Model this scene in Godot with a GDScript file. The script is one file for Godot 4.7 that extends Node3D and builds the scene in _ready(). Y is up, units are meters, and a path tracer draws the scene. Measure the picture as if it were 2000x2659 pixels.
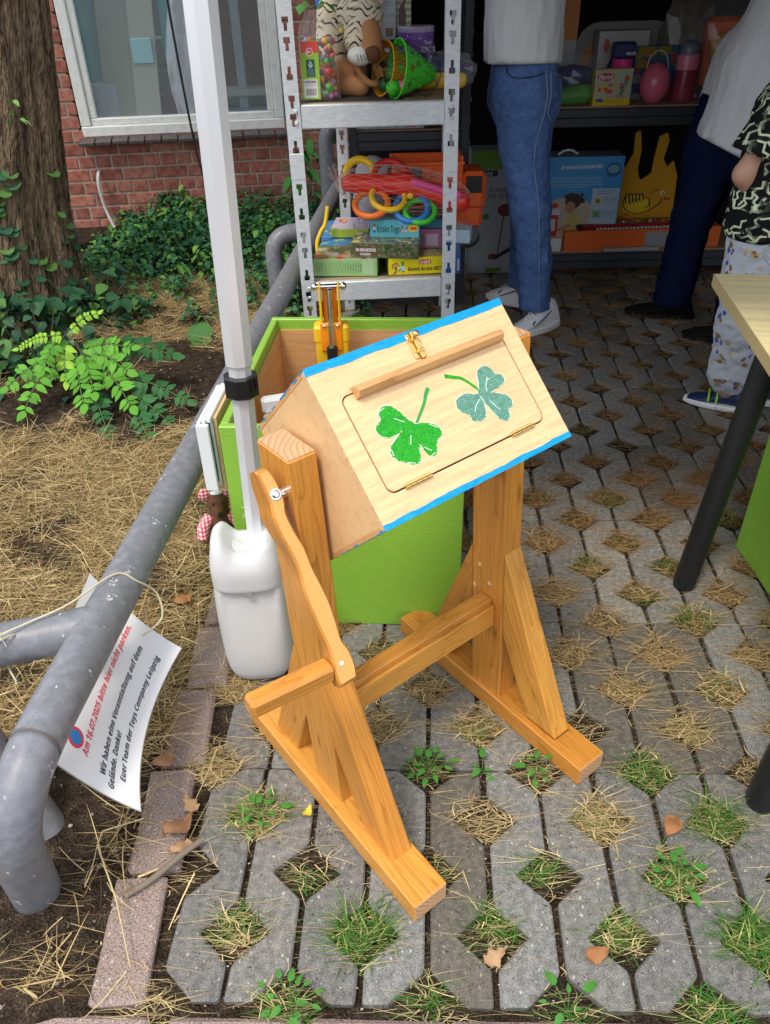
extends Node3D

var rng := RandomNumberGenerator.new()
var used := {}
var M := {}
var T := {}


func _ready():
	rng.seed = 20250716
	# ---- camera
	var cam := Camera3D.new()
	cam.name = "camera"
	cam.fov = 67.25
	cam.near = 0.05
	cam.far = 400.0
	var pitch := Basis(Vector3.RIGHT, deg_to_rad(-35.0))
	cam.basis = pitch * Basis(Vector3.BACK, deg_to_rad(-1.4))
	cam.position = Vector3(0, 1.45, 0)
	add_child(cam)
	cam.current = true
	# ---- overcast daylight
	var env := Environment.new()
	env.background_mode = Environment.BG_SKY
	var sm := ProceduralSkyMaterial.new()
	sm.sky_top_color = Color(0.93, 0.96, 1.0)
	sm.sky_horizon_color = Color(0.86, 0.89, 0.93)
	sm.sky_curve = 0.2
	sm.ground_bottom_color = Color(0.2, 0.19, 0.17)
	sm.ground_horizon_color = Color(0.5, 0.5, 0.48)
	sm.sun_angle_max = 1.0
	var cl := FastNoiseLite.new()
	cl.seed = 4
	cl.frequency = 0.012
	cl.fractal_octaves = 4
	var ci := cl.get_seamless_image(512, 256)
	ci.convert(Image.FORMAT_RGBA8)
	for y in 256:
		for x in 512:
			var k := ci.get_pixel(x, y).r
			ci.set_pixel(x, y, Color(1, 1, 1, clampf(k - 0.35, 0.0, 1.0) * 0.5))
	sm.sky_cover = ImageTexture.create_from_image(ci)
	sm.sky_cover_modulate = Color(1, 1, 1, 0.25)
	var sky := Sky.new()
	sky.sky_material = sm
	env.sky = sky
	env.background_energy_multiplier = 1.0
	env.tonemap_mode = Environment.TONE_MAPPER_LINEAR
	env.tonemap_exposure = 1.75
	env.sdfgi_enabled = true
	env.ssao_enabled = true
	env.ssil_enabled = true
	var we := WorldEnvironment.new()
	we.name = "world_environment"
	we.environment = env
	add_child(we)
	var sun := DirectionalLight3D.new()
	sun.name = "sun"
	sun.light_energy = 0.5
	sun.light_color = Color(1.0, 0.965, 0.91)
	sun.light_angular_distance = 14.0
	sun.shadow_enabled = true
	sun.look_at_from_position(Vector3(-1.1, 4.0, 1.7), Vector3.ZERO)
	add_child(sun)
	# ---- setting, then things
	textures()
	materials()
	build_ground()
	build_pavement()
	build_brick_wall()
	build_stall()
	build_tree()
	build_railing()
	build_lottery_stand()
	build_green_crate()
	build_pole()
	build_rack()
	build_dark_rack()
	build_table()
	build_people()
	build_plants()
	build_litter()


# ---------------------------------------------------------------- shapes
class S:
	var p := PackedVector3Array()
	var n := PackedVector3Array()
	var u := PackedVector2Array()
	var c := PackedColorArray()
	var t := Transform3D()
	var col := Color.WHITE

	func tri(a: Vector3, b: Vector3, d: Vector3, na := Vector3.ZERO, nb := Vector3.ZERO, nd := Vector3.ZERO, ua := Vector2.ZERO, ub := Vector2.ZERO, ud := Vector2.ZERO):
		# a, b, d counter-clockwise seen from outside
		a = t * a
		b = t * b
		d = t * d
		if na == Vector3.ZERO:
			na = (b - a).cross(d - a).normalized()
			nb = na
			nd = na
		else:
			na = (t.basis * na).normalized()
			nb = (t.basis * nb).normalized()
			nd = (t.basis * nd).normalized()
		p.append_array([a, d, b])
		n.append_array([na, nd, nb])
		u.append_array([ua, ud, ub])
		c.append_array([col, col, col])

	func quad(a: Vector3, b: Vector3, d: Vector3, e: Vector3):
		tri(a, b, d, Vector3.ZERO, Vector3.ZERO, Vector3.ZERO, Vector2(0, 1), Vector2(1, 1), Vector2(1, 0))
		tri(a, d, e, Vector3.ZERO, Vector3.ZERO, Vector3.ZERO, Vector2(0, 1), Vector2(1, 0), Vector2(0, 0))

	func box(at: Vector3, size: Vector3, b := 0.0):
		var h := size / 2
		b = minf(b, minf(h.x, minf(h.y, h.z)) * 0.9)
		var ax := [Vector3.RIGHT, Vector3.UP, Vector3.BACK]
		for i in 3:
			var e1: Vector3 = ax[(i + 1) % 3]
			var e2: Vector3 = ax[(i + 2) % 3]
			var h1: float = h[(i + 1) % 3] - b
			var h2: float = h[(i + 2) % 3] - b
			for s in [1.0, -1.0]:
				var o: Vector3 = at + ax[i] * h[i] * s
				var q1: Vector3 = e1 * s
				quad(o - q1 * h1 - e2 * h2, o + q1 * h1 - e2 * h2, o + q1 * h1 + e2 * h2, o - q1 * h1 + e2 * h2)
		if b <= 0.0:
			return
		for i in 3:
			var j := (i + 1) % 3
			var k := (i + 2) % 3
			for sj in [1.0, -1.0]:
				for sk in [1.0, -1.0]:
					var a0: Vector3 = at + ax[j] * sj * h[j] + ax[k] * sk * (h[k] - b)
					var a1: Vector3 = at + ax[j] * sj * (h[j] - b) + ax[k] * sk * h[k]
					var l: Vector3 = ax[i] * (h[i] - b)
					if sj * sk > 0:
						quad(a0 - l, a1 - l, a1 + l, a0 + l)
						flip_last(a0 - at, 2, ax[j] * sj + ax[k] * sk)
					else:
						quad(a0 - l, a0 + l, a1 + l, a1 - l)
						flip_last(a0 - at, 2, ax[j] * sj + ax[k] * sk)
		for sx in [1.0, -1.0]:
			for sy in [1.0, -1.0]:
				for sz in [1.0, -1.0]:
					var sg := Vector3(sx, sy, sz)
					tri(at + Vector3(h.x, h.y - b, h.z - b) * sg, at + Vector3(h.x - b, h.y, h.z - b) * sg, at + Vector3(h.x - b, h.y - b, h.z) * sg)
					flip_last(Vector3.ZERO, 1, sg)

	func flip_last(_o: Vector3, count: int, out: Vector3):
		# turns the last triangles so that they face along out
		var w := t.basis * out
		for k in count:
			var i := p.size() - 3 * (k + 1)
			if n[i].dot(w) < 0.0:
				var a := p[i + 1]
				p[i + 1] = p[i + 2]
				p[i + 2] = a
				var b := u[i + 1]
				u[i + 1] = u[i + 2]
				u[i + 2] = b
				n[i] = -n[i]
				n[i + 1] = n[i]
				n[i + 2] = n[i]

	func loft(rings: Array, close := true, caps := true, flat := false, uv := Vector2.ONE):
		var m: int = rings.size()
		var k: int = rings[0].size()
		var nr := []
		var sum := 0.0
		for i in m:
			var cen := Vector3.ZERO
			for q in rings[i]:
				cen += q
			cen /= k
			var row := PackedVector3Array()
			for j in k:
				var du: Vector3
				if close:
					du = rings[i][(j + 1) % k] - rings[i][(j + k - 1) % k]
				else:
					du = rings[i][mini(j + 1, k - 1)] - rings[i][maxi(j - 1, 0)]
				var dv: Vector3 = rings[mini(i + 1, m - 1)][j] - rings[maxi(i - 1, 0)][j]
				var q := du.cross(dv)
				if q.length() < 1e-12:
					q = du.cross(rings[mini(i + 1, m - 1)][(j + 1) % k] - rings[maxi(i - 1, 0)][(j + 1) % k])
				if q.length() < 1e-12:
					q = rings[i][j] - rings[m / 2][0] if i > 0 else rings[i][j] - rings[mini(1, m - 1)][j]
				q = q.normalized()
				row.append(q)
				sum += q.dot(rings[i][j] - cen)
			nr.append(row)
		var sg := 1.0 if sum >= 0.0 or not close else -1.0
		for i in m - 1:
			for j in (k if close else k - 1):
				var j1 := (j + 1) % k
				var a: Vector3 = rings[i][j]
				var b: Vector3 = rings[i][j1]
				var d: Vector3 = rings[i + 1][j1]
				var e: Vector3 = rings[i + 1][j]
				var ua := Vector2(float(j) / k, float(i) / (m - 1)) * uv
				var ud := Vector2(float(j + 1) / k, float(i + 1) / (m - 1)) * uv
				var ub := Vector2(ud.x, ua.y)
				var ue := Vector2(ua.x, ud.y)
				var za: Vector3 = nr[i][j] * sg
				var zb: Vector3 = nr[i][j1] * sg
				var zd: Vector3 = nr[i + 1][j1] * sg
				var ze: Vector3 = nr[i + 1][j] * sg
				if flat:
					za = Vector3.ZERO
				if sg > 0:
					tri(a, b, d, za, zb, zd, ua, ub, ud)
					tri(a, d, e, za, zd, ze, ua, ud, ue)
				else:
					tri(a, d, b, za, zd, zb, ua, ud, ub)
					tri(a, e, d, za, ze, zd, ua, ue, ud)
		if caps and close:
			for w in [0, m - 1]:
				var cen := Vector3.ZERO
				for q in rings[w]:
					cen += q
				cen /= k
				var out: Vector3 = rings[w][0] - rings[1 if w == 0 else m - 2][0]
				for j in k:
					var a: Vector3 = rings[w][j]
					var b: Vector3 = rings[w][(j + 1) % k]
					if (b - a).cross(cen - a).length() < 1e-12:
						continue
					tri(a, b, cen)
					flip_last(Vector3.ZERO, 1, out)

	func tube(pts: Array, r, sides := 12, caps := true):
		var rings := []
		var up := Vector3.ZERO
		for i in pts.size():
			var d: Vector3 = (pts[mini(i + 1, pts.size() - 1)] - pts[maxi(i - 1, 0)]).normalized()
			if up == Vector3.ZERO:
				up = Vector3.UP if absf(d.y) < 0.9 else Vector3.RIGHT
			var x := up.cross(d).normalized()
			up = d.cross(x).normalized()
			var rr: float = r[i] if r is Array or r is PackedFloat32Array else r
			var ring := PackedVector3Array()
			for j in sides:
				var a := TAU * j / sides
				ring.append(pts[i] + (x * cos(a) + up * sin(a)) * rr)
			rings.append(ring)
		loft(rings, true, caps)

	func lathe(prof: Array, seg := 24, at := Vector3.ZERO, caps := true):
		# prof: Vector2(radius, height) from bottom to top
		var rings := []
		for q in prof:
			var ring := PackedVector3Array()
			for j in seg:
				var a := TAU * j / seg
				ring.append(at + Vector3(cos(a) * q.x, q.y, sin(a) * q.x))
			rings.append(ring)
		loft(rings, true, caps)

	func ball(at: Vector3, r: Vector3, seg := 16):
		var pr := []
		var m := seg / 2
		for i in m + 1:
			var a := -PI / 2 + PI * i / m
			pr.append(Vector2(maxf(cos(a), 0.004), sin(a)))
		var keep := t
		t = t * Transform3D(Basis.from_scale(r), at)
		lathe_n(pr, seg)
		t = keep

	func lathe_n(pr: Array, seg: int):
		for i in pr.size() - 1:
			for j in seg:
				var q := []
				for w in [[i, j], [i, j + 1], [i + 1, j + 1], [i + 1, j]]:
					var a: float = TAU * w[1] / seg
					q.append(Vector3(cos(a) * pr[w[0]].x, pr[w[0]].y, sin(a) * pr[w[0]].x))
				var nn := []
				for w in q:
					var z: Vector3 = t.basis.inverse().transposed() * w
					nn.append((t.basis.inverse() * z).normalized())
				tri(q[0], q[2], q[1], nn[0], nn[2], nn[1])
				tri(q[0], q[3], q[2], nn[0], nn[3], nn[2])

	func prism(poly: PackedVector2Array, z0: float, z1: float, b := 0.0, smooth := false):
		# polygon in x and y, pushed along z, with a chamfer b round its faces
		if Geometry2D.is_polygon_clockwise(poly):
			poly.reverse()
		var k := poly.size()
		var inn := PackedVector2Array()
		var sn := PackedVector2Array()
		for i in k:
			var d0 := (poly[i] - poly[(i + k - 1) % k]).normalized()
			var d1 := (poly[(i + 1) % k] - poly[i]).normalized()
			var m := (Vector2(-d0.y, d0.x) + Vector2(-d1.y, d1.x)).normalized()
			var cs := maxf(m.dot(Vector2(-d1.y, d1.x)), 0.35)
			inn.append(poly[i] + m * b / cs)
			sn.append(-m)
		var top := inn if b > 0.0 else poly
		var idx := Geometry2D.triangulate_polygon(top)
		for i in range(0, idx.size(), 3):
			var a := top[idx[i]]
			var q := top[idx[i + 1]]
			var d := top[idx[i + 2]]
			if (q - a).cross(d - a) < 0:
				var w := q
				q = d
				d = w
			tri(Vector3(a.x, a.y, z1), Vector3(q.x, q.y, z1), Vector3(d.x, d.y, z1), Vector3.ZERO, Vector3.ZERO, Vector3.ZERO, a, q, d)
			tri(Vector3(a.x, a.y, z0), Vector3(d.x, d.y, z0), Vector3(q.x, q.y, z0), Vector3.ZERO, Vector3.ZERO, Vector3.ZERO, a, d, q)
		for i in k:
			var j := (i + 1) % k
			var a := poly[i]
			var q := poly[j]
			var na := Vector3(sn[i].x, sn[i].y, 0) if smooth else Vector3.ZERO
			var nq := Vector3(sn[j].x, sn[j].y, 0) if smooth else Vector3.ZERO
			var A := Vector3(a.x, a.y, z0 + b)
			var B := Vector3(q.x, q.y, z0 + b)
			var C := Vector3(q.x, q.y, z1 - b)
			var D := Vector3(a.x, a.y, z1 - b)
			tri(A, B, C, na, nq, nq)
			tri(A, C, D, na, nq, na)
			if b > 0.0:
				var a2 := inn[i]
				var q2 := inn[j]
				quad(D, C, Vector3(q2.x, q2.y, z1), Vector3(a2.x, a2.y, z1))
				quad(Vector3(a2.x, a2.y, z0), Vector3(q2.x, q2.y, z0), B, A)

	func face_up():
		for i in range(0, n.size(), 3):
			# clockwise triangles seen from above
			if (p[i + 2] - p[i]).cross(p[i + 1] - p[i]).y < 0.0:
				var a := p[i + 1]
				p[i + 1] = p[i + 2]
				p[i + 2] = a
				var b := n[i + 1]
				n[i + 1] = n[i + 2]
				n[i + 2] = b
				var w := u[i + 1]
				u[i + 1] = u[i + 2]
				u[i + 2] = w
			for k in 3:
				if n[i + k].y < 0:
					n[i + k] = -n[i + k]

	func tint(q: Color, shade := 0.0):
		for i in c.size():
			c[i] = q * (1.0 - shade * 0.5 + shade * fmod(i * 0.37, 1.0))

	func roughen(k: float):
		# moves every corner a little, equal corners alike
		for i in p.size():
			var v := p[i]
			var h := hash(Vector3i((v * 2000.0).round()))
			p[i] = v + Vector3(float(h & 255) / 127.5 - 1.0, float((h >> 8) & 255) / 127.5 - 1.0, float((h >> 16) & 255) / 127.5 - 1.0) * k

	func mesh() -> ArrayMesh:
		var arr := []
		arr.resize(Mesh.ARRAY_MAX)
		arr[Mesh.ARRAY_VERTEX] = p
		arr[Mesh.ARRAY_NORMAL] = n
		arr[Mesh.ARRAY_TEX_UV] = u
		arr[Mesh.ARRAY_COLOR] = c
		var am := ArrayMesh.new()
		am.add_surface_from_arrays(Mesh.PRIMITIVE_TRIANGLES, arr)
		return am


func numbered(called: String) -> String:
	if not used.has(called):
		used[called] = 0
		return called
	used[called] += 1
	return "%s_%03d" % [called, used[called]]


func tag(o: Node3D, label: String, category: String, group := "") -> Node3D:
	o.set_meta("label", label)
	o.set_meta("category", category)
	if group:
		o.set_meta("group", group)
	return o


func thing(called: String, label: String, category: String, at := Vector3.ZERO, yaw := 0.0, group := "") -> Node3D:
	var o := Node3D.new()
	o.name = numbered(called)
	add_child(o)
	o.position = at
	o.rotation.y = deg_to_rad(yaw)
	tag(o, label, category, group)
	return o


func put(parent: Node, called: String, s, m: Material, x := Transform3D()) -> MeshInstance3D:
	var o := MeshInstance3D.new()
	o.mesh = s.mesh() if s is S else s
	o.material_override = m
	o.name = called if parent != self else numbered(called)
	parent.add_child(o, true)
	o.transform = x
	return o


func struct(o: Node3D) -> Node3D:
	o.set_meta("kind", "structure")
	return o


func stuff(o: Node3D) -> Node3D:
	o.set_meta("kind", "stuff")
	return o


func bx(size: Vector3, b := 0.002, at := Vector3.ZERO) -> S:
	var s := S.new()
	s.box(at, size, b)
	return s


func at(v: Vector3, e := Vector3.ZERO) -> Transform3D:
	return Transform3D(Basis.from_euler(e * PI / 180.0), v)


func scatter(parent: Node, called: String, mesh: Mesh, m: Material, xs: Array, cols := PackedColorArray()) -> MultiMeshInstance3D:
	var mm := MultiMesh.new()
	mm.transform_format = MultiMesh.TRANSFORM_3D
	mm.use_colors = cols.size() > 0
	mm.mesh = mesh
	mm.instance_count = xs.size()
	for i in xs.size():
		mm.set_instance_transform(i, xs[i])
		if cols.size():
			mm.set_instance_color(i, cols[i])
	var o := MultiMeshInstance3D.new()
	o.multimesh = mm
	o.material_override = m
	o.name = called if parent != self else numbered(called)
	parent.add_child(o, true)
	stuff(o)
	return o


func smooth_line(pts: Array, per := 6) -> Array:
	var out := []
	for i in pts.size() - 1:
		var a = pts[maxi(i - 1, 0)]
		var b = pts[i]
		var d = pts[i + 1]
		var e = pts[mini(i + 2, pts.size() - 1)]
		for k in per:
			var q := float(k) / per
			out.append(0.5 * ((2.0 * b) + (d - a) * q + (2.0 * a - 5.0 * b + 4.0 * d - e) * q * q + (3.0 * b - a - 3.0 * d + e) * q * q * q))
	out.append(pts[-1])
	return out


func smooth_ring(pts: Array, per := 4) -> PackedVector2Array:
	var out := PackedVector2Array()
	var k := pts.size()
	for i in k:
		var a: Vector2 = pts[(i + k - 1) % k]
		var b: Vector2 = pts[i]
		var d: Vector2 = pts[(i + 1) % k]
		var e: Vector2 = pts[(i + 2) % k]
		for w in per:
			var q := float(w) / per
			out.append(0.5 * ((2.0 * b) + (d - a) * q + (2.0 * a - 5.0 * b + 4.0 * d - e) * q * q + (3.0 * b - a - 3.0 * d + e) * q * q * q))
	return out


func round_rect(w: float, h: float, r: float, per := 5) -> PackedVector2Array:
	var out := PackedVector2Array()
	var cs := [Vector2(w / 2 - r, h / 2 - r), Vector2(-w / 2 + r, h / 2 - r), Vector2(-w / 2 + r, -h / 2 + r), Vector2(w / 2 - r, -h / 2 + r)]
	for i in 4:
		for k in per + 1:
			var a := PI / 2 * (i + float(k) / per)
			out.append(cs[i] + Vector2(cos(a), sin(a)) * r)
	return out


func text_mesh(str_: String, size: float, bold := true, font := "Droid Sans", italic := false) -> ArrayMesh:
	var f := SystemFont.new()
	f.font_names = PackedStringArray([font])
	f.font_weight = 700 if bold else 400
	var tm := TextMesh.new()
	tm.font = f
	tm.text = str_
	tm.font_size = 32
	tm.pixel_size = size / 32.0
	tm.depth = 0.0006
	tm.curve_step = 4.0
	tm.horizontal_alignment = HORIZONTAL_ALIGNMENT_LEFT
	tm.vertical_alignment = VERTICAL_ALIGNMENT_CENTER
	var arr := tm.get_mesh_arrays()
	if italic:
		var v: PackedVector3Array = arr[Mesh.ARRAY_VERTEX]
		for i in v.size():
			v[i].x += v[i].y * 0.2
		arr[Mesh.ARRAY_VERTEX] = v
	var am := ArrayMesh.new()
	am.add_surface_from_arrays(Mesh.PRIMITIVE_TRIANGLES, arr)
	return am


func text(parent: Node, str_: String, size: float, m: Material, x: Transform3D, bold := true, fit := 0.0, font := "Droid Sans", italic := false) -> MeshInstance3D:
	var am := text_mesh(str_, size, bold, font, italic)
	if fit > 0.0:
		var w := am.get_aabb().end.x
		x.basis = x.basis * Basis.from_scale(Vector3(fit / w, 1, 1))
	return put(parent, "lettering", am, m, x)


# distance of p from the surface that body() would build
func field(bones: Array, k: float, p: Vector3) -> float:
	var f := 1.0
	for q in bones:
		var ab: Vector3 = q[1] - q[0]
		var h := clampf((p - q[0]).dot(ab) / maxf(ab.length_squared(), 1e-9), 0.0, 1.0)
		var d: float = (p - q[0] - ab * h).length() - lerpf(q[2], q[3], h)
		var e := maxf(k - absf(f - d), 0.0) / k
		f = minf(f, d) - e * e * k * 0.25
	return f


func snap(bones: Array, k: float, pts: Array, lift := 0.0) -> Array:
	# the points moved onto the surface
	var out := []
	for p in pts:
		var v: Vector3 = p
		for i in 4:
			var f := field(bones, k, v)
			var g := Vector3(field(bones, k, v + Vector3(0.002, 0, 0)) - f, field(bones, k, v + Vector3(0, 0.002, 0)) - f, field(bones, k, v + Vector3(0, 0, 0.002)) - f).normalized()
			v -= g * (f - lift)
		out.append(v)
	return out


# a closed surface round tapered capsules joined smoothly: [a, b, radius at a, radius at b], optional squash of depth
func body(bones: Array, cell: float, k := 0.05, cuts := [], s: S = null, fold := Vector4.ZERO) -> S:
	if s == null:
		s = S.new()
	var lo := Vector3.INF
	var hi := -Vector3.INF
	for q in bones:
		for w in [0, 1]:
			var r: float = q[2 + w] + k + cell * 2
			lo = lo.min(q[w] - Vector3.ONE * r)
			hi = hi.max(q[w] + Vector3.ONE * r)
	var nx := int((hi.x - lo.x) / cell) + 2
	var ny := int((hi.y - lo.y) / cell) + 2
	var nz := int((hi.z - lo.z) / cell) + 2
	var f := PackedFloat32Array()
	f.resize(nx * ny * nz)
	f.fill(1.0)
	for q in bones:
		var a: Vector3 = q[0]
		var b: Vector3 = q[1]
		var ra: float = q[2]
		var rb: float = q[3]
		var kk: float = q[4] if q.size() > 4 else k
		var rm := maxf(ra, rb) + k + cell * 2
		var l0 := ((a.min(b) - Vector3.ONE * rm - lo) / cell).floor()
		var h0 := ((a.max(b) + Vector3.ONE * rm - lo) / cell).ceil()
		var ab := b - a
		var il := 1.0 / maxf(ab.length_squared(), 1e-9)
		for z in range(maxi(int(l0.z), 0), mini(int(h0.z), nz - 1) + 1):
			for y in range(maxi(int(l0.y), 0), mini(int(h0.y), ny - 1) + 1):
				var base := (z * ny + y) * nx
				for x in range(maxi(int(l0.x), 0), mini(int(h0.x), nx - 1) + 1):
					var p := lo + Vector3(x, y, z) * cell
					var h := clampf((p - a).dot(ab) * il, 0.0, 1.0)
					var d := (p - a - ab * h).length() - lerpf(ra, rb, h)
					var o := f[base + x]
					var e := maxf(kk - absf(o - d), 0.0) / kk
					f[base + x] = minf(o, d) - e * e * kk * 0.25
	if fold.w > 0.0:
		# wrinkles of cloth: frequencies along x, y, z and their depth
		var i := 0
		for z in nz:
			for y in ny:
				for x in nx:
					if absf(f[i]) < 0.05:
						var p := (lo + Vector3(x, y, z) * cell) * Vector3(fold.x, fold.y, fold.z)
						f[i] += (absf(hills.get_noise_3d(p.x, p.y + p.x * 0.35, p.z)) * 2.0 - 0.3) * fold.w
					i += 1
	for q in cuts:
		var i := 0
		for z in nz:
			for y in ny:
				for x in nx:
					var w: float = (lo + Vector3(x, y, z) * cell - q[0]).dot(q[1])
					if w > f[i]:
						f[i] = w
					i += 1
	var vid := {}
	var vs := PackedVector3Array()
	var off := [0, 1, nx, nx + 1, nx * ny, nx * ny + 1, nx * ny + nx, nx * ny + nx + 1]
	for z in nz - 1:
		for y in ny - 1:
			var base := (z * ny + y) * nx
			for x in nx - 1:
				var i := base + x
				var neg := 0
				for w in off:
					if f[i + w] < 0.0:
						neg += 1
				if neg == 0 or neg == 8:
					continue
				var acc := Vector3.ZERO
				var cnt := 0
				for e in 12:
					var ax := e / 4
					var q := e % 4
					var b0: int
					if ax == 0:
						b0 = (q & 1) * 2 + (q >> 1) * 4
					elif ax == 1:
						b0 = (q & 1) + (q >> 1) * 4
					else:
						b0 = (q & 1) + (q >> 1) * 2
					var b1: int = b0 + [1, 2, 4][ax]
					var f0 := f[i + off[b0]]
					var f1 := f[i + off[b1]]
					if (f0 < 0.0) != (f1 < 0.0):
						var w := f0 / (f0 - f1)
						var c0 := Vector3(b0 & 1, (b0 >> 1) & 1, b0 >> 2)
						var c1 := Vector3(b1 & 1, (b1 >> 1) & 1, b1 >> 2)
						acc += c0.lerp(c1, w)
						cnt += 1
				vid[i] = vs.size()
				vs.append(lo + (Vector3(x, y, z) + acc / cnt) * cell)
	var ns := PackedVector3Array()
	ns.resize(vs.size())
	var faces := PackedInt32Array()
	var st := [1, nx, nx * ny]
	for i in vid:
		for ax in 3:
			var j: int = i + st[ax]
			if j >= f.size():
				continue
			# the edge from grid point i along ax; quads from the four cells round it
			if (f[i] < 0.0) == (f[j] < 0.0):
				continue
			var s1: int = st[(ax + 1) % 3]
			var s2: int = st[(ax + 2) % 3]
			var v0 = vid.get(i)
			var v1 = vid.get(i - s1)
			var v2 = vid.get(i - s1 - s2)
			var v3 = vid.get(i - s2)
			if v1 == null or v2 == null or v3 == null:
				continue
			var fc := [v0, v1, v2, v3] if f[i] < 0.0 else [v0, v3, v2, v1]
			var nn := (vs[fc[1]] - vs[fc[0]]).cross(vs[fc[2]] - vs[fc[0]]) + (vs[fc[2]] - vs[fc[0]]).cross(vs[fc[3]] - vs[fc[0]])
			for w in fc:
				ns[w] += nn
				faces.append(w)
	for i in range(0, faces.size(), 4):
		var a := faces[i]
		var b := faces[i + 1]
		var d := faces[i + 2]
		var e := faces[i + 3]
		var na := ns[a].normalized()
		var nb := ns[b].normalized()
		var nd := ns[d].normalized()
		var ne := ns[e].normalized()
		s.tri(vs[a], vs[b], vs[d], na, nb, nd)
		s.tri(vs[a], vs[d], vs[e], na, nd, ne)
	return s


# ---------------------------------------------------------------- textures and materials
func L(r: float, g: float, b: float) -> Color:
	return Color(r, g, b).linear_to_srgb()


func noise(w: int, h: int, freq: float, seed_: int, oct := 3, kind := FastNoiseLite.TYPE_SIMPLEX_SMOOTH, sx := 1, sy := 1) -> PackedByteArray:
	var f := FastNoiseLite.new()
	f.seed = seed_
	f.noise_type = kind
	f.frequency = freq
	f.fractal_octaves = oct
	if kind == FastNoiseLite.TYPE_CELLULAR:
		f.fractal_type = FastNoiseLite.FRACTAL_NONE
	var im := f.get_seamless_image(w / sx, h / sy)
	if sx > 1 or sy > 1:
		im.resize(w, h, Image.INTERPOLATE_CUBIC)
	return im.get_data()


func img_from(w: int, h: int, f: Callable) -> Image:
	var d := PackedByteArray()
	d.resize(w * h * 3)
	var i := 0
	for y in h:
		for x in w:
			var q: Color = f.call(x, y, y * w + x)
			d[i] = clampi(int(q.r * 255.0), 0, 255)
			d[i + 1] = clampi(int(q.g * 255.0), 0, 255)
			d[i + 2] = clampi(int(q.b * 255.0), 0, 255)
			i += 3
	return Image.create_from_data(w, h, false, Image.FORMAT_RGB8, d)


func ramp(b: PackedByteArray, w: int, h: int, stops: Array) -> Image:
	# stops: [value 0..1, colour]
	var g := Gradient.new()
	var of := PackedFloat32Array()
	var cs := PackedColorArray()
	for s in stops:
		of.append(s[0])
		cs.append(s[1])
	g.offsets = of
	g.colors = cs
	var lut := PackedByteArray()
	for k in 256:
		var q := g.sample(k / 255.0)
		lut.append_array([int(clampf(q.r, 0, 1) * 255), int(clampf(q.g, 0, 1) * 255), int(clampf(q.b, 0, 1) * 255)])
	var d := PackedByteArray()
	d.resize(w * h * 3)
	for i in w * h:
		var k := b[i] * 3
		d[i * 3] = lut[k]
		d[i * 3 + 1] = lut[k + 1]
		d[i * 3 + 2] = lut[k + 2]
	return Image.create_from_data(w, h, false, Image.FORMAT_RGB8, d)


func mixb(a: PackedByteArray, b: PackedByteArray, k: float) -> PackedByteArray:
	var o := PackedByteArray()
	o.resize(a.size())
	for i in a.size():
		o[i] = int(a[i] * (1.0 - k) + b[i] * k)
	return o


func dots(im: Image, count: int, r0: int, r1: int, cols: Array):
	var w := im.get_width()
	var h := im.get_height()
	for k in count:
		var r := rng.randi_range(r0, r1)
		var cx := rng.randi_range(0, w - 1)
		var cy := rng.randi_range(0, h - 1)
		var q: Color = cols[rng.randi_range(0, cols.size() - 1)]
		var e := rng.randf_range(0.5, 1.0)
		for y in range(-r, r + 1):
			var half := int(sqrt(maxf(r * r - y * y, 0.0)) * e)
			for x in range(-half, half + 1):
				im.set_pixel((cx + x + w) % w, (cy + y + h) % h, q)


func tex(im: Image) -> ImageTexture:
	return ImageTexture.create_from_image(im)


func wood(w: int, h: int, base: Color, dark: Color, rings: float, warp: float, strength: float, seed_: int, knots := 0) -> Image:
	var n1 := noise(w, h, 0.012, seed_, 2, FastNoiseLite.TYPE_SIMPLEX_SMOOTH, 8, 1)
	var n2 := noise(w, h, 0.06, seed_ + 1, 3, FastNoiseLite.TYPE_SIMPLEX_SMOOTH, 16, 1)
	var n3 := noise(w, h, 0.35, seed_ + 2, 2, FastNoiseLite.TYPE_SIMPLEX_SMOOTH, 8, 1)
	var ks := []
	var r := RandomNumberGenerator.new()
	r.seed = seed_
	for k in knots:
		ks.append(Vector2(r.randf() * w, r.randf() * h))
	return img_from(w, h, func(x, y, i):
		var v := float(y) / h * rings + (n1[i] / 255.0 - 0.5) * warp
		var kd := 0.0
		for q in ks:
			var dx: float = (x - q.x) / 26.0
			var dy: float = (y - q.y) / 9.0
			var dd := dx * dx + dy * dy
			v += 0.9 * exp(-dd * 0.3)
			kd = maxf(kd, exp(-dd * 1.6))
		var f := v - floorf(v)
		var line := pow(f, 5.0) * (1.0 - smoothstep(0.93, 1.0, f))
		var m := 1.0 + (n2[i] / 255.0 - 0.5) * 0.14 + (n3[i] / 255.0 - 0.5) * 0.09
		return base.lerp(dark, clampf(line * strength + kd * 0.9, 0, 1)) * m)


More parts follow.
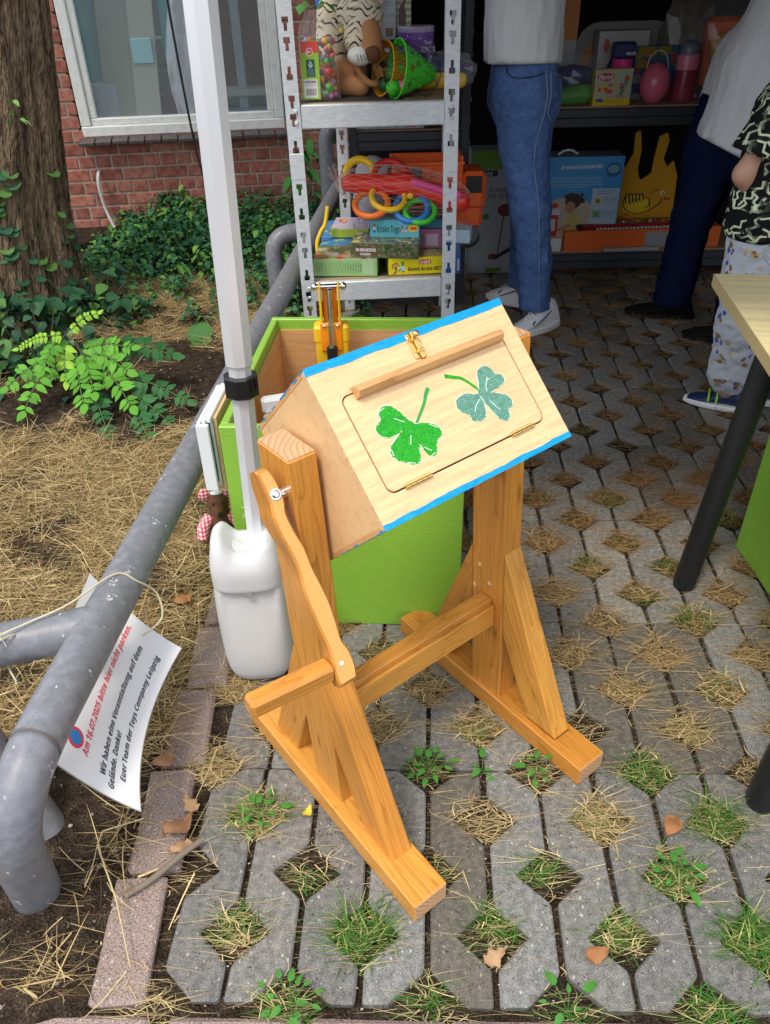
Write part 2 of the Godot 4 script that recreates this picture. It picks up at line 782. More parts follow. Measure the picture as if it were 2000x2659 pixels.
func mat(c: Color, rough := 0.6, o := {}) -> StandardMaterial3D:
	var m := StandardMaterial3D.new()
	m.albedo_color = c
	m.roughness = rough
	m.metallic_specular = o.get("spec", 0.5)
	m.metallic = o.get("metal", 0.0)
	if o.has("tex"):
		m.albedo_texture = o.tex
	if o.has("tri"):
		m.uv1_triplanar = true
		m.uv1_scale = o.tri
		m.uv1_world_triplanar = o.get("world", false)
		m.uv1_offset = o.get("off", Vector3.ZERO)
		m.uv1_triplanar_sharpness = 4.0
	if o.has("bump"):
		m.heightmap_enabled = true
		m.heightmap_texture = o.bump
		m.heightmap_scale = o.get("depth", 0.1)
	if o.has("rtex"):
		m.roughness_texture = o.rtex
	if o.get("vcol", false):
		m.vertex_color_use_as_albedo = true
	if o.has("back"):
		m.backlight_enabled = true
		m.backlight = o.back
	if o.has("coat"):
		m.clearcoat_enabled = true
		m.clearcoat = o.coat
		m.clearcoat_roughness = 0.2
	if o.has("sss"):
		m.subsurf_scatter_enabled = true
		m.subsurf_scatter_strength = o.sss
	if o.get("alpha", 1.0) < 1.0:
		m.transparency = BaseMaterial3D.TRANSPARENCY_ALPHA
		m.albedo_color.a = o.alpha
	return m


func textures():
	var w := 512
	# concrete with exposed grit, 0.35 m a side
	var a := mixb(noise(w, w, 0.33, 11, 2), noise(w, w, 0.035, 12, 4), 0.3)
	var im := ramp(a, w, w, [[0.22, L(0.09, 0.09, 0.086)], [0.5, L(0.225, 0.222, 0.214)], [0.78, L(0.39, 0.385, 0.365)]])
	dots(im, 5200, 1, 1, [L(0.06, 0.06, 0.06), L(0.42, 0.41, 0.38), L(0.16, 0.155, 0.15), L(0.3, 0.29, 0.27)])
	dots(im, 330, 1, 4, [L(0.5, 0.49, 0.46), L(0.33, 0.29, 0.24), L(0.48, 0.46, 0.43), L(0.13, 0.125, 0.12), L(0.3, 0.27, 0.23)])
	T.concrete = tex(im)
	T.grit = tex(ramp(mixb(noise(w, w, 0.35, 13, 2), noise(w, w, 0.08, 14, 3), 0.4), w, w, [[0.2, Color.BLACK], [0.8, Color.WHITE]]))
	# kerb stones: coarse reddish wash-out concrete
	var cell := noise(w, w, 0.15, 21, 1, FastNoiseLite.TYPE_CELLULAR)
	im = ramp(cell, w, w, [[0.0, L(0.36, 0.28, 0.25)], [0.35, L(0.29, 0.22, 0.2)], [0.8, L(0.17, 0.13, 0.115)], [1.0, L(0.1, 0.08, 0.07)]])
	dots(im, 420, 2, 5, [L(0.4, 0.33, 0.3), L(0.44, 0.38, 0.35), L(0.26, 0.19, 0.17), L(0.34, 0.26, 0.23)])
	dots(im, 900, 1, 1, [L(0.1, 0.08, 0.07), L(0.42, 0.36, 0.33)])
	T.kerb = tex(im)
	T.pebble = tex(ramp(cell, w, w, [[0.0, Color.WHITE], [1.0, Color.BLACK]]))
	# soil
	a = mixb(noise(w, w, 0.12, 31, 4), noise(w, w, 0.02, 32, 3), 0.45)
	im = ramp(a, w, w, [[0.2, L(0.02, 0.014, 0.01)], [0.5, L(0.048, 0.034, 0.025)], [0.7, L(0.085, 0.062, 0.044)], [0.85, L(0.13, 0.1, 0.07)]])
	dots(im, 420, 1, 2, [L(0.2, 0.15, 0.09), L(0.12, 0.09, 0.06), L(0.02, 0.015, 0.01), L(0.26, 0.21, 0.15)])
	T.soil = tex(im)
	T.soil_h = tex(ramp(a, w, w, [[0.15, Color.BLACK], [0.85, Color.WHITE]]))
	# woods
	T.pine = tex(wood(1024, 256, L(0.63, 0.28, 0.05), L(0.36, 0.115, 0.014), 11, 2.2, 0.7, 41, 2))
	T.pine2 = tex(wood(1024, 256, L(0.66, 0.31, 0.058), L(0.39, 0.135, 0.017), 8, 3.4, 0.7, 47, 4))
	T.pine_pale = tex(wood(512, 128, L(0.6, 0.33, 0.13), L(0.36, 0.16, 0.05), 6, 2.2, 0.7, 49, 1))
	T.ply = tex(wood(1024, 512, L(0.76, 0.5, 0.26), L(0.7, 0.42, 0.195), 4, 2.6, 0.12, 53))
	T.mdf = tex(wood(512, 256, L(0.62, 0.35, 0.15), L(0.54, 0.28, 0.1), 4, 5.0, 0.5, 59))
	T.table = tex(wood(512, 256, L(0.74, 0.62, 0.34), L(0.68, 0.55, 0.28), 5, 3.0, 0.35, 61))
	T.fleck = tex(ramp(noise(w, 256, 0.28, 67, 2, FastNoiseLite.TYPE_SIMPLEX_SMOOTH, 4, 1), w, 256, [[0.3, L(0.74, 0.42, 0.12)], [0.7, L(0.62, 0.32, 0.075)]]))
	T.endgrain = tex(img_from(256, 256, func(x, y, _i):
		var d := Vector2(x + 60, y * 1.2 - 330).length() / 26.0 + sin(x * 0.05) * 0.15
		var f := d - floorf(d)
		return L(0.6, 0.36, 0.2).lerp(L(0.33, 0.13, 0.06), pow(f, 5.0) * 0.85)))
	T.brush = tex(ramp(noise(w, w, 0.25, 71, 3, FastNoiseLite.TYPE_SIMPLEX_SMOOTH, 16, 1), w, w, [[0.2, Color.BLACK], [0.8, Color.WHITE]]))
	T.green = tex(ramp(noise(w, w, 0.12, 72, 3, FastNoiseLite.TYPE_SIMPLEX_SMOOTH, 8, 1), w, w, [[0.2, L(0.235, 0.465, 0.045)], [0.8, L(0.27, 0.515, 0.055)]]))
	# galvanised sheet, painted tube, bark
	T.zinc = tex(ramp(mixb(noise(256, 256, 0.05, 81, 2, FastNoiseLite.TYPE_CELLULAR), noise(256, 256, 0.2, 82, 2, FastNoiseLite.TYPE_SIMPLEX_SMOOTH, 8, 1), 0.7), 256, 256, [[0.2, L(0.56, 0.58, 0.61)], [0.8, L(0.7, 0.73, 0.76)]]))
	a = mixb(noise(w, w, 0.03, 91, 4), noise(w, w, 0.15, 92, 2), 0.3)
	im = ramp(a, w, w, [[0.2, L(0.15, 0.155, 0.175)], [0.6, L(0.2, 0.205, 0.23)], [0.9, L(0.26, 0.265, 0.285)]])
	dots(im, 240, 1, 1, [L(0.06, 0.05, 0.045), L(0.1, 0.09, 0.085)])
	dots(im, 22, 1, 4, [L(0.6, 0.6, 0.6)])
	for k in 9:
		var q := Vector2(rng.randf() * 460 + 20, rng.randf() * 460 + 20)
		mess(im, Rect2(q.x - 8, q.y - 14, 16, 28), 9, [L(0.62, 0.62, 0.62), L(0.5, 0.5, 0.51)], 0.8, 2.6)
	dots(im, 60, 1, 1, [L(0.5, 0.5, 0.5), L(0.42, 0.42, 0.44)])
	T.tube = tex(im)
	var b1 := noise(w, 1024, 0.028, 101, 3, FastNoiseLite.TYPE_SIMPLEX_SMOOTH, 1, 8)
	var b2 := noise(w, 1024, 0.1, 102, 4, FastNoiseLite.TYPE_SIMPLEX_SMOOTH, 1, 4)
	var bk := mixb(b1, b2, 0.45)
	T.bark = tex(ramp(bk, w, 1024, [[0.28, L(0.05, 0.034, 0.022)], [0.42, L(0.13, 0.09, 0.057)], [0.6, L(0.2, 0.14, 0.088)], [0.8, L(0.26, 0.185, 0.12)]]))
	T.bark_h = tex(ramp(bk, w, 1024, [[0.25, Color.BLACK], [0.75, Color.WHITE]]))
	# bricks
	a = mixb(noise(256, 256, 0.02, 111, 4), noise(256, 256, 0.25, 112, 2), 0.4)
	T.brick = tex(ramp(a, 256, 256, [[0.2, Color(0.68, 0.62, 0.6)], [0.5, Color(0.9, 0.87, 0.85)], [0.8, Color(1.0, 1.0, 1.0)]]))
	T.mortar = tex(ramp(a, 256, 256, [[0.25, L(0.27, 0.23, 0.18)], [0.75, L(0.48, 0.42, 0.34)]]))
	# cloth
	var cl := noise(256, 256, 0.4, 121, 2, FastNoiseLite.TYPE_SIMPLEX_SMOOTH, 1, 6)
	T.cloth_h = tex(ramp(cl, 256, 256, [[0.2, Color.BLACK], [0.8, Color.WHITE]]))
	a = mixb(cl, noise(256, 256, 0.015, 122, 3), 0.28)
	T.denim = tex(ramp(a, 256, 256, [[0.2, L(0.05, 0.095, 0.24)], [0.5, L(0.085, 0.15, 0.35)], [0.8, L(0.14, 0.225, 0.45)]]))
	T.fold_h = tex(ramp(noise(256, 256, 0.012, 123, 3, FastNoiseLite.TYPE_SIMPLEX_SMOOTH, 1, 1), 256, 256, [[0.2, Color.BLACK], [0.8, Color.WHITE]]))
	T.chip = tex(ramp(noise(256, 256, 0.2, 131, 3, FastNoiseLite.TYPE_CELLULAR), 256, 256, [[0.0, L(0.5, 0.37, 0.2)], [0.6, L(0.3, 0.2, 0.1)], [1.0, L(0.12, 0.08, 0.05)]]))
	T.paint = tex(ramp(mixb(noise(256, 256, 0.16, 141, 3), noise(256, 256, 0.03, 142, 2), 0.35), 256, 256, [[0.3, Color(0.82, 0.85, 0.8)], [0.5, Color(0.94, 0.95, 0.92)], [0.66, Color(1, 1, 1)]]))
	T.smudge = tex(ramp(mixb(noise(256, 256, 0.03, 151, 4), noise(256, 256, 0.2, 152, 2), 0.25), 256, 256, [[0.1, Color(0.9, 0.89, 0.87)], [0.3, Color(0.97, 0.97, 0.965)], [0.5, Color(1, 1, 1)]]))
	T.gingham = tex(img_from(64, 64, func(x, y, _i):
		var k := int(x / 8) % 2 + int(y / 8) % 2
		return [L(0.8, 0.8, 0.8), L(0.72, 0.2, 0.25), L(0.55, 0.02, 0.05)][k]))


func materials():
	var one := Vector3.ONE
	M.concrete = mat(Color.WHITE, 0.93, {tex = T.concrete, tri = one * 2.9, world = true, bump = T.grit, depth = 0.2, spec = 0.3})
	M.concrete_b = mat(Color(0.94, 0.93, 0.92), 0.93, {tex = T.concrete, tri = one * 2.5, world = true, off = Vector3(0.3, 0.2, 0.6), bump = T.grit, depth = 0.09, spec = 0.3})
	M.concrete_d = mat(Color(0.82, 0.79, 0.75), 0.93, {tex = T.concrete, tri = one * 2.8, world = true, off = Vector3(0.15, 0.9, 0.35), bump = T.grit, depth = 0.2, spec = 0.3})
	M.concrete_e = mat(Color(0.9, 0.89, 0.89), 0.93, {tex = T.concrete, tri = one * 2.6, world = true, off = Vector3(0.55, 0.3, 0.8), bump = T.grit, depth = 0.2, spec = 0.3})
	M.concrete_c = mat(Color(1.05, 1.03, 1.0), 0.93, {tex = T.concrete, tri = one * 2.7, world = true, off = Vector3(0.7, 0.5, 0.1), bump = T.grit, depth = 0.09, spec = 0.3})
	M.kerb = mat(Color(1.05, 1.05, 1.05), 0.95, {tex = T.kerb, tri = one * 3.4, world = true, bump = T.pebble, depth = 0.22, spec = 0.25})
	M.soil = mat(Color.WHITE, 1.0, {tex = T.soil, tri = one * 2.3, world = true, bump = T.soil_h, depth = 1.0, spec = 0.15})
	M.pine = mat(Color.WHITE, 0.34, {tex = T.pine, tri = Vector3(1.3, 8, 8), off = Vector3(0.1, 0.3, 0.45)})
	M.pine_b = mat(Color.WHITE, 0.34, {tex = T.pine2, tri = Vector3(1.2, 7, 7), off = Vector3(0.5, 0.1, 0.75)})
	M.pine_c = mat(Color(0.94, 0.9, 0.86), 0.36, {tex = T.pine2, tri = Vector3(1.25, 7.5, 7.5), off = Vector3(0.32, 0.62, 0.2)})
	M.pine_pale = mat(Color(1.0, 1.0, 1.0), 0.45, {tex = T.pine_pale, tri = Vector3(1.6, 9, 9), off = Vector3(0.3, 0.2, 0.6)})
	M.pine_d = mat(Color(1.0, 0.97, 0.95), 0.34, {tex = T.pine, tri = Vector3(1.25, 7, 7), off = Vector3(0.62, 0.7, 0.9)})
	M.fleck = mat(Color.WHITE, 0.42, {tex = T.fleck, tri = Vector3(9, 9, 9)})
	M.endgrain = mat(Color.WHITE, 0.6, {tex = T.endgrain, tri = Vector3(10, 10, 10), off = Vector3(0.5, 0.5, 0.5)})
	M.ply = mat(Color.WHITE, 0.42, {tex = T.ply, tri = Vector3(1.7, 2.6, 2.6), off = Vector3(0.1, 0.2, 0.3)})
	M.ply_dark = mat(Color(0.94, 0.87, 0.78), 0.45, {tex = T.ply, tri = Vector3(1.7, 2.6, 2.6), off = Vector3(0.6, 0.7, 0.1)})
	M.end_ply = mat(L(0.78, 0.5, 0.25), 0.45, {tex = T.smudge, tri = Vector3(5, 5, 5), off = Vector3(0.2, 0.4, 0.7)})
	M.mdf = mat(Color.WHITE, 0.5, {tex = T.mdf, tri = Vector3(2, 3, 3)})
	M.table = mat(Color.WHITE, 0.45, {tex = T.table, tri = Vector3(1, 2, 2)})
	M.table_edge = mat(L(0.52, 0.4, 0.19), 0.5)
	M.green = mat(Color.WHITE, 0.42, {tex = T.green, tri = Vector3(3, 3, 3), bump = T.brush, depth = 0.025})
	M.blue_paint = mat(L(0.0, 0.34, 0.7), 0.35, {bump = T.brush, depth = 0.06, tri = Vector3(3, 10, 10)})
	M.zinc = mat(Color.WHITE, 0.45, {tex = T.zinc, tri = one * 3, metal = 0.25})
	M.chrome = mat(L(0.75, 0.75, 0.77), 0.15, {metal = 1.0})
	M.brass = mat(L(0.72, 0.5, 0.17), 0.28, {metal = 1.0})
	M.alu = mat(L(0.78, 0.79, 0.82), 0.35, {metal = 0.4})
	M.tube = mat(Color.WHITE, 0.42, {tex = T.tube, tri = one * 2.2, world = true, spec = 0.5})
	M.bark = mat(Color.WHITE, 0.95, {tex = T.bark, bump = T.bark_h, depth = 1.2, spec = 0.2})
	M.mortar = mat(Color.WHITE, 0.98, {tex = T.mortar, tri = one * 2.0, world = true, spec = 0.2})
	M.window_paint = mat(L(0.8, 0.8, 0.75), 0.5, {tex = T.smudge, tri = Vector3(2, 2, 2)})
	M.glass = mat(Color(0.9, 0.95, 0.95), 0.02, {alpha = 0.08, spec = 0.16})
	M.clear = mat(Color(1, 1, 1), 0.08, {alpha = 0.06, spec = 0.4})
	M.black = mat(L(0.012, 0.012, 0.014), 0.35)
	M.black_matt = mat(L(0.014, 0.013, 0.013), 0.95, {spec = 0.15})
	M.ink = mat(L(0.012, 0.011, 0.013), 0.6)
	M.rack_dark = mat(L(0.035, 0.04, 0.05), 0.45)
	M.white = mat(L(0.78, 0.78, 0.78), 0.55)
	M.paper = mat(L(0.8, 0.8, 0.83), 0.35)
	M.plastic_white = mat(L(0.66, 0.67, 0.68), 0.42)
	M.can = mat(L(0.6, 0.6, 0.6), 0.45)
	M.red = mat(L(0.62, 0.03, 0.025), 0.45)
	M.red_ink = mat(L(0.72, 0.05, 0.06), 0.6)
	M.orange = mat(L(0.8, 0.17, 0.02), 0.4)
	M.yellow = mat(L(0.82, 0.5, 0.015), 0.35)
	M.blue = mat(L(0.03, 0.2, 0.55), 0.4)
	M.navy = mat(L(0.015, 0.025, 0.12), 0.5)
	M.pink = mat(L(0.8, 0.15, 0.27), 0.35)
	M.lime = mat(L(0.06, 0.55, 0.03), 0.4)
	M.grey = mat(L(0.3, 0.3, 0.31), 0.5)
	M.brown = mat(L(0.12, 0.045, 0.02), 0.9)
	M.chip = mat(Color.WHITE, 0.9, {tex = T.chip, tri = one * 4})
	M.skin = mat(L(0.55, 0.3, 0.2), 0.5, {sss = 0.15})
	M.leaf = mat(Color.WHITE, 0.5, {vcol = true, back = Color(0.22, 0.28, 0.07), spec = 0.28})
	M.straw = mat(Color.WHITE, 0.75, {vcol = true, back = Color(0.1, 0.08, 0.04), spec = 0.3})
	M.cable = mat(L(0.6, 0.6, 0.6), 0.5)


# a picture for flat print: image of w by h pixels, painted with simple shapes by draw calls
func canvas(w: int, h: int, c: Color) -> Image:
	var im := Image.create(w, h, false, Image.FORMAT_RGB8)
	im.fill(c)
	return im


func disc(im: Image, cx: float, cy: float, rx: float, ry: float, c: Color):
	for y in range(maxi(int(cy - ry), 0), mini(int(cy + ry) + 1, im.get_height())):
		var q := (y - cy) / ry
		var half := rx * sqrt(maxf(1.0 - q * q, 0.0))
		var x0 := maxi(int(cx - half), 0)
		var x1 := mini(int(cx + half), im.get_width() - 1)
		if x1 > x0:
			im.fill_rect(Rect2i(x0, y, x1 - x0 + 1, 1), c)


func stroke(im: Image, pts: Array, r: float, c: Color):
	for i in pts.size() - 1:
		var a: Vector2 = pts[i]
		var b: Vector2 = pts[i + 1]
		var k := int(a.distance_to(b) / maxf(r * 0.5, 0.5)) + 1
		for j in k + 1:
			var p := a.lerp(b, float(j) / k)
			disc(im, p.x, p.y, maxf(r, 0.6), maxf(r, 0.6), c)


func mess(im: Image, rect: Rect2, count: int, cols: Array, r0: float, r1: float):
	for k in count:
		var p := Vector2(rng.randf_range(rect.position.x, rect.end.x), rng.randf_range(rect.position.y, rect.end.y))
		var q := rng.randf_range(r0, r1)
		disc(im, p.x, p.y, q * rng.randf_range(0.5, 1.5), q, cols[rng.randi_range(0, cols.size() - 1)])


func grey_lines(im: Image, x: int, y: int, w: int, rows: int, step: int, c: Color):
	for k in rows:
		var px := x
		while px < x + w - (w / 4 if k == rows - 1 else 0):
			var l := rng.randi_range(3, 9)
			im.fill_rect(Rect2i(px, y + k * step, mini(l, x + w - px), maxi(1, step / 3)), c)
			px += l + 2


func print_mat(im: Image, rough := 0.35) -> StandardMaterial3D:
	return mat(Color.WHITE, rough, {tex = tex(im)})


# ---------------------------------------------------------------- ground and pavement
var hills := FastNoiseLite.new()
const LO := Vector2(0.1797, -0.7083)
const LA := Vector2(0.1193, 0.0052)
const LB := Vector2(0.0073, -0.1193)


func cell_at(i: float, j: float) -> Vector2:
	return LO + LA * i + LB * j


func kerb_x(z: float) -> float:
	# left edge of the kerb row
	return -0.548 - 0.045 * (z + 0.6) * 1.0 if z > -1.5 else -0.5075 + (z + 1.5) * -0.02


func bed_height(x: float, z: float) -> float:
	var n := hills.get_noise_2d(x * 40.0, z * 40.0) * 0.02 + hills.get_noise_2d(x * 160.0, z * 160.0) * 0.008
	var b := 0.005 + n + clampf((-z - 2.4) * 0.02, 0, 0.05)
	var p := -0.017 + n * 0.35
	var edge := smoothstep(-0.535, -0.49, x) if z > -4.5 else smoothstep(-0.4, -0.3, x)
	return lerpf(b, p, edge) if z < -0.57 else p


func build_ground():
	hills.seed = 8
	hills.frequency = 0.05
	var s := S.new()
	var xs := [-60.0, -12.0, -4.0]
	var zs := [40.0, 6.0, 1.0]
	for k in 158:
		xs.append(-3.1 + k * 0.04)
	xs.append_array([4.5, 12.0, 60.0])
	for k in 140:
		zs.append(-0.25 - k * 0.04)
	zs.append_array([-7.0, -14.0, -60.0])
	var rows := []
	for z in zs:
		var row := PackedVector3Array()
		for x in xs:
			row.append(Vector3(x, bed_height(x, z), z))
		rows.append(row)
	s.loft(rows, false, false)
	# the sheet faces up
	s.face_up()
	struct(put(self, "ground", s, M.soil))


func rounded_poly(pts: Array, r: float) -> PackedVector2Array:
	# cuts every corner by r and rounds it with one more point
	var out := PackedVector2Array()
	var k := pts.size()
	for i in k:
		var a: Vector2 = pts[(i + k - 1) % k]
		var b: Vector2 = pts[i]
		var d: Vector2 = pts[(i + 1) % k]
		var c := minf(r, minf(a.distance_to(b), b.distance_to(d)) * 0.35)
		var p0 := b + (a - b).normalized() * c
		var p1 := b + (d - b).normalized() * c
		var jw := 0.0009
		for v in [p0, (p0 + p1) / 4 + b / 2, p1]:
			out.append(v + Vector2(rng.randf_range(-jw, jw), rng.randf_range(-jw, jw)))
	return out


func build_pavement():
	var pave := Node3D.new()
	pave.name = "pavement"
	add_child(pave)
	struct(pave)
	# one stone: a zigzag band beside two holes on its left and one and two halves on its right
	var shapes := []
	for variant in 6:
		var g := 0.0055
		var hw := 0.067
		var hh := 0.056
		var x1 := 0.1193
		var q := []
		var jit := func(v: Vector2) -> Vector2: return v + Vector2(rng.randf_range(-1, 1), rng.randf_range(-1, 1)) * 0.0016
		# stone runs from row -1 to row 3 in units of 0.1193; y is -z
		var u := 0.1193
		q.append(Vector2(x1 - hw - 0.001, -u + 0.0008))
		q.append(Vector2(x1 - g, -u + hh))
		q.append(Vector2(x1 - g, u - hh))
		q.append(Vector2(x1 - hw, u))
		q.append(Vector2(x1 - g, u + hh))
		q.append(Vector2(x1 - g, 3 * u - hh))
		q.append(Vector2(x1 - hw - 0.001, 3 * u - 0.0008))
		q.append(Vector2(g, 3 * u - 0.0008))
		q.append(Vector2(g, 2 * u + hh))
		q.append(Vector2(hw, 2 * u))
		q.append(Vector2(g, 2 * u - hh))
		q.append(Vector2(g, hh))
		q.append(Vector2(hw, 0))
		q.append(Vector2(g, -hh))
		q.append(Vector2(g, -u + 0.0008))
		var w := []
		for v in q:
			w.append(jit.call(v))
		var s := S.new()
		s.prism(rounded_poly(w, 0.006), -0.07, 0.0, 0.0035)
		shapes.append(s.mesh())
		# the mirror stone, for bands between an odd row on the left and an even one on the right
		w = []
		for v in q:
			w.append(jit.call(Vector2(x1 - v.x, v.y)))
		w.reverse()
		s = S.new()
		s.prism(rounded_poly(w, 0.006), -0.07, 0.0, 0.0035)
		shapes.append(s.mesh())
	var lay := Basis(Vector3(LA.x, 0, LA.y).normalized(), Vector3(LB.x, 0, LB.y).normalized(), Vector3.UP)
	var mats := [M.concrete, M.concrete_b, M.concrete_c, M.concrete_d, M.concrete_e]
	for i in range(-5, 21):
		for k in range(0, 9):
			var j := k * 4
			var o := cell_at(i, j)
			if o.x > 2.75 or o.y < -4.75 or o.x < -0.47 or o.y - 0.36 < -5.2:
				continue
			var odd := posmod(i, 2) == 1
			var m: Mesh = shapes[rng.randi_range(0, 5) * 2 + (1 if odd else 0)]
			var b := lay * Basis.from_euler(Vector3(rng.randf_range(-1, 1) * 0.006, rng.randf_range(-1, 1) * 0.01, rng.randf_range(-1, 1) * 0.006))
			var dy := rng.randf_range(-0.0045, 0.0)
			put(pave, "paver", m, mats[rng.randi_range(0, 4)], Transform3D(b, Vector3(o.x, dy, o.y)))
	# kerb stones along the bed and across the front
	var kerb := Node3D.new()
	kerb.name = "kerb"
	add_child(kerb)
	struct(kerb)
	var z := -0.6
	var lens := [0.242, 0.25, 0.236, 0.225, 0.24, 0.245, 0.24, 0.24, 0.24, 0.24, 0.24, 0.24]
	for k in lens.size():
		var l: float = lens[k]
		var s := S.new()
		s.box(Vector3.ZERO, Vector3(0.098 + rng.randf_range(-0.004, 0.004), 0.1, l - 0.011), 0.006)
		s.roughen(0.0022)
		var zc := z - l / 2
		put(kerb, "kerb_stone", s, M.kerb, at(Vector3(kerb_x(zc) + 0.05 + rng.randf_range(-0.003, 0.003), -0.044 + rng.randf_range(-0.003, 0.002), zc), Vector3(rng.randf_range(-0.6, 0.6), 3.0 if k < 4 else -1.0, rng.randf_range(-1.2, 1.2))))
		z -= l
	for k in 8:
		var s := S.new()
		s.box(Vector3.ZERO, Vector3(0.232, 0.1, 0.1), 0.006)
		s.roughen(0.0022)
		var xc := -0.78 + 0.242 * k + (0.02 if k > 1 else 0.0)
		put(kerb, "kerb_stone", s, M.kerb, at(Vector3(xc, -0.046 + rng.randf_range(-0.002, 0.002), -0.522 + 0.036 * xc), Vector3(0, -2.1 + rng.randf_range(-0.6, 0.6), 0)))


# ---------------------------------------------------------------- brick wall with window
func build_brick_wall():
	var wall := thing("brick_wall", "red brick building wall with grey mortar and a large white window", "wall", Vector3(0, 0, -5.75), 8.0)
	# local x along the wall, z towards the viewer; window hole x -1.9..-0.605, y above 0.62
	var s := S.new()
	s.box(Vector3(-3.2, 1.6, -0.1545), Vector3(2.55, 3.4, 0.3))
	s.box(Vector3(0.9, 1.6, -0.1545), Vector3(2.96, 3.4, 0.3))
	s.box(Vector3(-1.2525, 0.25, -0.1545), Vector3(1.345, 0.7, 0.3))
	s.box(Vector3(-1.2525, 2.85, -0.1545), Vector3(1.345, 0.9, 0.3))
	put(wall, "mortar_bed", s, M.mortar)
	var tones := [L(0.52, 0.205, 0.15), L(0.45, 0.17, 0.13), L(0.57, 0.25, 0.185), L(0.39, 0.155, 0.12), L(0.51, 0.225, 0.17)]
	var bm := []
	for c in tones:
		bm.append(mat(c, 0.85, {tex = T.brick, tri = Vector3.ONE * 3, world = true, off = Vector3(bm.size() * 0.37, 0, 0.2), bump = T.grit, depth = 0.08, spec = 0.25}))
	var meshes := {}
	var count := 0
	for row in range(0, 26):
		var y := 0.04 + row * 0.0785
		var x := -2.75 - (0.053 if row % 2 == 1 else 0.0)
		while x < 0.75:
			var head := row % 2 == 1
			var l := 0.104 if head else 0.209
			if y > 0.62 and x < -1.9 and x + l > -1.92:
				l = maxf(-1.915 - x + 0.01, 0.03)
			var c := x + l / 2
			var hole := y > 0.6 and c > -1.915 and c < -0.59
			if y > 0.6 and not hole and x < -0.6 and c > -0.6:
				l = l - (-0.598 - x)
				x = -0.598
				c = x + l / 2
			if not hole and l > 0.03 and (y < 1.5 and c < 0.3 or y < 0.9):
				var key := snappedf(l, 0.004)
				if not meshes.has(key):
					meshes[key] = bx(Vector3(key - 0.011, 0.067, 0.05), 0.004).mesh()
				put(wall, "brick", meshes[key], bm[rng.randi_range(0, 4)], at(Vector3(c, y + 0.035, rng.randf_range(-0.0255, -0.021)), Vector3(0, 0, rng.randf_range(-0.4, 0.4))))
				count += 1
			x += maxf(l, 0.02)
	# sill of small dark tiles, each its own piece
	var sm := mat(L(0.13, 0.105, 0.1), 0.6, {tex = T.brick, tri = Vector3.ONE * 4})
	for k in 13:
		put(wall, "sill_tile", bx(Vector3(0.097, 0.024, 0.16), 0.004), sm, at(Vector3(-1.88 + k * 0.1045, 0.602 + rng.randf_range(-0.002, 0.002), 0.015), Vector3(9, rng.randf_range(-0.6, 0.6), 0)))
	# window: outer frame, casement, pane
	var win := put(wall, "window", S.new() if false else frame_shape(-1.905, -0.605, 0.617, 2.4, 0.062, 0.09), M.window_paint, at(Vector3(0, 0, -0.04)))
	put(win, "casement", frame_shape(-1.842, -0.668, 0.679, 2.338, 0.042, 0.05), M.window_paint, at(Vector3(0, 0, 0.0)))
	put(win, "pane", bx(Vector3(1.1, 1.6, 0.004), 0.0, Vector3(-1.255, 1.52, -0.005)), M.glass)
	# what stands behind the pane
	var room := thing("window_display", "pale boards, plastic sheet and shelves seen dimly behind the window pane", "stored goods", Vector3(0, 0, -5.75), 8.0)
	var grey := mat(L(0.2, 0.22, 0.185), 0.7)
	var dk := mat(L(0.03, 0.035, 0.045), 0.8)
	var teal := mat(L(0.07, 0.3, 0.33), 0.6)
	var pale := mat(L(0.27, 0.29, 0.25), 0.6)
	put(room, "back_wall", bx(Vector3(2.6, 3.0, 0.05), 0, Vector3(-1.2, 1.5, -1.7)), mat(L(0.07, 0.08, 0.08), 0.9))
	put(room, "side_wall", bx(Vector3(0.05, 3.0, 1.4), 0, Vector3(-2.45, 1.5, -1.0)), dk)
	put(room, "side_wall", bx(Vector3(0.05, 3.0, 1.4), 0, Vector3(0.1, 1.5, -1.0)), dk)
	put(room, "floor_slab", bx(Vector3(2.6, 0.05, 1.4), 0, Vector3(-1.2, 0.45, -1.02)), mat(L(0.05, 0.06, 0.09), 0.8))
	put(room, "board", bx(Vector3(0.3, 1.7, 0.03), 0.003), grey, at(Vector3(-1.57, 1.4, -0.33), Vector3(-7, 0, -4)))
	put(room, "board", bx(Vector3(0.16, 1.7, 0.03), 0.003), pale, at(Vector3(-1.44, 1.42, -0.3), Vector3(-7, 0, -4)))
	put(room, "board", bx(Vector3(0.12, 1.8, 0.02), 0.003), teal, at(Vector3(-1.8, 1.75, -0.5), Vector3(-5, 10, -3)))
	put(room, "board", bx(Vector3(0.07, 1.5, 0.02), 0.003), teal, at(Vector3(-1.3, 1.75, -0.42), Vector3(-5, 20, -3)))
	for k in 2:
		put(room, "shelf_board", bx(Vector3(2.2, 0.03, 0.3), 0.003), pale, at(Vector3(-1.25, 0.93 + 0.17 * k, -0.75)))
	put(room, "shelf_board", bx(Vector3(1.0, 0.04, 0.3), 0.003), mat(L(0.25, 0.27, 0.25), 0.6), at(Vector3(-0.6, 0.8, -0.45)))
	put(room, "carton", bx(Vector3(0.13, 0.14, 0.1), 0.004), mat(L(0.25, 0.5, 0.55), 0.6), at(Vector3(-1.47, 1.07, -0.27)))
	put(room, "carton", bx(Vector3(0.2, 0.22, 0.15), 0.004), mat(L(0.25, 0.3, 0.36), 0.6), at(Vector3(-1.78, 0.78, -0.3)))
	put(room, "carton", bx(Vector3(0.35, 0.2, 0.25), 0.004), mat(L(0.06, 0.03, 0.06), 0.6), at(Vector3(-1.25, 0.72, -0.4)))
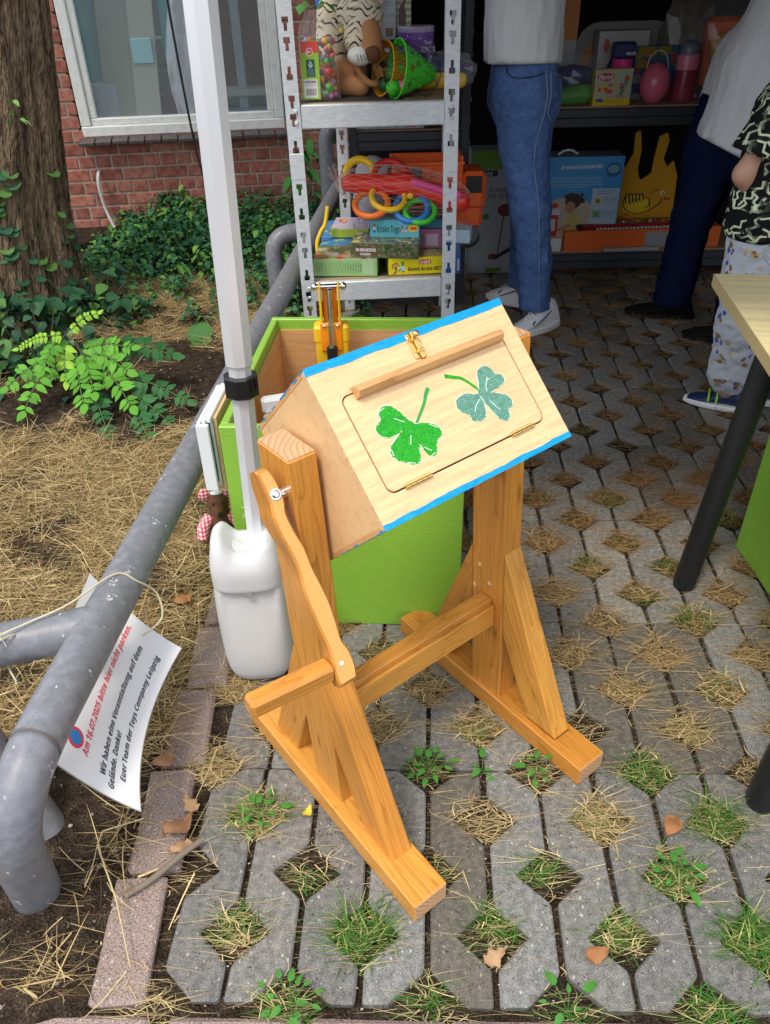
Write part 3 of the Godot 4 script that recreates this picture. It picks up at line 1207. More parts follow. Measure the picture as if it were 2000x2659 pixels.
	put(room, "carton", bx(Vector3(0.5, 0.22, 0.25), 0.004), mat(L(0.06, 0.08, 0.14), 0.6), at(Vector3(-0.75, 0.6, -0.35)))
	put(room, "pillar", bx(Vector3(0.06, 1.7, 0.05), 0.004), mat(L(0.2, 0.26, 0.3), 0.4), at(Vector3(-0.86, 1.5, -0.35)))
	put(room, "brick_pier", bx(Vector3(0.42, 1.8, 0.1), 0.004), mat(L(0.14, 0.05, 0.03), 0.9, {tex = T.brick, tri = Vector3(6, 14, 6)}), at(Vector3(-0.83, 1.7, -0.6)))
	# crumpled plastic sheet
	var pl := S.new()
	var rows := []
	for i in 26:
		var row := PackedVector3Array()
		for k in 14:
			var yy := 0.66 + i * 0.06
			var xx := -1.22 + 0.28 * (k / 13.0 - 0.2) + 0.05 * sin(yy * 5.0)
			row.append(Vector3(xx, yy, -0.16 + hills.get_noise_2d(xx * 500, yy * 300) * 0.05 + 0.03 * sin(k * 1.3 + yy * 4.0)))
		rows.append(row)
	pl.loft(rows, false, false)
	put(room, "plastic_sheet", pl, mat(Color(0.95, 0.97, 1.0), 0.3, {alpha = 0.5}))


func frame_shape(x0: float, x1: float, y0: float, y1: float, w: float, d: float) -> S:
	var s := S.new()
	s.box(Vector3((x0 + x1) / 2, y0 + w / 2, 0), Vector3(x1 - x0, w, d), 0.006)
	s.box(Vector3((x0 + x1) / 2, y1 - w / 2, 0), Vector3(x1 - x0, w, d), 0.006)
	s.box(Vector3(x0 + w / 2, (y0 + y1) / 2, 0), Vector3(w, y1 - y0 - 2 * w, d - 0.004), 0.006)
	s.box(Vector3(x1 - w / 2, (y0 + y1) / 2, 0), Vector3(w, y1 - y0 - 2 * w, d - 0.004), 0.006)
	return s


# ---------------------------------------------------------------- black stall tent behind the goods
func build_stall():
	var t := thing("stall_tent", "black fabric market tent sheltering the dark shelves of toys", "tent")
	put(t, "back_wall", bx(Vector3(3.4, 2.6, 0.012), 0, Vector3(1.56, 1.3, -4.78)), M.black_matt)
	put(t, "side_wall", bx(Vector3(0.012, 2.0, 3.5), 0, Vector3(3.2, 1.05, -3.03)), M.black_matt)
	put(t, "side_wall", bx(Vector3(0.012, 1.2, 0.7), 0, Vector3(-0.12, 1.75, -4.42)), M.black_matt)
	var s := S.new()
	s.quad(Vector3(-0.4, 1.95, -1.28), Vector3(3.2, 1.95, -1.28), Vector3(2.4, 2.6, -3.2), Vector3(0.4, 2.6, -3.2))
	s.quad(Vector3(0.4, 2.6, -3.2), Vector3(2.4, 2.6, -3.2), Vector3(3.2, 2.2, -4.78), Vector3(-0.3, 2.2, -4.78))
	s.tri(Vector3(-0.4, 1.95, -1.28), Vector3(0.4, 2.6, -3.2), Vector3(-0.3, 2.2, -4.78))
	s.tri(Vector3(3.2, 1.95, -1.28), Vector3(3.2, 2.2, -4.78), Vector3(2.4, 2.6, -3.2))
	put(t, "roof", s, M.black_matt)


# ---------------------------------------------------------------- tree, ivy, railing
func leaf_shape(l: float, w: float, fold := 0.25, droop := 0.2, seg := 5) -> S:
	# a leaf from the origin along +z with a raised midrib fold
	var s := S.new()
	var a := []
	for i in seg + 1:
		var q := float(i) / seg
		var ww := w * 0.5 * sin(PI * pow(q, 0.75)) * (1.0 - q * 0.12)
		var y := -droop * l * q * q
		var z := l * q
		a.append(PackedVector3Array([Vector3(-ww, y + ww * fold, z), Vector3(0, y, z), Vector3(ww, y + ww * fold, z)]))
	s.loft(a, false, false)
	s.face_up()
	return s


func colored(s: S, c: Color, shade := 0.12) -> Mesh:
	s.tint(c, shade)
	return s.mesh()


func trunk_point(y: float, a: float) -> Vector3:
	var cx := -1.93 + 0.2 * y
	var r := 0.335 - 0.06 * y + 0.14 * exp(-y * 7.0)
	var rib := 1.0 + 0.07 * sin(a * 3.0 + 1.0 + y * 0.4) + 0.035 * sin(a * 7.0 + y) + 0.11 * (0.25 - absf(hills.get_noise_2d(a * 105.0 + y * 6.0, y * 22.0)))
	return Vector3(cx + cos(a) * r * rib, y, -3.92 + sin(a) * r * rib)


func build_tree():
	var t := thing("tree", "thick old tree trunk with furrowed brown bark and ivy at its foot", "tree")
	var s := S.new()
	var rings := []
	for i in 132:
		var y := -0.1 + i * 0.025
		var ring := PackedVector3Array()
		for k in 150:
			ring.append(trunk_point(y, TAU * k / 150))
		rings.append(ring)
	s.loft(rings, true, true, false, Vector2(3.0, 2.4))
	put(t, "trunk", s, M.bark)
	var cr := S.new()
	for k in 3:
		var a := TAU * k / 3
		cr.tube([Vector3(-1.24, 3.1, -3.92), Vector3(-1.24 + cos(a) * 0.4, 3.7, -3.92 + sin(a) * 0.4), Vector3(-1.24 + cos(a) * 1.2, 4.4, -3.92 + sin(a) * 1.2)], [0.12, 0.09, 0.03], 8)
	put(t, "limb", cr, M.bark)
	var xs := []
	var cols := PackedColorArray()
	for k in 5000:
		var d := Vector3(rng.randfn(), rng.randfn() * 0.45, rng.randfn()).limit_length(2.2) * 0.75
		xs.append(Transform3D(Basis.from_euler(Vector3(rng.randf_range(-1, 1), rng.randf() * TAU, 0)).scaled(Vector3.ONE * rng.randf_range(0.8, 1.4)), Vector3(-1.5, 4.7, -4.3) + d))
		cols.append(Color(0.04, 0.085, 0.025) * rng.randf_range(0.7, 1.5))
	scatter(t, "crown", leaf_shape(0.09, 0.05).mesh(), M.leaf, xs, cols)
	# sprout on the bark
	var sp := thing("bark_sprout", "small pale green sprout of round leaves growing from the tree bark", "sprout", Vector3(-1.49, 1.0, -3.575))
	var st := S.new()
	st.tube([Vector3(0.02, -0.03, -0.08), Vector3(0, 0, 0), Vector3(-0.01, 0.06, 0.01)], 0.002, 5)
	st.tint(Color(0.12, 0.2, 0.06))
	put(sp, "stem", st, M.leaf)
	var pale := colored(leaf_shape(0.034, 0.024), Color(0.2, 0.36, 0.11))
	for q in [[-0.012, 0.06, 170], [0.012, 0.055, 60], [-0.005, 0.015, 200], [-0.01, -0.02, 260], [0.02, -0.012, 80], [0.035, -0.02, 110]]:
		put(sp, "leaf", pale, M.leaf, Transform3D(Basis.from_euler(Vector3(0.6, deg_to_rad(q[2]), 0.2)), Vector3(q[0], q[1], 0.01)))
	# ivy climbing the foot of the trunk, each leaf its own piece
	var iv := thing("ivy_vine", "dark green ivy climbing the foot of the tree trunk", "ivy")
	var stm := S.new()
	for k in 6:
		var a0 := 0.3 + k * 0.32
		var line := []
		for i in 9:
			var y := i * 0.09
			line.append(trunk_point(y, a0 + sin(i * 1.1 + k) * 0.08) + Vector3(0, 0, 0.006))
		stm.tube(line, 0.0035, 5)
	put(iv, "stem", stm, mat(L(0.08, 0.06, 0.03), 0.8))
	var kinds := []
	for c in [Color(0.024, 0.075, 0.036), Color(0.032, 0.1, 0.042), Color(0.04, 0.105, 0.052), Color(0.075, 0.17, 0.04), Color(0.026, 0.085, 0.05)]:
		kinds.append(colored(leaf_shape(0.085, 0.068, 0.2, 0.25), c))
	var yel := colored(leaf_shape(0.06, 0.042, 0.2, 0.2), Color(0.25, 0.28, 0.03))
	for k in 190:
		var y := pow(rng.randf(), 1.9) * 0.8 + 0.02
		var a := rng.randf_range(0.15, 2.6)
		if y > 0.35 and a < 0.9 and rng.randf() < 0.6:
			a += 1.0
		var p := trunk_point(y, a)
		var out := (p - Vector3(-1.93 + 0.2 * y, y, -3.92)).normalized()
		if y < 0.2:
			p += out * rng.randf_range(0.0, 0.12)
		var b := Basis.looking_at(-Vector3(0, -1, 0) * 0.9 - out * 0.8 + Vector3(rng.randf_range(-0.5, 0.5), 0, 0), out)
		b = Basis(Vector3.UP, rng.randf_range(-0.3, 0.3)) * b * Basis(Vector3.UP, PI)
		b = b.scaled(Vector3.ONE * rng.randf_range(0.65, 1.25))
		put(iv, "leaf", yel if rng.randf() < 0.05 else kinds[rng.randi_range(0, 4)], M.leaf, Transform3D(b, p + out * rng.randf_range(0.01, 0.035)))
	# low leafy mounds about the trunk
	for q in [[Vector3(-1.42, 0, -3.78), "dark glossy ivy bush beside the right foot of the tree", 150, 0.0], [Vector3(-1.78, 0, -3.42), "thick dark ivy mound in front of the tree foot at the left edge", 210, 0.0], [Vector3(-1.5, 0, -3.2), "low variegated leafy mound between ivy and seedling", 150, 0.35]]:
		ivy_mound(q[0], q[1], q[2], q[3], kinds)


func ivy_mound(spot: Vector3, label: String, count: int, pale: float, kinds: Array):
	var sh := thing("ivy_shrub", label, "shrub", spot)
	var light := colored(leaf_shape(0.06, 0.045, 0.2, 0.25), Color(0.13, 0.24, 0.1))
	var tw := S.new()
	for k in 9:
		var a := k * 0.75
		tw.tube([Vector3(0, 0, 0), Vector3(cos(a) * 0.05, 0.1, sin(a) * 0.05), Vector3(cos(a) * 0.16, 0.22 + 0.03 * (k % 4), sin(a) * 0.12)], [0.005, 0.004, 0.002], 5)
	put(sh, "stem", tw, mat(L(0.06, 0.05, 0.03), 0.8))
	for k in count:
		var p := Vector3(rng.randfn() * 0.15, absf(rng.randfn()) * (0.13 if pale == 0.0 else 0.07) + 0.02, rng.randfn() * 0.12)
		var b := Basis.from_euler(Vector3(rng.randf_range(-0.2, 0.9), rng.randf() * TAU, rng.randf_range(-0.4, 0.4))).scaled(Vector3.ONE * rng.randf_range(0.6, 1.1))
		put(sh, "leaf", light if rng.randf() < pale else kinds[rng.randi_range(0, 4)], M.leaf, Transform3D(b, p))


func bend(a: Vector3, b: Vector3, c: Vector3, r: float, n := 10) -> Array:
	# from a to b to c with the corner at b rounded
	var u := (a - b).normalized()
	var v := (c - b).normalized()
	var p0 := b + u * r
	var p1 := b + v * r
	var out := [a]
	for i in n + 1:
		var q := float(i) / n
		out.append(p0.lerp(b, q).lerp(b.lerp(p1, q), q))
	out.append(c)
	return out


func build_railing():
	var t := thing("tube_railing", "long thick grey painted steel tube railing with paint chips beside the kerb", "railing")
	# the tube runs along the bed at knee height and bends down at the near end
	var h := 0.385
	var near := Vector3(-0.618, h, -0.725)
	var far := Vector3(-0.235, h, -4.97)
	var s := S.new()
	s.tube(bend(far, near, Vector3(-0.705, -0.06, -0.825), 0.2, 14), 0.0445, 28, true)
	put(t, "tube", s, M.tube)
	var w := S.new()
	var dir := (far - near).normalized()
	w.tube([near + dir * 0.125, near + dir * 0.13], 0.0458, 28, false)
	put(t, "weld_ring", w, mat(L(0.13, 0.11, 0.1), 0.6))
	# branches to the left that turn down to the ground
	for q in [[0.425, Vector3(-0.90, h, -1.06), Vector3(-0.70, -0.06, -0.93)], [3.335, Vector3(-0.535, h, -3.95), Vector3(-0.52, -0.06, -3.93)]]:
		var j: Vector3 = near + dir * q[0]
		var b := S.new()
		b.tube(bend(j, q[1], q[2], 0.11, 10), 0.0435, 24, true)
		put(t, "branch", b, M.tube)
	var hp := S.new()
	hp.tube(bend(Vector3(-0.3, -0.05, -5.0), Vector3(-0.3, 0.74, -5.02), Vector3(0.6, 0.74, -5.1), 0.13, 10), 0.0435, 20, true)
	put(t, "upright_hoop", hp, M.tube)
	# bollard by the wall behind the tree
	var bo := thing("bollard", "slim dark grey tube bollard with rounded cap behind the tree", "bollard", Vector3(-1.93, 0, -4.95))
	put(bo, "post", lathe_mesh([Vector2(0.05, -0.05), Vector2(0.05, 0.45), Vector2(0.046, 0.47)]), mat(L(0.11, 0.115, 0.13), 0.5))
	put(bo, "cap", lathe_mesh([Vector2(0.052, 0.46), Vector2(0.05, 0.49), Vector2(0.036, 0.51), Vector2(0.004, 0.52)]), mat(L(0.2, 0.24, 0.3), 0.5))
	# laminated notice and its string
	var sg := thing("paper_notice", "laminated white no-parking notice with black and red German text hung from the railing", "sign")
	var ps := S.new()
	var rows := []
	for i in 25:
		var row := PackedVector3Array()
		for k in 13:
			row.append(notice_point(0.42 * i / 24.0, 0.297 * k / 12.0, 0.0))
		rows.append(row)
	ps.loft(rows, false, false)
	ps.face_up()
	put(sg, "sheet", ps, M.paper)
	var rim := S.new()
	var edge := []
	for i in 25:
		edge.append(notice_point(0.42 * i / 24.0, 0.297, 0.0))
	rim.tube(edge, 0.0012, 5)
	edge = []
	for i in 13:
		edge.append(notice_point(0.0, 0.297 * i / 12.0, 0.0))
	rim.tube(edge, 0.0012, 5)
	put(sg, "laminate_edge", rim, mat(L(0.28, 0.27, 0.24), 0.3))
	for q in [["Am 16.07.2025 bitte hier nicht parken.", 0.055, 0.137, 0.335, M.red_ink], ["Wir haben eine Veranstaltung auf dem", 0.04, 0.189, 0.325, M.ink], ["Gelände. Danke!", 0.02, 0.215, 0.135, M.ink], ["Euer Team der Toys Company Leipzig", 0.05, 0.246, 0.322, M.ink]]:
		var am := text_mesh(q[0], 0.0215, true, "Droid Sans", true)
		var wd := am.get_aabb().end.x
		var arr := am.surface_get_arrays(0)
		var v: PackedVector3Array = arr[Mesh.ARRAY_VERTEX]
		var nn: PackedVector3Array = arr[Mesh.ARRAY_NORMAL]
		for i in v.size():
			v[i] = notice_point(q[1] + v[i].x / wd * q[3], q[2] - v[i].y, 0.0008 + v[i].z)
			nn[i] = Vector3.UP
		arr[Mesh.ARRAY_VERTEX] = v
		arr[Mesh.ARRAY_NORMAL] = nn
		var out := ArrayMesh.new()
		out.add_surface_from_arrays(Mesh.PRIMITIVE_TRIANGLES, arr)
		put(sg, "lettering", out, q[4])
	for q in [[0.021, 0.0007, M.red_ink], [0.015, 0.0011, M.blue]]:
		var ds := S.new()
		for i in 28:
			var a := TAU * i / 28
			var b := TAU * (i + 1) / 28
			ds.tri(notice_point(0.075, 0.106, q[1]), notice_point(0.075 + cos(a) * q[0], 0.106 + sin(a) * q[0], q[1]), notice_point(0.075 + cos(b) * q[0], 0.106 + sin(b) * q[0], q[1]))
		put(sg, "no_parking_emblem", ds, q[2])
	# string tied round the tubes and through the notice
	var st := thing("string", "frayed pale string tied round the railing to hold the notice", "string")
	var sl := S.new()
	var jn := near + dir * 0.465
	var loop := []
	for i in 15:
		var a := -0.5 + 4.3 * i / 14.0
		loop.append(Vector3(-0.735 + 0.02 * sin(a * 2.0), h + cos(a) * 0.047, -1.06 - sin(a) * 0.047))
	sl.tube(loop, 0.0022, 6)
	sl.tube(smooth_line([Vector3(-0.735, h + 0.05, -1.075), Vector3(-0.69, h + 0.05, -1.11), Vector3(-0.63, h + 0.053, -1.155), jn + Vector3(0.01, 0.05, -0.06), jn + Vector3(0.05, 0.02, -0.07), jn + Vector3(0.075, -0.03, -0.09), jn + Vector3(0.085, -0.075, -0.06), jn + Vector3(0.05, -0.09, -0.02)], 6), 0.0022, 6)
	sl.tube(smooth_line([Vector3(-0.735, h + 0.05, -1.075), Vector3(-0.77, h + 0.053, -1.04), Vector3(-0.8, h + 0.03, -0.99), Vector3(-0.81, h - 0.03, -0.955), Vector3(-0.815, h - 0.06, -0.94)], 6), 0.004, 6)
	put(st, "strand", sl, mat(L(0.56, 0.52, 0.36), 0.9))
	var fr := S.new()
	for k in 14:
		var e := Vector3(-0.814, h - 0.055, -0.94) + Vector3(rng.randf_range(-0.02, 0.02), rng.randf_range(-0.03, 0.0), rng.randf_range(0.0, 0.03))
		fr.tube([Vector3(-0.81, h - 0.03, -0.955), e], 0.0008, 4)
	for k in 8:
		var e := Vector3(-0.735, h + 0.05, -1.07) + Vector3(rng.randf_range(-0.03, 0.03), rng.randf_range(0.0, 0.02), rng.randf_range(-0.04, 0.04))
		fr.tube([Vector3(-0.735, h + 0.05, -1.07), e], 0.0006, 4)
	put(st, "frayed_end", fr, mat(L(0.6, 0.56, 0.4), 0.9))
	# cables by the wall
	var c1 := thing("wall_cable", "white cable coming out of the brick wall and hanging into the ground cover", "cable")
	var cs := S.new()
	cs.tube(smooth_line([Vector3(-1.835, 0.41, -5.5), Vector3(-1.83, 0.4, -5.44), Vector3(-1.835, 0.33, -5.42), Vector3(-1.825, 0.2, -5.42), Vector3(-1.79, 0.1, -5.4), Vector3(-1.74, 0.0, -5.36)], 8), 0.0105, 10)
	put(c1, "sheath", cs, M.cable)
	var c2 := thing("hanging_cord", "thin black cord hanging across the window in front of the wall", "cord")
	var hs := S.new()
	hs.tube(smooth_line([Vector3(-1.16, 2.4, -5.2), Vector3(-1.15, 1.35, -5.2), Vector3(-1.12, 0.66, -5.2), Vector3(-1.09, 0.4, -5.2), Vector3(-1.085, 0.15, -5.2), Vector3(-1.1, 0.0, -5.2)], 10), 0.007, 8)
	put(c2, "sheath", hs, M.ink)


func notice_point(s: float, q: float, lift: float) -> Vector3:
	# s along the writing, q across the lines; the sheet leaves the tube and sags, bowed at its free edge
	var a := s / 0.42
	var b := q / 0.297
	var p00 := Vector3(-0.675, 0.32, -0.925)
	var p10 := Vector3(-0.685, 0.328, -1.385)
	var p01 := Vector3(-0.46, 0.2, -0.847)
	var p11 := Vector3(-0.47, 0.2, -1.265)
	var p := p00.lerp(p10, a).lerp(p01.lerp(p11, a), b)
	p += Vector3(-0.035, -0.012, 0.0) * 4.0 * a * (1.0 - a) * b
	p.y -= 0.025 * 4.0 * b * (1.0 - b)
	return p + Vector3(0.5, 0.86, 0.0) * lift


func lathe_mesh(prof: Array, seg := 28) -> Mesh:
	var s := S.new()
	s.lathe(prof, seg)
	return s.mesh()


# ---------------------------------------------------------------- lottery drum on its stand
func plank(parent: Node, called: String, a: Vector3, b: Vector3, side: Vector3, w: float, d: float, m: Material, bev := 0.0025) -> MeshInstance3D:
	# a bar from a to b: w wide along side, d deep across; grain runs along it
	var x := (b - a).normalized()
	var z := (side - x * side.dot(x)).normalized()
	var y := z.cross(x)
	return put(parent, called, bx(Vector3(a.distance_to(b), d, w), bev), m, Transform3D(Basis(x, y, z), (a + b) / 2))


func side_board(parent: Node, called: String, prof: Array, u0: float, u1: float, m: Material, x: Transform3D, bev := 0.0025) -> MeshInstance3D:
	# profile of (w, v) points pushed along u; the grain runs from its first point to the last
	var o: Vector2 = prof[0]
	var d: Vector2 = (prof[-1] - o).normalized()
	var e := Vector2(-d.y, d.x)
	var q := PackedVector2Array()
	for p in prof:
		q.append(Vector2((p - o).dot(d), (p - o).dot(e)))
	var s := S.new()
	# local x = d in (w, v), local y = e, local z = x cross y
	var X := Vector3(0, d.y, d.x)
	var Y := Vector3(0, e.y, e.x)
	var Z := X.cross(Y)
	var z0 := u0 if Z.x > 0 else -u1
	var z1 := u1 if Z.x > 0 else -u0
	s.prism(q, z0, z1, bev)
	return put(parent, called, s, m, x * Transform3D(Basis(X, Y, Z), Vector3(0, o.y, o.x)))


func build_lottery_stand():
	var t := thing("lottery_drum", "varnished pine stand with a crank and a pale wooden box with two painted clovers", "raffle drum", Vector3(0.036, 0, -0.735), 37.0)
	var lean := Transform3D(Basis.from_euler(Vector3(-0.022, 0, 0.036)), Vector3.ZERO)
	lean = Transform3D(Basis(), Vector3(0.27, 0.05, -0.3)) * lean * Transform3D(Basis(), Vector3(-0.27, -0.05, 0.3))
	var W := Vector3(0, 0, 1)
	# feet
	for q in [[0.04, 0.0, M.pine_b, "long front-left foot beam"], [0.503, -0.008, M.pine_c, "right foot beam"]]:
		var f := plank(t, "foot", Vector3(q[0], 0.026, q[1] - 0.612), Vector3(q[0], 0.026, q[1]), Vector3.RIGHT, 0.079, 0.052, q[2], 0.003)
		put(f, "end_grain", bx(Vector3(0.001, 0.046, 0.073), 0.0), M.endgrain, at(Vector3(0.3062, 0, 0)))
	# posts
	for q in [[0.047, M.pine, 0.882], [0.498, M.pine_d, 0.93]]:
		var a: Vector3 = lean * Vector3(q[0], 0.04, -0.3075)
		var b: Vector3 = lean * Vector3(q[0], q[2], -0.3075)
		var p := plank(t, "post", a, b, W, 0.093, 0.05, q[1], 0.003)
		put(p, "end_grain", bx(Vector3(0.001, 0.0455, 0.0885), 0.0), M.endgrain, at(Vector3(a.distance_to(b) / 2 + 0.0006, 0, 0)))
	# braces in front of and behind each post
	for q in [[0.023, 0.0715, M.pine_d, M.pine], [0.475, 0.523, M.pine_b, M.pine_c]]:
		side_board(t, "brace", [Vector2(-0.092, 0.051), Vector2(-0.178, 0.051), Vector2(-0.2605, 0.25), Vector2(-0.2605, 0.468)], q[0], q[1], q[2], lean)
		side_board(t, "brace", [Vector2(-0.523, 0.051), Vector2(-0.437, 0.051), Vector2(-0.3545, 0.25), Vector2(-0.3545, 0.45)], q[0], q[1], q[3], lean)
	# dowel plugs on the posts
	for q in [[0.4728, 0.37, -0.3], [0.4728, 0.405, -0.33], [0.4728, 0.30, -0.345], [0.4728, 0.34, -0.345]]:
		var s := S.new()
		s.tube([Vector3(0.002, 0, 0), Vector3(-0.001, 0, 0)], 0.005, 12)
		put(t, "dowel_plug", s, M.ply, lean * at(Vector3(q[0], q[1], q[2])))
	# stretcher with its thin batten
	plank(t, "stretcher", lean * Vector3(0.0725, 0.296, -0.308), lean * Vector3(0.4725, 0.296, -0.308), W, 0.034, 0.074, M.pine_c)
	plank(t, "batten", lean * Vector3(0.0725, 0.289, -0.287), lean * Vector3(0.4725, 0.289, -0.287), W, 0.0085, 0.058, M.pine_b, 0.0015)
	# crank: a wavy arm clamped on the axle, its bolt, screw and handle
	var ca := deg_to_rad(28.0)
	var c0 := Vector3(0, 0.82, -0.285)
	var cx := Transform3D(Basis(Vector3(0, -cos(ca), sin(ca)), Vector3(-1, 0, 0), Vector3(0, sin(ca), cos(ca))), c0)
	# local x runs down the arm, y to the left, z out of its face
	var lo := smooth_line([Vector2(-0.046, -0.016), Vector2(-0.03, -0.014), Vector2(0.0, -0.0135), Vector2(0.021, -0.017), Vector2(0.064, -0.016), Vector2(0.091, -0.012), Vector2(0.117, -0.011), Vector2(0.146, -0.016), Vector2(0.178, -0.016), Vector2(0.211, -0.0145), Vector2(0.24, -0.013), Vector2(0.26, -0.015), Vector2(0.285, -0.019), Vector2(0.314, -0.019)], 3)
	var hi_ := smooth_line([Vector2(-0.046, 0.002), Vector2(-0.024, 0.009), Vector2(0.012, 0.0105), Vector2(0.034, 0.005), Vector2(0.055, 0.007), Vector2(0.084, 0.012), Vector2(0.124, 0.012), Vector2(0.154, 0.015), Vector2(0.185, 0.017), Vector2(0.222, 0.015), Vector2(0.25, 0.0125), Vector2(0.268, 0.0175), Vector2(0.295, 0.018), Vector2(0.314, 0.012)], 3)
	var bk := smooth_line([Vector2(-0.046, -0.012), Vector2(-0.03, -0.03), Vector2(0.0, -0.038), Vector2(0.021, -0.038), Vector2(0.05, -0.028), Vector2(0.085, -0.024), Vector2(0.11, -0.014), Vector2(0.14, -0.01), Vector2(0.18, -0.009), Vector2(0.22, -0.009), Vector2(0.25, -0.01), Vector2(0.27, -0.014), Vector2(0.295, -0.016), Vector2(0.314, -0.01)], 3)
	var hoops := []
	var face := S.new()
	for i in lo.size():
		var l: Vector2 = lo[i]
		var h: Vector2 = hi_[i]
		var n: float = bk[i].y
		var x: float = (l.x + h.x) / 2
		var y0: float = -h.y
		var y1: float = -l.y
		var z1 := 0.016 - (0.004 if i == 0 or i == lo.size() - 1 else 0.0)
		var c := 0.003
		hoops.append(PackedVector3Array([Vector3(x, y0, n + c), Vector3(x, y0 + c, n), Vector3(x, y1 - c, n), Vector3(x, y1, n + c), Vector3(x, y1, z1 - c), Vector3(x, y1 - c, z1), Vector3(x, y0 + c, z1), Vector3(x, y0, z1 - c)]))
	var s := S.new()
	s.loft(hoops, true, true, true)
	var ck := put(t, "crank_arm", s, M.pine_c, lean * cx)
	for i in range(1, lo.size() - 2):
		var q: PackedVector3Array = hoops[i]
		var w: PackedVector3Array = hoops[i + 1]
		face.quad(q[6], w[6], w[5], q[5])
		face.flip_last(Vector3.ZERO, 2, Vector3.BACK)
	put(ck, "face_panel", face, M.fleck, at(Vector3(0, 0, 0.0004)))
	var bo := S.new()
	bo.tube([Vector3(0, 0, 0.016), Vector3(0, 0, 0.0185)], 0.0088, 20)
	put(ck, "washer", bo, M.chrome, at(Vector3(-0.005, 0.001, 0)))
	var hd := S.new()
	hd.tube([Vector3(0, 0, 0.018), Vector3(0, 0, 0.0205), Vector3(0, 0, 0.0215)], [0.006, 0.006, 0.004], 14)
	put(ck, "bolt", hd, M.chrome, at(Vector3(-0.005, 0.001, 0)))
	var sc := S.new()
	sc.tube([Vector3(0, 0, 0.016), Vector3(0, 0, 0.0175)], 0.0038, 14)
	put(ck, "screw", sc, M.chrome, at(Vector3(0.277, 0.003, 0)))
	var ha: Vector3 = lean * (cx * Vector3(0.268, 0.158, 0.0))
	var hb: Vector3 = lean * (cx * Vector3(0.282, 0.0165, 0.0))
	var hx := (hb - ha).normalized()
	var hy := (Vector3.UP - hx * hx.y).normalized()
	put(t, "crank_handle", bar_x(ha.distance_to(hb), 0.0165, 0.006), M.pine_c, Transform3D(Basis(hx, hy, hx.cross(hy)), (ha + hb) / 2))
	var ax0 := S.new()
	ax0.tube([Vector3(0.008, 0.82, -0.285), Vector3(0.075, 0.82, -0.285)], 0.009, 16)
	put(t, "axle", ax0, M.chrome, lean)
	# the drum: a long square box turned on its edge
	var Tp := Vector2(1.0, -0.285)
	var Rp := Vector2(0.812, -0.112)
	var down := (Rp - Tp).normalized()
	var out := Vector2(-down.y, down.x)
	if out.y < 0:
		out = -out
	# local x = u, local y = from bottom edge R up to T, local z = out of the front panel
	var X := Vector3(1, 0, 0)
	var Y := Vector3(0, -down.x, -down.y)
	var Z := X.cross(Y)
	var len_ := 0.2565
	var dep := 0.238
	var mid := (Tp + Rp) / 2
	var bt := lean * Transform3D(Basis(X, Y, Z), Vector3(0.2725, mid.x, mid.y))
	var wd := 0.386
	var th := 0.009
	var drum := Node3D.new()
	drum.name = "drum"
	t.add_child(drum)
	drum.transform = bt
	var hw := wd / 2
	var hh := len_ / 2
	# front panel with the door opening
	var dc := Vector2(-0.0005, -0.007)
	var dw := 0.322
	var dh := 0.158
	var hole := round_rect(dw, dh, 0.014)
	var fp := S.new()
	panel_with_hole(fp, hw, hh - 0.0008, dc, hole, 0.0, -th)
	put(drum, "front_panel", fp, M.ply)
	put(drum, "back_panel", bx(Vector3(wd, len_ - 2 * th, th), 0.001), M.ply_dark, at(Vector3(0, 0, -dep + th / 2)))
	put(drum, "side_panel", bx(Vector3(wd, th, dep - th - 0.0005), 0.001), M.ply_dark, at(Vector3(0, hh - th / 2, -dep / 2 - th / 2)))
	put(drum, "side_panel", bx(Vector3(wd, th, dep - th - 0.0005), 0.001), M.ply_dark, at(Vector3(0, -hh + th / 2, -dep / 2 - th / 2)))
	for k in [-1.0, 1.0]:
		put(drum, "end_panel", bx(Vector3(th, len_ - 2 * th, dep - 2 * th), 0.0), M.end_ply, at(Vector3(k * (hw - th / 2 - 0.0006), 0, -dep / 2), Vector3(0, 0, 0)))
	# blue painted edges with an uneven border
	for k in [-1.0, 1.0]:
		var e := S.new()
		var n := 60
		for i in n:
			var x0 := -hw - 0.0004 + (wd + 0.0008) * i / n
			var x1 := -hw - 0.0004 + (wd + 0.0008) * (i + 1) / n
			var w0 := (0.0125 if k > 0 else 0.0085) + hills.get_noise_1d(x0 * 500.0 + k * 50) * 0.0022
			var w1 := (0.0125 if k > 0 else 0.0085) + hills.get_noise_1d(x1 * 500.0 + k * 50) * 0.0022
			var y0: float = k * (hh + 0.0006)
			if k > 0:
				e.quad(Vector3(x0, hh - w0, 0.0006), Vector3(x1, hh - w1, 0.0006), Vector3(x1, y0, 0.0006), Vector3(x0, y0, 0.0006))
				e.quad(Vector3(x0, y0, 0.0006), Vector3(x1, y0, 0.0006), Vector3(x1, y0, -0.012), Vector3(x0, y0, -0.012))
			else:
				e.quad(Vector3(x0, y0, 0.0006), Vector3(x1, y0, 0.0006), Vector3(x1, -hh + w1, 0.0006), Vector3(x0, -hh + w0, 0.0006))
				e.quad(Vector3(x0, y0, -0.010 - w0), Vector3(x1, y0, -0.010 - w1), Vector3(x1, y0, 0.0006), Vector3(x0, y0, 0.0006))
		put(drum, "blue_edge", e, M.blue_paint)
		# blue smears that ran over onto the end of the box
		var sm := S.new()
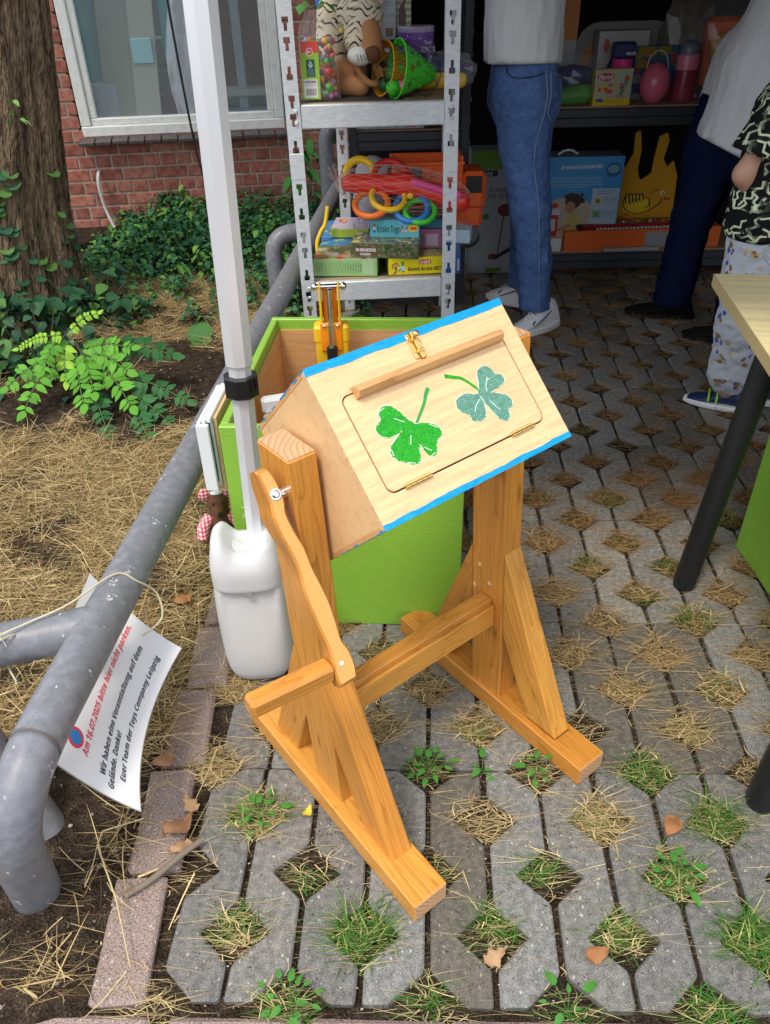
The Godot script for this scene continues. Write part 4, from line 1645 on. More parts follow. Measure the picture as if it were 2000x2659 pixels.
		for i in 26:
			var z0 := -dep * i / 26.0
			var z1 := -dep * (i + 1) / 26.0
			if k < 0 and i > 18 or rng.randf() < 0.35:
				continue
			var w0 := absf(hills.get_noise_1d(z0 * 2000.0 + k * 90)) * 0.007 + 0.0008
			sm.quad(Vector3(-hw - 0.0005, k * hh, z0), Vector3(-hw - 0.0005, k * hh, z1), Vector3(-hw - 0.0005, k * (hh - w0), z1), Vector3(-hw - 0.0005, k * (hh - w0), z0))
			sm.flip_last(Vector3.ZERO, 2, Vector3.LEFT)
		put(drum, "blue_smear", sm, M.blue_paint)
	# door
	var ds := S.new()
	ds.prism(round_rect(dw - 0.005, dh - 0.0045, 0.012), -th + 0.001, 0.0012, 0.001)
	var door := put(drum, "door", ds, M.ply, at(Vector3(dc.x, dc.y, 0)))
	# handle strip: wedge-shaped moulding
	put(drum, "door_handle", bar_profile([Vector2(0, 0), Vector2(0.013, 0.0015), Vector2(0.0195, 0.008), Vector2(0.018, 0.0165), Vector2(0.0, 0.021)], 0.289), M.pine_pale, at(Vector3(0.0065, 0.0585, 0.0013)))
	# brass latch
	var la := Node3D.new()
	la.name = "latch"
	drum.add_child(la)
	la.position = Vector3(-0.0005, 0.1035, 0.0006)
	put(la, "plate", bx(Vector3(0.022, 0.042, 0.0018), 0.0008), M.brass, at(Vector3(0, 0, 0.0009)))
	put(la, "bolt_bar", bx(Vector3(0.0075, 0.046, 0.004), 0.0012), M.brass, at(Vector3(0.0015, -0.001, 0.0045)))
	for y in [-0.011, 0.009]:
		put(la, "bridge", bx(Vector3(0.013, 0.006, 0.0068), 0.0016), M.brass, at(Vector3(0.0015, y, 0.0042)))
	var kn := S.new()
	kn.tube([Vector3(0.002, 0.014, 0.004), Vector3(0.002, 0.014, 0.011)], 0.0028, 12)
	kn.ball(Vector3(0.002, 0.014, 0.0125), Vector3(0.0052, 0.0052, 0.0042), 16)
	put(la, "knob", kn, M.brass)
	var kp := S.new()
	for q in [[-0.0075, 0.015], [-0.0075, -0.015], [0.0085, 0.002]]:
		kp.ball(Vector3(q[0], q[1], 0.0018), Vector3(0.0024, 0.0024, 0.0008), 12)
	put(la, "screw", kp, M.chrome)
	# hinges
	for x in [-0.1085, 0.107]:
		var hi := Node3D.new()
		hi.name = "hinge"
		drum.add_child(hi, true)
		hi.position = Vector3(x, dc.y - dh / 2 + 0.0008, 0.0012)
		put(hi, "leaf_plate", bx(Vector3(0.05, 0.0062, 0.0014), 0.0004), M.brass, at(Vector3(0, 0.0025, 0.0007)))
		for k in 5:
			var b := S.new()
			b.tube([Vector3(-0.025 + k * 0.01 + 0.0004, -0.0005, 0.0022), Vector3(-0.015 + k * 0.01 - 0.0004, -0.0005, 0.0022)], 0.0026, 12)
			put(hi, "knuckle", b, M.brass)
	# painted clovers; points are (along, down from the top edge) on the front panel
	var g1 := mat(L(0.018, 0.46, 0.02), 0.4, {tex = T.paint, tri = Vector3.ONE * 14, bump = T.brush, depth = 0.06})
	var g2 := mat(L(0.17, 0.4, 0.32), 0.4, {tex = T.paint, tri = Vector3.ONE * 11, off = Vector3(0.4, 0.3, 0.1), bump = T.brush, depth = 0.08})
	var wh := mat(L(0.62, 0.74, 0.66), 0.45)
	var dk := mat(L(0.015, 0.14, 0.06), 0.45)
	var c1 := [Vector2(0.158, 0.098), Vector2(0.168, 0.092), Vector2(0.181, 0.096), Vector2(0.19, 0.108), Vector2(0.196, 0.121), Vector2(0.205, 0.134), Vector2(0.214, 0.1365), Vector2(0.228, 0.142), Vector2(0.24, 0.153), Vector2(0.239, 0.166), Vector2(0.229, 0.17), Vector2(0.222, 0.177), Vector2(0.216, 0.187), Vector2(0.206, 0.19), Vector2(0.2, 0.183), Vector2(0.195, 0.166), Vector2(0.19, 0.176), Vector2(0.184, 0.187), Vector2(0.173, 0.19), Vector2(0.161, 0.182), Vector2(0.149, 0.173), Vector2(0.144, 0.161), Vector2(0.149, 0.151), Vector2(0.162, 0.144), Vector2(0.178, 0.1365), Vector2(0.166, 0.139), Vector2(0.153, 0.138), Vector2(0.141, 0.129), Vector2(0.142, 0.116), Vector2(0.154, 0.11)]
	var c2 := [Vector2(0.35, 0.102), Vector2(0.357, 0.096), Vector2(0.369, 0.094), Vector2(0.379, 0.1), Vector2(0.383, 0.112), Vector2(0.393, 0.118), Vector2(0.395, 0.128), Vector2(0.384, 0.134), Vector2(0.358, 0.138), Vector2(0.371, 0.143), Vector2(0.383, 0.151), Vector2(0.389, 0.162), Vector2(0.384, 0.171), Vector2(0.374, 0.173), Vector2(0.371, 0.184), Vector2(0.36, 0.189), Vector2(0.35, 0.182), Vector2(0.344, 0.168), Vector2(0.337, 0.15), Vector2(0.332, 0.163), Vector2(0.322, 0.172), Vector2(0.31, 0.171), Vector2(0.302, 0.166), Vector2(0.299, 0.155), Vector2(0.289, 0.147), Vector2(0.287, 0.134), Vector2(0.295, 0.125), Vector2(0.313, 0.123), Vector2(0.333, 0.131), Vector2(0.344, 0.118)]
	clover(drum, c1, g1, [Vector2(0.256, 0.0925), Vector2(0.246, 0.101), Vector2(0.235, 0.113), Vector2(0.208, 0.1345)], mat(L(0.02, 0.3, 0.06), 0.4), wh, [[Vector2(0.147, 0.115), Vector2(0.155, 0.1), Vector2(0.17, 0.095)], [Vector2(0.147, 0.165), Vector2(0.148, 0.155)], [Vector2(0.163, 0.182), Vector2(0.174, 0.188)], [Vector2(0.204, 0.188), Vector2(0.214, 0.186)], [Vector2(0.226, 0.143), Vector2(0.237, 0.153)], [Vector2(0.176, 0.115), Vector2(0.19, 0.126)], [Vector2(0.181, 0.16), Vector2(0.189, 0.148)], [Vector2(0.2, 0.172), Vector2(0.209, 0.181)]])
	clover(drum, c2, g2, [Vector2(0.293, 0.0855), Vector2(0.306, 0.092), Vector2(0.322, 0.101), Vector2(0.341, 0.128)], g1, wh, [[Vector2(0.366, 0.113), Vector2(0.356, 0.124), Vector2(0.352, 0.134)], [Vector2(0.362, 0.118), Vector2(0.37, 0.116)], [Vector2(0.313, 0.155), Vector2(0.322, 0.146), Vector2(0.332, 0.141)], [Vector2(0.358, 0.168), Vector2(0.352, 0.156), Vector2(0.348, 0.148)], [Vector2(0.336, 0.136), Vector2(0.338, 0.15)]])


func clover(drum: Node, pts: Array, m: Material, stem: Array, sm: Material, wm: Material, lines: Array):
	var conv := func(v: Vector2) -> Vector2: return Vector2(v.x - 0.2725, 0.12825 - v.y)
	var q := []
	for p in pts:
		q.append(conv.call(p))
	var ring := smooth_ring(q, 4)
	var s := S.new()
	s.prism(ring, 0.0013, 0.0019, 0.0)
	var c := put(drum, "clover", s, m)
	var o := S.new()
	var ol := []
	for k in ring.size() + 1:
		var v := ring[k % ring.size()]
		ol.append(Vector3(v.x, v.y, 0.0018))
	for k in ol.size() - 1:
		var f := hills.get_noise_1d(k * 37.0 + pts[0].x * 999.0)
		if f > -0.12:
			o.tube([ol[k], ol[k + 1]], 0.0006 + 0.0007 * maxf(f, 0.0), 5)
	var sl := []
	for p in smooth_line(stem, 6):
		var v: Vector2 = conv.call(p)
		sl.append(Vector3(v.x, v.y, 0.0014))
	for w in lines:
		var li := []
		for p in smooth_line(w, 4):
			var v: Vector2 = conv.call(p)
			li.append(Vector3(v.x, v.y, 0.0019))
		o.tube(li, 0.0008, 5)
	put(drum, "clover_highlight", o, wm)
	var st := S.new()
	for k in sl.size() - 1:
		var d: Vector3 = (sl[k + 1] - sl[k]).normalized()
		var e := Vector3(-d.y, d.x, 0) * (0.0036 - 0.0016 * k / sl.size())
		st.quad(sl[k] - e, sl[k] + e, sl[k + 1] + e, sl[k + 1] - e)
		st.flip_last(Vector3.ZERO, 2, Vector3.BACK)
	put(drum, "clover_stem", st, sm)


func chamfer_square(h: float, c: float) -> PackedVector2Array:
	return PackedVector2Array([Vector2(h, -h + c), Vector2(h, h - c), Vector2(h - c, h), Vector2(-h + c, h), Vector2(-h, h - c), Vector2(-h, -h + c), Vector2(-h + c, -h), Vector2(h - c, -h)])


func bar_x(l: float, h: float, c: float) -> S:
	# a chamfered square bar along x
	var s := S.new()
	var t0 := Transform3D(Basis(Vector3(0, 1, 0), Vector3(0, 0, 1), Vector3(1, 0, 0)), Vector3.ZERO)
	s.t = t0
	s.prism(chamfer_square(h, c), -l / 2, l / 2, 0.005)
	s.t = Transform3D()
	return s


func bar_profile(prof: Array, l: float) -> S:
	# profile of (out, up) points pushed along x
	var s := S.new()
	var q := PackedVector2Array()
	for p in prof:
		q.append(Vector2(p.y, p.x))
	s.t = Transform3D(Basis(Vector3(0, 1, 0), Vector3(0, 0, 1), Vector3(1, 0, 0)), Vector3.ZERO)
	s.prism(q, -l / 2, l / 2, 0.0012)
	s.t = Transform3D()
	return s


func panel_with_hole(s: S, hw: float, hh: float, c: Vector2, hole: PackedVector2Array, z1: float, z0: float):
	var k := hole.size()
	var outer := []
	for i in k:
		# every point of a rounded hole corner belongs to that corner of the panel
		outer.append(Vector2(hw * signf(hole[i].x), hh * signf(hole[i].y)))
	for i in k:
		var j := (i + 1) % k
		var a := hole[i] + c
		var b := hole[j] + c
		var oa: Vector2 = outer[i]
		var ob: Vector2 = outer[j]
		for z in [z1, z0]:
			var out := Vector3.BACK if z == z1 else Vector3.FORWARD
			s.tri(Vector3(a.x, a.y, z), Vector3(oa.x, oa.y, z), Vector3(b.x, b.y, z))
			s.flip_last(Vector3.ZERO, 1, out)
			if oa != ob:
				s.tri(Vector3(oa.x, oa.y, z), Vector3(ob.x, ob.y, z), Vector3(b.x, b.y, z))
				s.flip_last(Vector3.ZERO, 1, out)
		s.quad(Vector3(a.x, a.y, z0), Vector3(b.x, b.y, z0), Vector3(b.x, b.y, z1), Vector3(a.x, a.y, z1))
		s.flip_last(Vector3.ZERO, 2, Vector3(c.x - a.x, c.y - a.y, 0))
	for q in [[Vector2(-hw, -hh), Vector2(hw, -hh)], [Vector2(hw, -hh), Vector2(hw, hh)], [Vector2(hw, hh), Vector2(-hw, hh)], [Vector2(-hw, hh), Vector2(-hw, -hh)]]:
		s.quad(Vector3(q[0].x, q[0].y, z0), Vector3(q[1].x, q[1].y, z0), Vector3(q[1].x, q[1].y, z1), Vector3(q[0].x, q[0].y, z1))


# ---------------------------------------------------------------- green crate, canopy pole, weight can
func build_green_crate():
	var yaw := -4.3
	var t := thing("green_crate", "bright green painted open wooden crate with bare brown inside and an orange dot", "crate", Vector3(-0.379, 0, -1.566), yaw)
	# local: x 0..0.57 along the front, z 0..-0.69 back, 0.604 high, sides 0.02 thick
	var w := 0.57
	var d := 0.69
	var h := 0.604
	var k := 0.02
	for q in [[Vector3(w / 2, h / 2, -k / 2), Vector3(w, h, k), "front_board"], [Vector3(w / 2, h / 2, -d + k / 2), Vector3(w, h, k), "back_board"], [Vector3(k / 2, h / 2, -d / 2), Vector3(k, h - 0.002, d - 2 * k), "side_board"], [Vector3(w - k / 2, h / 2, -d / 2), Vector3(k, h - 0.002, d - 2 * k), "side_board"]]:
		put(t, q[2], bx(q[1], 0.0025), M.green, at(q[0]))
	for q in [[Vector3(w / 2, 0.292, -k - 0.003), Vector3(w - 2 * k, 0.56, 0.005)], [Vector3(w / 2, 0.292, -d + k + 0.003), Vector3(w - 2 * k, 0.56, 0.005)], [Vector3(k + 0.003, 0.292, -d / 2), Vector3(0.005, 0.56, d - 2 * k - 0.012)], [Vector3(w - k - 0.003, 0.292, -d / 2), Vector3(0.005, 0.56, d - 2 * k - 0.012)]]:
		put(t, "lining", bx(q[1], 0.0), M.mdf, at(q[0]))
	put(t, "bottom_board", bx(Vector3(w - 2 * k, 0.02, d - 2 * k), 0.0), M.mdf, at(Vector3(w / 2, 0.02, -d / 2)))
	var ds := S.new()
	ds.tube([Vector3(0.062, 0.565, 0.0), Vector3(0.062, 0.565, 0.0008)], 0.016, 28)
	put(t, "orange_dot", ds, mat(L(0.75, 0.13, 0.03), 0.5))
	var ch := S.new()
	for q in 16:
		var p := Vector3(rng.randf_range(0.02, 0.1), rng.randf_range(0.2, 0.6), 0.0005)
		ch.box(p, Vector3(rng.randf_range(0.003, 0.009), rng.randf_range(0.0015, 0.004), 0.0006))
	put(t, "paint_chip", ch, mat(L(0.6, 0.68, 0.5), 0.7))
	# shiny toy excavator arm standing in the crate
	var c := thing("toy_grabber", "yellow and orange toy grabber arm with chrome rod standing in the green crate", "toy", Vector3(-0.142, 0.022, -2.13), 2.0)
	var o2 := mat(L(0.85, 0.26, 0.01), 0.35)
	put(c, "housing", bx(Vector3(0.094, 0.6, 0.05), 0.006), M.yellow, at(Vector3(0, 0.3, -0.01)))
	put(c, "shoulder", bx(Vector3(0.102, 0.055, 0.054), 0.008), M.yellow, at(Vector3(0, 0.575, -0.01)))
	put(c, "inner_block", bx(Vector3(0.062, 0.085, 0.012), 0.003), o2, at(Vector3(0, 0.57, 0.016)))
	put(c, "inner_block", bx(Vector3(0.04, 0.1, 0.02), 0.003), o2, at(Vector3(0, 0.655, -0.012)))
	for k2 in [-1.0, 1.0]:
		put(c, "fork", bx(Vector3(0.007, 0.13, 0.036), 0.003), M.yellow, at(Vector3(k2 * 0.026, 0.655, 0.0)))
		var sb := S.new()
		sb.ball(Vector3(k2 * 0.019, 0.605, 0.024), Vector3(0.005, 0.005, 0.004), 10)
		put(c, "bolt", sb, M.chrome)
	var ax := S.new()
	ax.tube([Vector3(-0.04, 0.712, 0), Vector3(0.04, 0.712, 0)], 0.0075, 14)
	ax.ball(Vector3(-0.04, 0.712, 0), Vector3(0.01, 0.011, 0.011), 12)
	ax.ball(Vector3(0.04, 0.712, 0), Vector3(0.01, 0.011, 0.011), 12)
	put(c, "axle", ax, M.chrome)
	var rd := S.new()
	rd.tube([Vector3(0, 0.5, 0.04), Vector3(0, 0.705, 0.006)], 0.0085, 16)
	put(c, "rod", rd, M.chrome)
	var cy := S.new()
	cy.tube([Vector3(0, 0.3, 0.05), Vector3(0, 0.545, 0.036), Vector3(0, 0.55, 0.036)], [0.016, 0.016, 0.012], 18)
	put(c, "cylinder", cy, M.black)
	# grey and white device in the near corner of the crate
	var e := thing("white_device", "white toy machine with grey screen half hidden in the green crate", "toy", Vector3(-0.255, 0.022, -1.79), 18.0)
	put(e, "case", bx(Vector3(0.1, 0.49, 0.11), 0.014), M.plastic_white, at(Vector3(0, 0.245, 0)))
	put(e, "screen", bx(Vector3(0.075, 0.003, 0.05), 0.001), M.grey, at(Vector3(0, 0.492, 0.018)))
	put(e, "back_lip", bx(Vector3(0.1, 0.045, 0.03), 0.008), M.plastic_white, at(Vector3(0, 0.505, -0.045)))
	# flat framed boards hung on the crate's left side
	var fw := mat(L(0.74, 0.75, 0.76), 0.5)
	var labels := ["outermost white framed board hung on the left side of the green crate", "white board with a blue print, second of those hung on the green crate", "thin white board nearest the green crate's left side"]
	for q in 3:
		var b := thing("hung_board", labels[q], "board", Vector3(-0.4215 + q * 0.0115, 0.412, -1.69), -4.3 + q * 0.3, "boards hung on the green crate")
		put(b, "panel", bx(Vector3(0.007, 0.17 + q * 0.008, 0.2 - q * 0.016), 0.0015), [fw, M.blue, M.paper][q], at(Vector3(0, 0.098, 0)))
		if q == 0:
			put(b, "frame_strip", bx(Vector3(0.03, 0.18, 0.012), 0.002), fw, at(Vector3(0.01, 0.0985, 0.106)))
		put(b, "frame_strip", bx(Vector3(0.0095, 0.012, 0.2), 0.002), fw, at(Vector3(0, 0.186 + q * 0.004, 0)))
	var pb := thing("plywood_strip", "bare plywood strip with a hook between the hung white boards and the green crate", "board", Vector3(-0.387, 0.405, -1.71), -4.3)
	put(pb, "panel", bx(Vector3(0.008, 0.2, 0.2), 0.001), M.ply, at(Vector3(0, 0.1, 0)))
	put(pb, "hook", bx(Vector3(0.05, 0.004, 0.02), 0.001), M.zinc, at(Vector3(0.022, 0.2025, -0.05)))
	put(pb, "ledge", bx(Vector3(0.052, 0.006, 0.2), 0.001), M.ply, at(Vector3(-0.02, -0.004, 0)))


func build_pole():
	var t := thing("canopy_pole", "eight sided aluminium canopy leg with a black collar standing in a white weight", "pole", Vector3(-0.305, 0.0, -1.42))
	# a light tilt, as the photographed leg has
	t.rotation = Vector3(0.0, deg_to_rad(12.0), 0.0)
	var tilt := Basis(Vector3(0, 0, 1), -0.025) * Basis(Vector3(1, 0, 0), -0.02)
	t.basis = tilt * t.basis
	for q in [["lower_leg", 0.03, 0.88, 0.0225], ["upper_leg", 0.815, 2.6, 0.0268]]:
		var s := S.new()
		var oct := PackedVector2Array()
		for k in 8:
			var a := TAU * (k + 0.5) / 8
			var r: float = q[3] * (1.0 if k % 4 in [0, 3] else 0.98)
			oct.append(Vector2(cos(a), sin(a) * 0.92) * r / cos(PI / 8))
		s.t = Transform3D(Basis(Vector3(1, 0, 0), Vector3(0, 0, -1), Vector3(0, 1, 0)), Vector3.ZERO)
		s.prism(oct, q[1], q[2], 0.0015)
		s.t = Transform3D()
		put(t, q[0], s, M.alu)
	var co := S.new()
	var ring := PackedVector2Array()
	for k in 8:
		var a := TAU * (k + 0.5) / 8
		ring.append(Vector2(cos(a), sin(a) * 0.95) * 0.0335 / cos(PI / 8))
	co.t = Transform3D(Basis(Vector3(1, 0, 0), Vector3(0, 0, -1), Vector3(0, 1, 0)), Vector3.ZERO)
	co.prism(ring, 0.748, 0.793, 0.003)
	put(t, "collar", co, M.black)
	for k in 3:
		put(t, "clip", bx(Vector3(0.006, 0.03, 0.004), 0.001), M.black, at(Vector3(0.012 + k * 0.009, 0.78, 0.032 - k * 0.005), Vector3(0, 30, 0)))
	# the weight: a tall soft-edged white can with a saddle for the leg
	var c := thing("weight_can", "white plastic water weight round the foot of the canopy leg", "canister", Vector3(-0.322, 0, -1.4), 4.0)
	var s := S.new()
	s.t = Transform3D(Basis.from_scale(Vector3(0.9, 1, 0.95)), Vector3.ZERO)
	var rings := []
	var prof := [[0.0, 0.05, 0.045], [0.006, 0.066, 0.058], [0.02, 0.08, 0.069], [0.045, 0.0885, 0.076], [0.08, 0.0925, 0.0785], [0.13, 0.0945, 0.08], [0.2, 0.0955, 0.08], [0.25, 0.0945, 0.078], [0.278, 0.0935, 0.0765], [0.296, 0.092, 0.074], [0.302, 0.092, 0.0735], [0.307, 0.092, 0.0755], [0.316, 0.0922, 0.0765], [0.335, 0.0922, 0.0765], [0.352, 0.092, 0.0775], [0.368, 0.089, 0.074], [0.385, 0.08, 0.065], [0.395, 0.066, 0.052], [0.398, 0.05, 0.04], [0.39, 0.03, 0.03]]
	for q in prof:
		var hoop := PackedVector3Array()
		for k in 40:
			var a := TAU * k / 40
			var e := 0.62
			var x: float = signf(cos(a)) * pow(absf(cos(a)), e) * q[1]
			var z: float = signf(sin(a)) * pow(absf(sin(a)), e) * q[2]
			# shallow dish in the front face
			if z > 0.0 and q[0] > 0.12 and q[0] < 0.3:
				z -= 0.014 * smoothstep(0.17, 0.215 + 8.0 * x * x, q[0]) * smoothstep(0.078, 0.055, absf(x)) * smoothstep(0.306, 0.29, q[0])
			# rounded shoulders stand higher beside the saddle
			var y: float = q[0]
			if y > 0.36:
				y += 0.038 * smoothstep(0.02, 0.06, absf(x)) * smoothstep(0.36, 0.39, y) * (1.0 if x < 0 else 0.6)
			hoop.append(Vector3(x, y, z))
		rings.append(hoop)
	s.loft(rings, true, true)
	put(c, "can", s, M.can)
	s.t = Transform3D()
	var vt := S.new()
	vt.tube([Vector3(0.002, 0.299, 0.064), Vector3(0.002, 0.299, 0.0715)], 0.01, 16)
	put(c, "vent", vt, M.grey)
	# plush bear lying by the crate
	var b := thing("teddy_bear", "small brown plush bear in red checked cloth lying by the green crate", "plush toy", Vector3(-0.505, 0.012, -1.93), 14.0)
	var bs := body([[Vector3(0, 0.03, 0), Vector3(0, 0.085, -0.02), 0.036, 0.032], [Vector3(0, 0.12, -0.025), Vector3(0, 0.13, -0.02), 0.033, 0.032], [Vector3(0, 0.115, 0.012), Vector3(0, 0.11, 0.024), 0.016, 0.013], [Vector3(-0.02, 0.03, 0.01), Vector3(-0.035, 0.015, 0.06), 0.018, 0.015], [Vector3(0.02, 0.03, 0.01), Vector3(0.04, 0.015, 0.055), 0.018, 0.015]], 0.005, 0.012)
	put(b, "body", bs, mat(L(0.15, 0.065, 0.03), 0.95, {bump = T.grit, depth = 0.2, tri = Vector3.ONE * 12}))
	var rc := mat(Color.WHITE, 0.9, {tex = T.gingham, tri = Vector3.ONE * 22})
	for k in [-1.0, 1.0]:
		var es := S.new()
		es.ball(Vector3(k * 0.036, 0.158, -0.02), Vector3(0.019, 0.021, 0.01), 14)
		put(b, "ear", es, rc)
		var arm := S.new()
		arm.tube([Vector3(k * 0.03, 0.085, -0.01), Vector3(k * 0.055, 0.06, 0.012), Vector3(k * 0.062, 0.03, 0.03)], [0.017, 0.02, 0.016], 12)
		put(b, "sleeve", arm, rc)
	var fs := S.new()
	fs.ball(Vector3(0, 0.119, 0.036), Vector3(0.008, 0.006, 0.005), 10)
	fs.ball(Vector3(-0.014, 0.138, 0.008), Vector3(0.0045, 0.0045, 0.004), 10)
	fs.ball(Vector3(0.014, 0.138, 0.008), Vector3(0.0045, 0.0045, 0.004), 10)
	put(b, "face", fs, M.ink)
	var tf := S.new()
	tf.ball(Vector3(0, 0.163, -0.015), Vector3(0.02, 0.007, 0.012), 10)
	put(b, "hair_tuft", tf, M.plastic_white)


# ---------------------------------------------------------------- galvanised rack with toys
func slotted_post(w: float, h: float, side: float, flip_side: float) -> S:
	# upright angle: a front plate with keyhole slots and a plain side plate
	var s := S.new()
	var th := 0.002
	var y := 0.0
	var ys := [0.0]
	var holes := []
	var base := 0.035
	while base < h - 0.2:
		for q in [[0.0, false], [0.06, false], [0.15, true]]:
			var y0: float = base + q[0]
			if q[1]:
				holes.append([y0, y0 + 0.019, 0.0115])
				holes.append([y0 + 0.019, y0 + 0.043, 0.0058])
			else:
				holes.append([y0, y0 + 0.023, 0.0058])
				holes.append([y0 + 0.023, y0 + 0.042, 0.0115])
		base += 0.24
	for q in holes:
		if q[0] > y + 1e-5:
			s.box(Vector3(0, (y + q[0]) / 2, 0), Vector3(w, q[0] - y, th))
		var hw: float = q[2]
		for k in [-1.0, 1.0]:
			s.box(Vector3(k * (w / 2 + hw) / 2, (q[0] + q[1]) / 2, 0), Vector3(w / 2 - hw, q[1] - q[0], th))
		y = q[1]
	s.box(Vector3(0, (y + h) / 2, 0), Vector3(w, h - y, th))
	s.box(Vector3(flip_side * (w / 2 - th / 2), h / 2, -side / 2 - th / 2), Vector3(th, h, side))
	# rolled rim
	s.box(Vector3(-flip_side * (w / 2 - 0.002), h / 2, -0.004), Vector3(0.004, h, 0.006), 0.001)
	return s


func carton(called: String, label: String, cat: String, l: Vector3, yaw: float, size: Vector3, base: Material, front: Material = null, top: Material = null, group := "") -> Node3D:
	# l: front left bottom corner; size: width, height, depth
	var t := thing(called, label, cat, l, yaw, group)
	put(t, "carton", bx(size, 0.0012), base, at(Vector3(size.x / 2, size.y / 2, -size.z / 2)))
	if front:
		var s := S.new()
		s.quad(Vector3(0.001, 0.001, 0), Vector3(size.x - 0.001, 0.001, 0), Vector3(size.x - 0.001, size.y - 0.001, 0), Vector3(0.001, size.y - 0.001, 0))
		put(t, "front_print", s, front, at(Vector3(0, 0, 0.0006)))
	if top:
		var s := S.new()
		s.quad(Vector3(0.001, 0, -0.001), Vector3(size.x - 0.001, 0, -0.001), Vector3(size.x - 0.001, 0, -size.z + 0.001), Vector3(0.001, 0, -size.z + 0.001))
		put(t, "top_print", s, top, at(Vector3(0, size.y + 0.0006, 0)))
	return t


func jungle(w: int, h: int, ground_: Color, cols: Array, n: int) -> Image:
	var im := canvas(w, h, ground_)
	mess(im, Rect2(0, 0, w, h), n, cols, h * 0.03, h * 0.13)
	return im


func ring_toy(c: Vector3, r: float, tube_r: float, tilt: Basis) -> S:
	var s := S.new()
	var pts := []
	var rings := []
	for i in 33:
		var a := TAU * i / 32
		var x := Vector3(cos(a), sin(a), 0)
		var ring := PackedVector3Array()
		for k in 12:
			var b := TAU * k / 12
			ring.append(c + tilt * (x * (r + cos(b) * tube_r) + Vector3(0, 0, sin(b) * tube_r)))
		rings.append(ring)
	s.loft(rings, true, false)
	return s


func net_shape(c: Vector3, r: Vector3, n: int, twist: float, rad: float, basis_ := Basis()) -> S:
	var s := S.new()
	for k in n:
		for sg in [-1.0, 1.0]:
			var pts := []
			for i in 15:
				var a := -1.45 + 2.9 * i / 14.0
				var b: float = TAU * k / n + sg * twist * i / 14.0
				pts.append(c + basis_ * (Vector3(sin(a), cos(a) * cos(b), cos(a) * sin(b)) * r))
			s.tube(pts, rad, 4, false)
	return s


func build_rack():
	var t := thing("metal_rack", "galvanised metal rack with keyhole slotted posts full of toys and games", "rack", Vector3(0, 0, 0))
	var tilt := at(Vector3.ZERO, Vector3(0, 0, 0.5))
	for q in [[-0.299, -3.137, 1.0], [0.282, -3.172, -1.0]]:
		var p := put(t, "post", slotted_post(0.054, 2.0, 0.034, -q[2]), M.zinc, tilt * at(Vector3(q[0] + 0.008, 0, q[1])))
		put(p, "joint_collar", bx(Vector3(0.0555, 0.09, 0.0035), 0.001), M.zinc, at(Vector3(0, 0.858, 0.0008)))
	for q in [[-0.158, -3.93, 1.0], [0.335, -3.95, -1.0]]:
		put(t, "post", slotted_post(0.05, 2.0, 0.034, -q[2]), M.zinc, at(Vector3(q[0], 0, q[1])))
	for y in [1.0225, 0.3705, 1.72]:
		var b := plank(t, "beam", Vector3(-0.271, y, -3.151), Vector3(0.257, y, -3.183), Vector3.BACK, 0.03, 0.08, M.zinc, 0.004)
		for x in [-1.0, 1.0]:
			for dy in [-0.019, 0.019]:
				var tb := S.new()
				tb.box(Vector3(0, 0, 0), Vector3(0.014, 0.012, 0.006), 0.002)
				put(t, "hook_tab", tb, M.zinc, at(Vector3(-0.29 if x < 0 else 0.2815, y + dy, -3.133 if x < 0 else -3.168)))
		plank(t, "side_beam", Vector3(-0.28, y, -3.16), Vector3(-0.165, y, -3.92), Vector3.RIGHT, 0.02, 0.06, M.zinc, 0.003)
		plank(t, "side_beam", Vector3(0.272, y, -3.19), Vector3(0.335, y, -3.94), Vector3.RIGHT, 0.02, 0.06, M.zinc, 0.003)
		var s := S.new()
		s.t = Transform3D(Basis(Vector3(1, 0, 0), Vector3(0, 0, -1), Vector3(0, 1, 0)), Vector3.ZERO)
		s.prism(PackedVector2Array([Vector2(-0.3, 3.155), Vector2(0.28, 3.188), Vector2(0.345, 3.95), Vector2(-0.17, 3.93)]), y + 0.027, y + 0.0395, 0.001)
		s.t = Transform3D()
		put(t, "shelf_board", s, M.chip)
		var mt := S.new()
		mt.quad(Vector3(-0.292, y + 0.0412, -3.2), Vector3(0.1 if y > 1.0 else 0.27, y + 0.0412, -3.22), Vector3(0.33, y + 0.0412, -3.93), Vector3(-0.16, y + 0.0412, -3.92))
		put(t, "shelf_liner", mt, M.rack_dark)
	goods_upper()
	goods_lower()


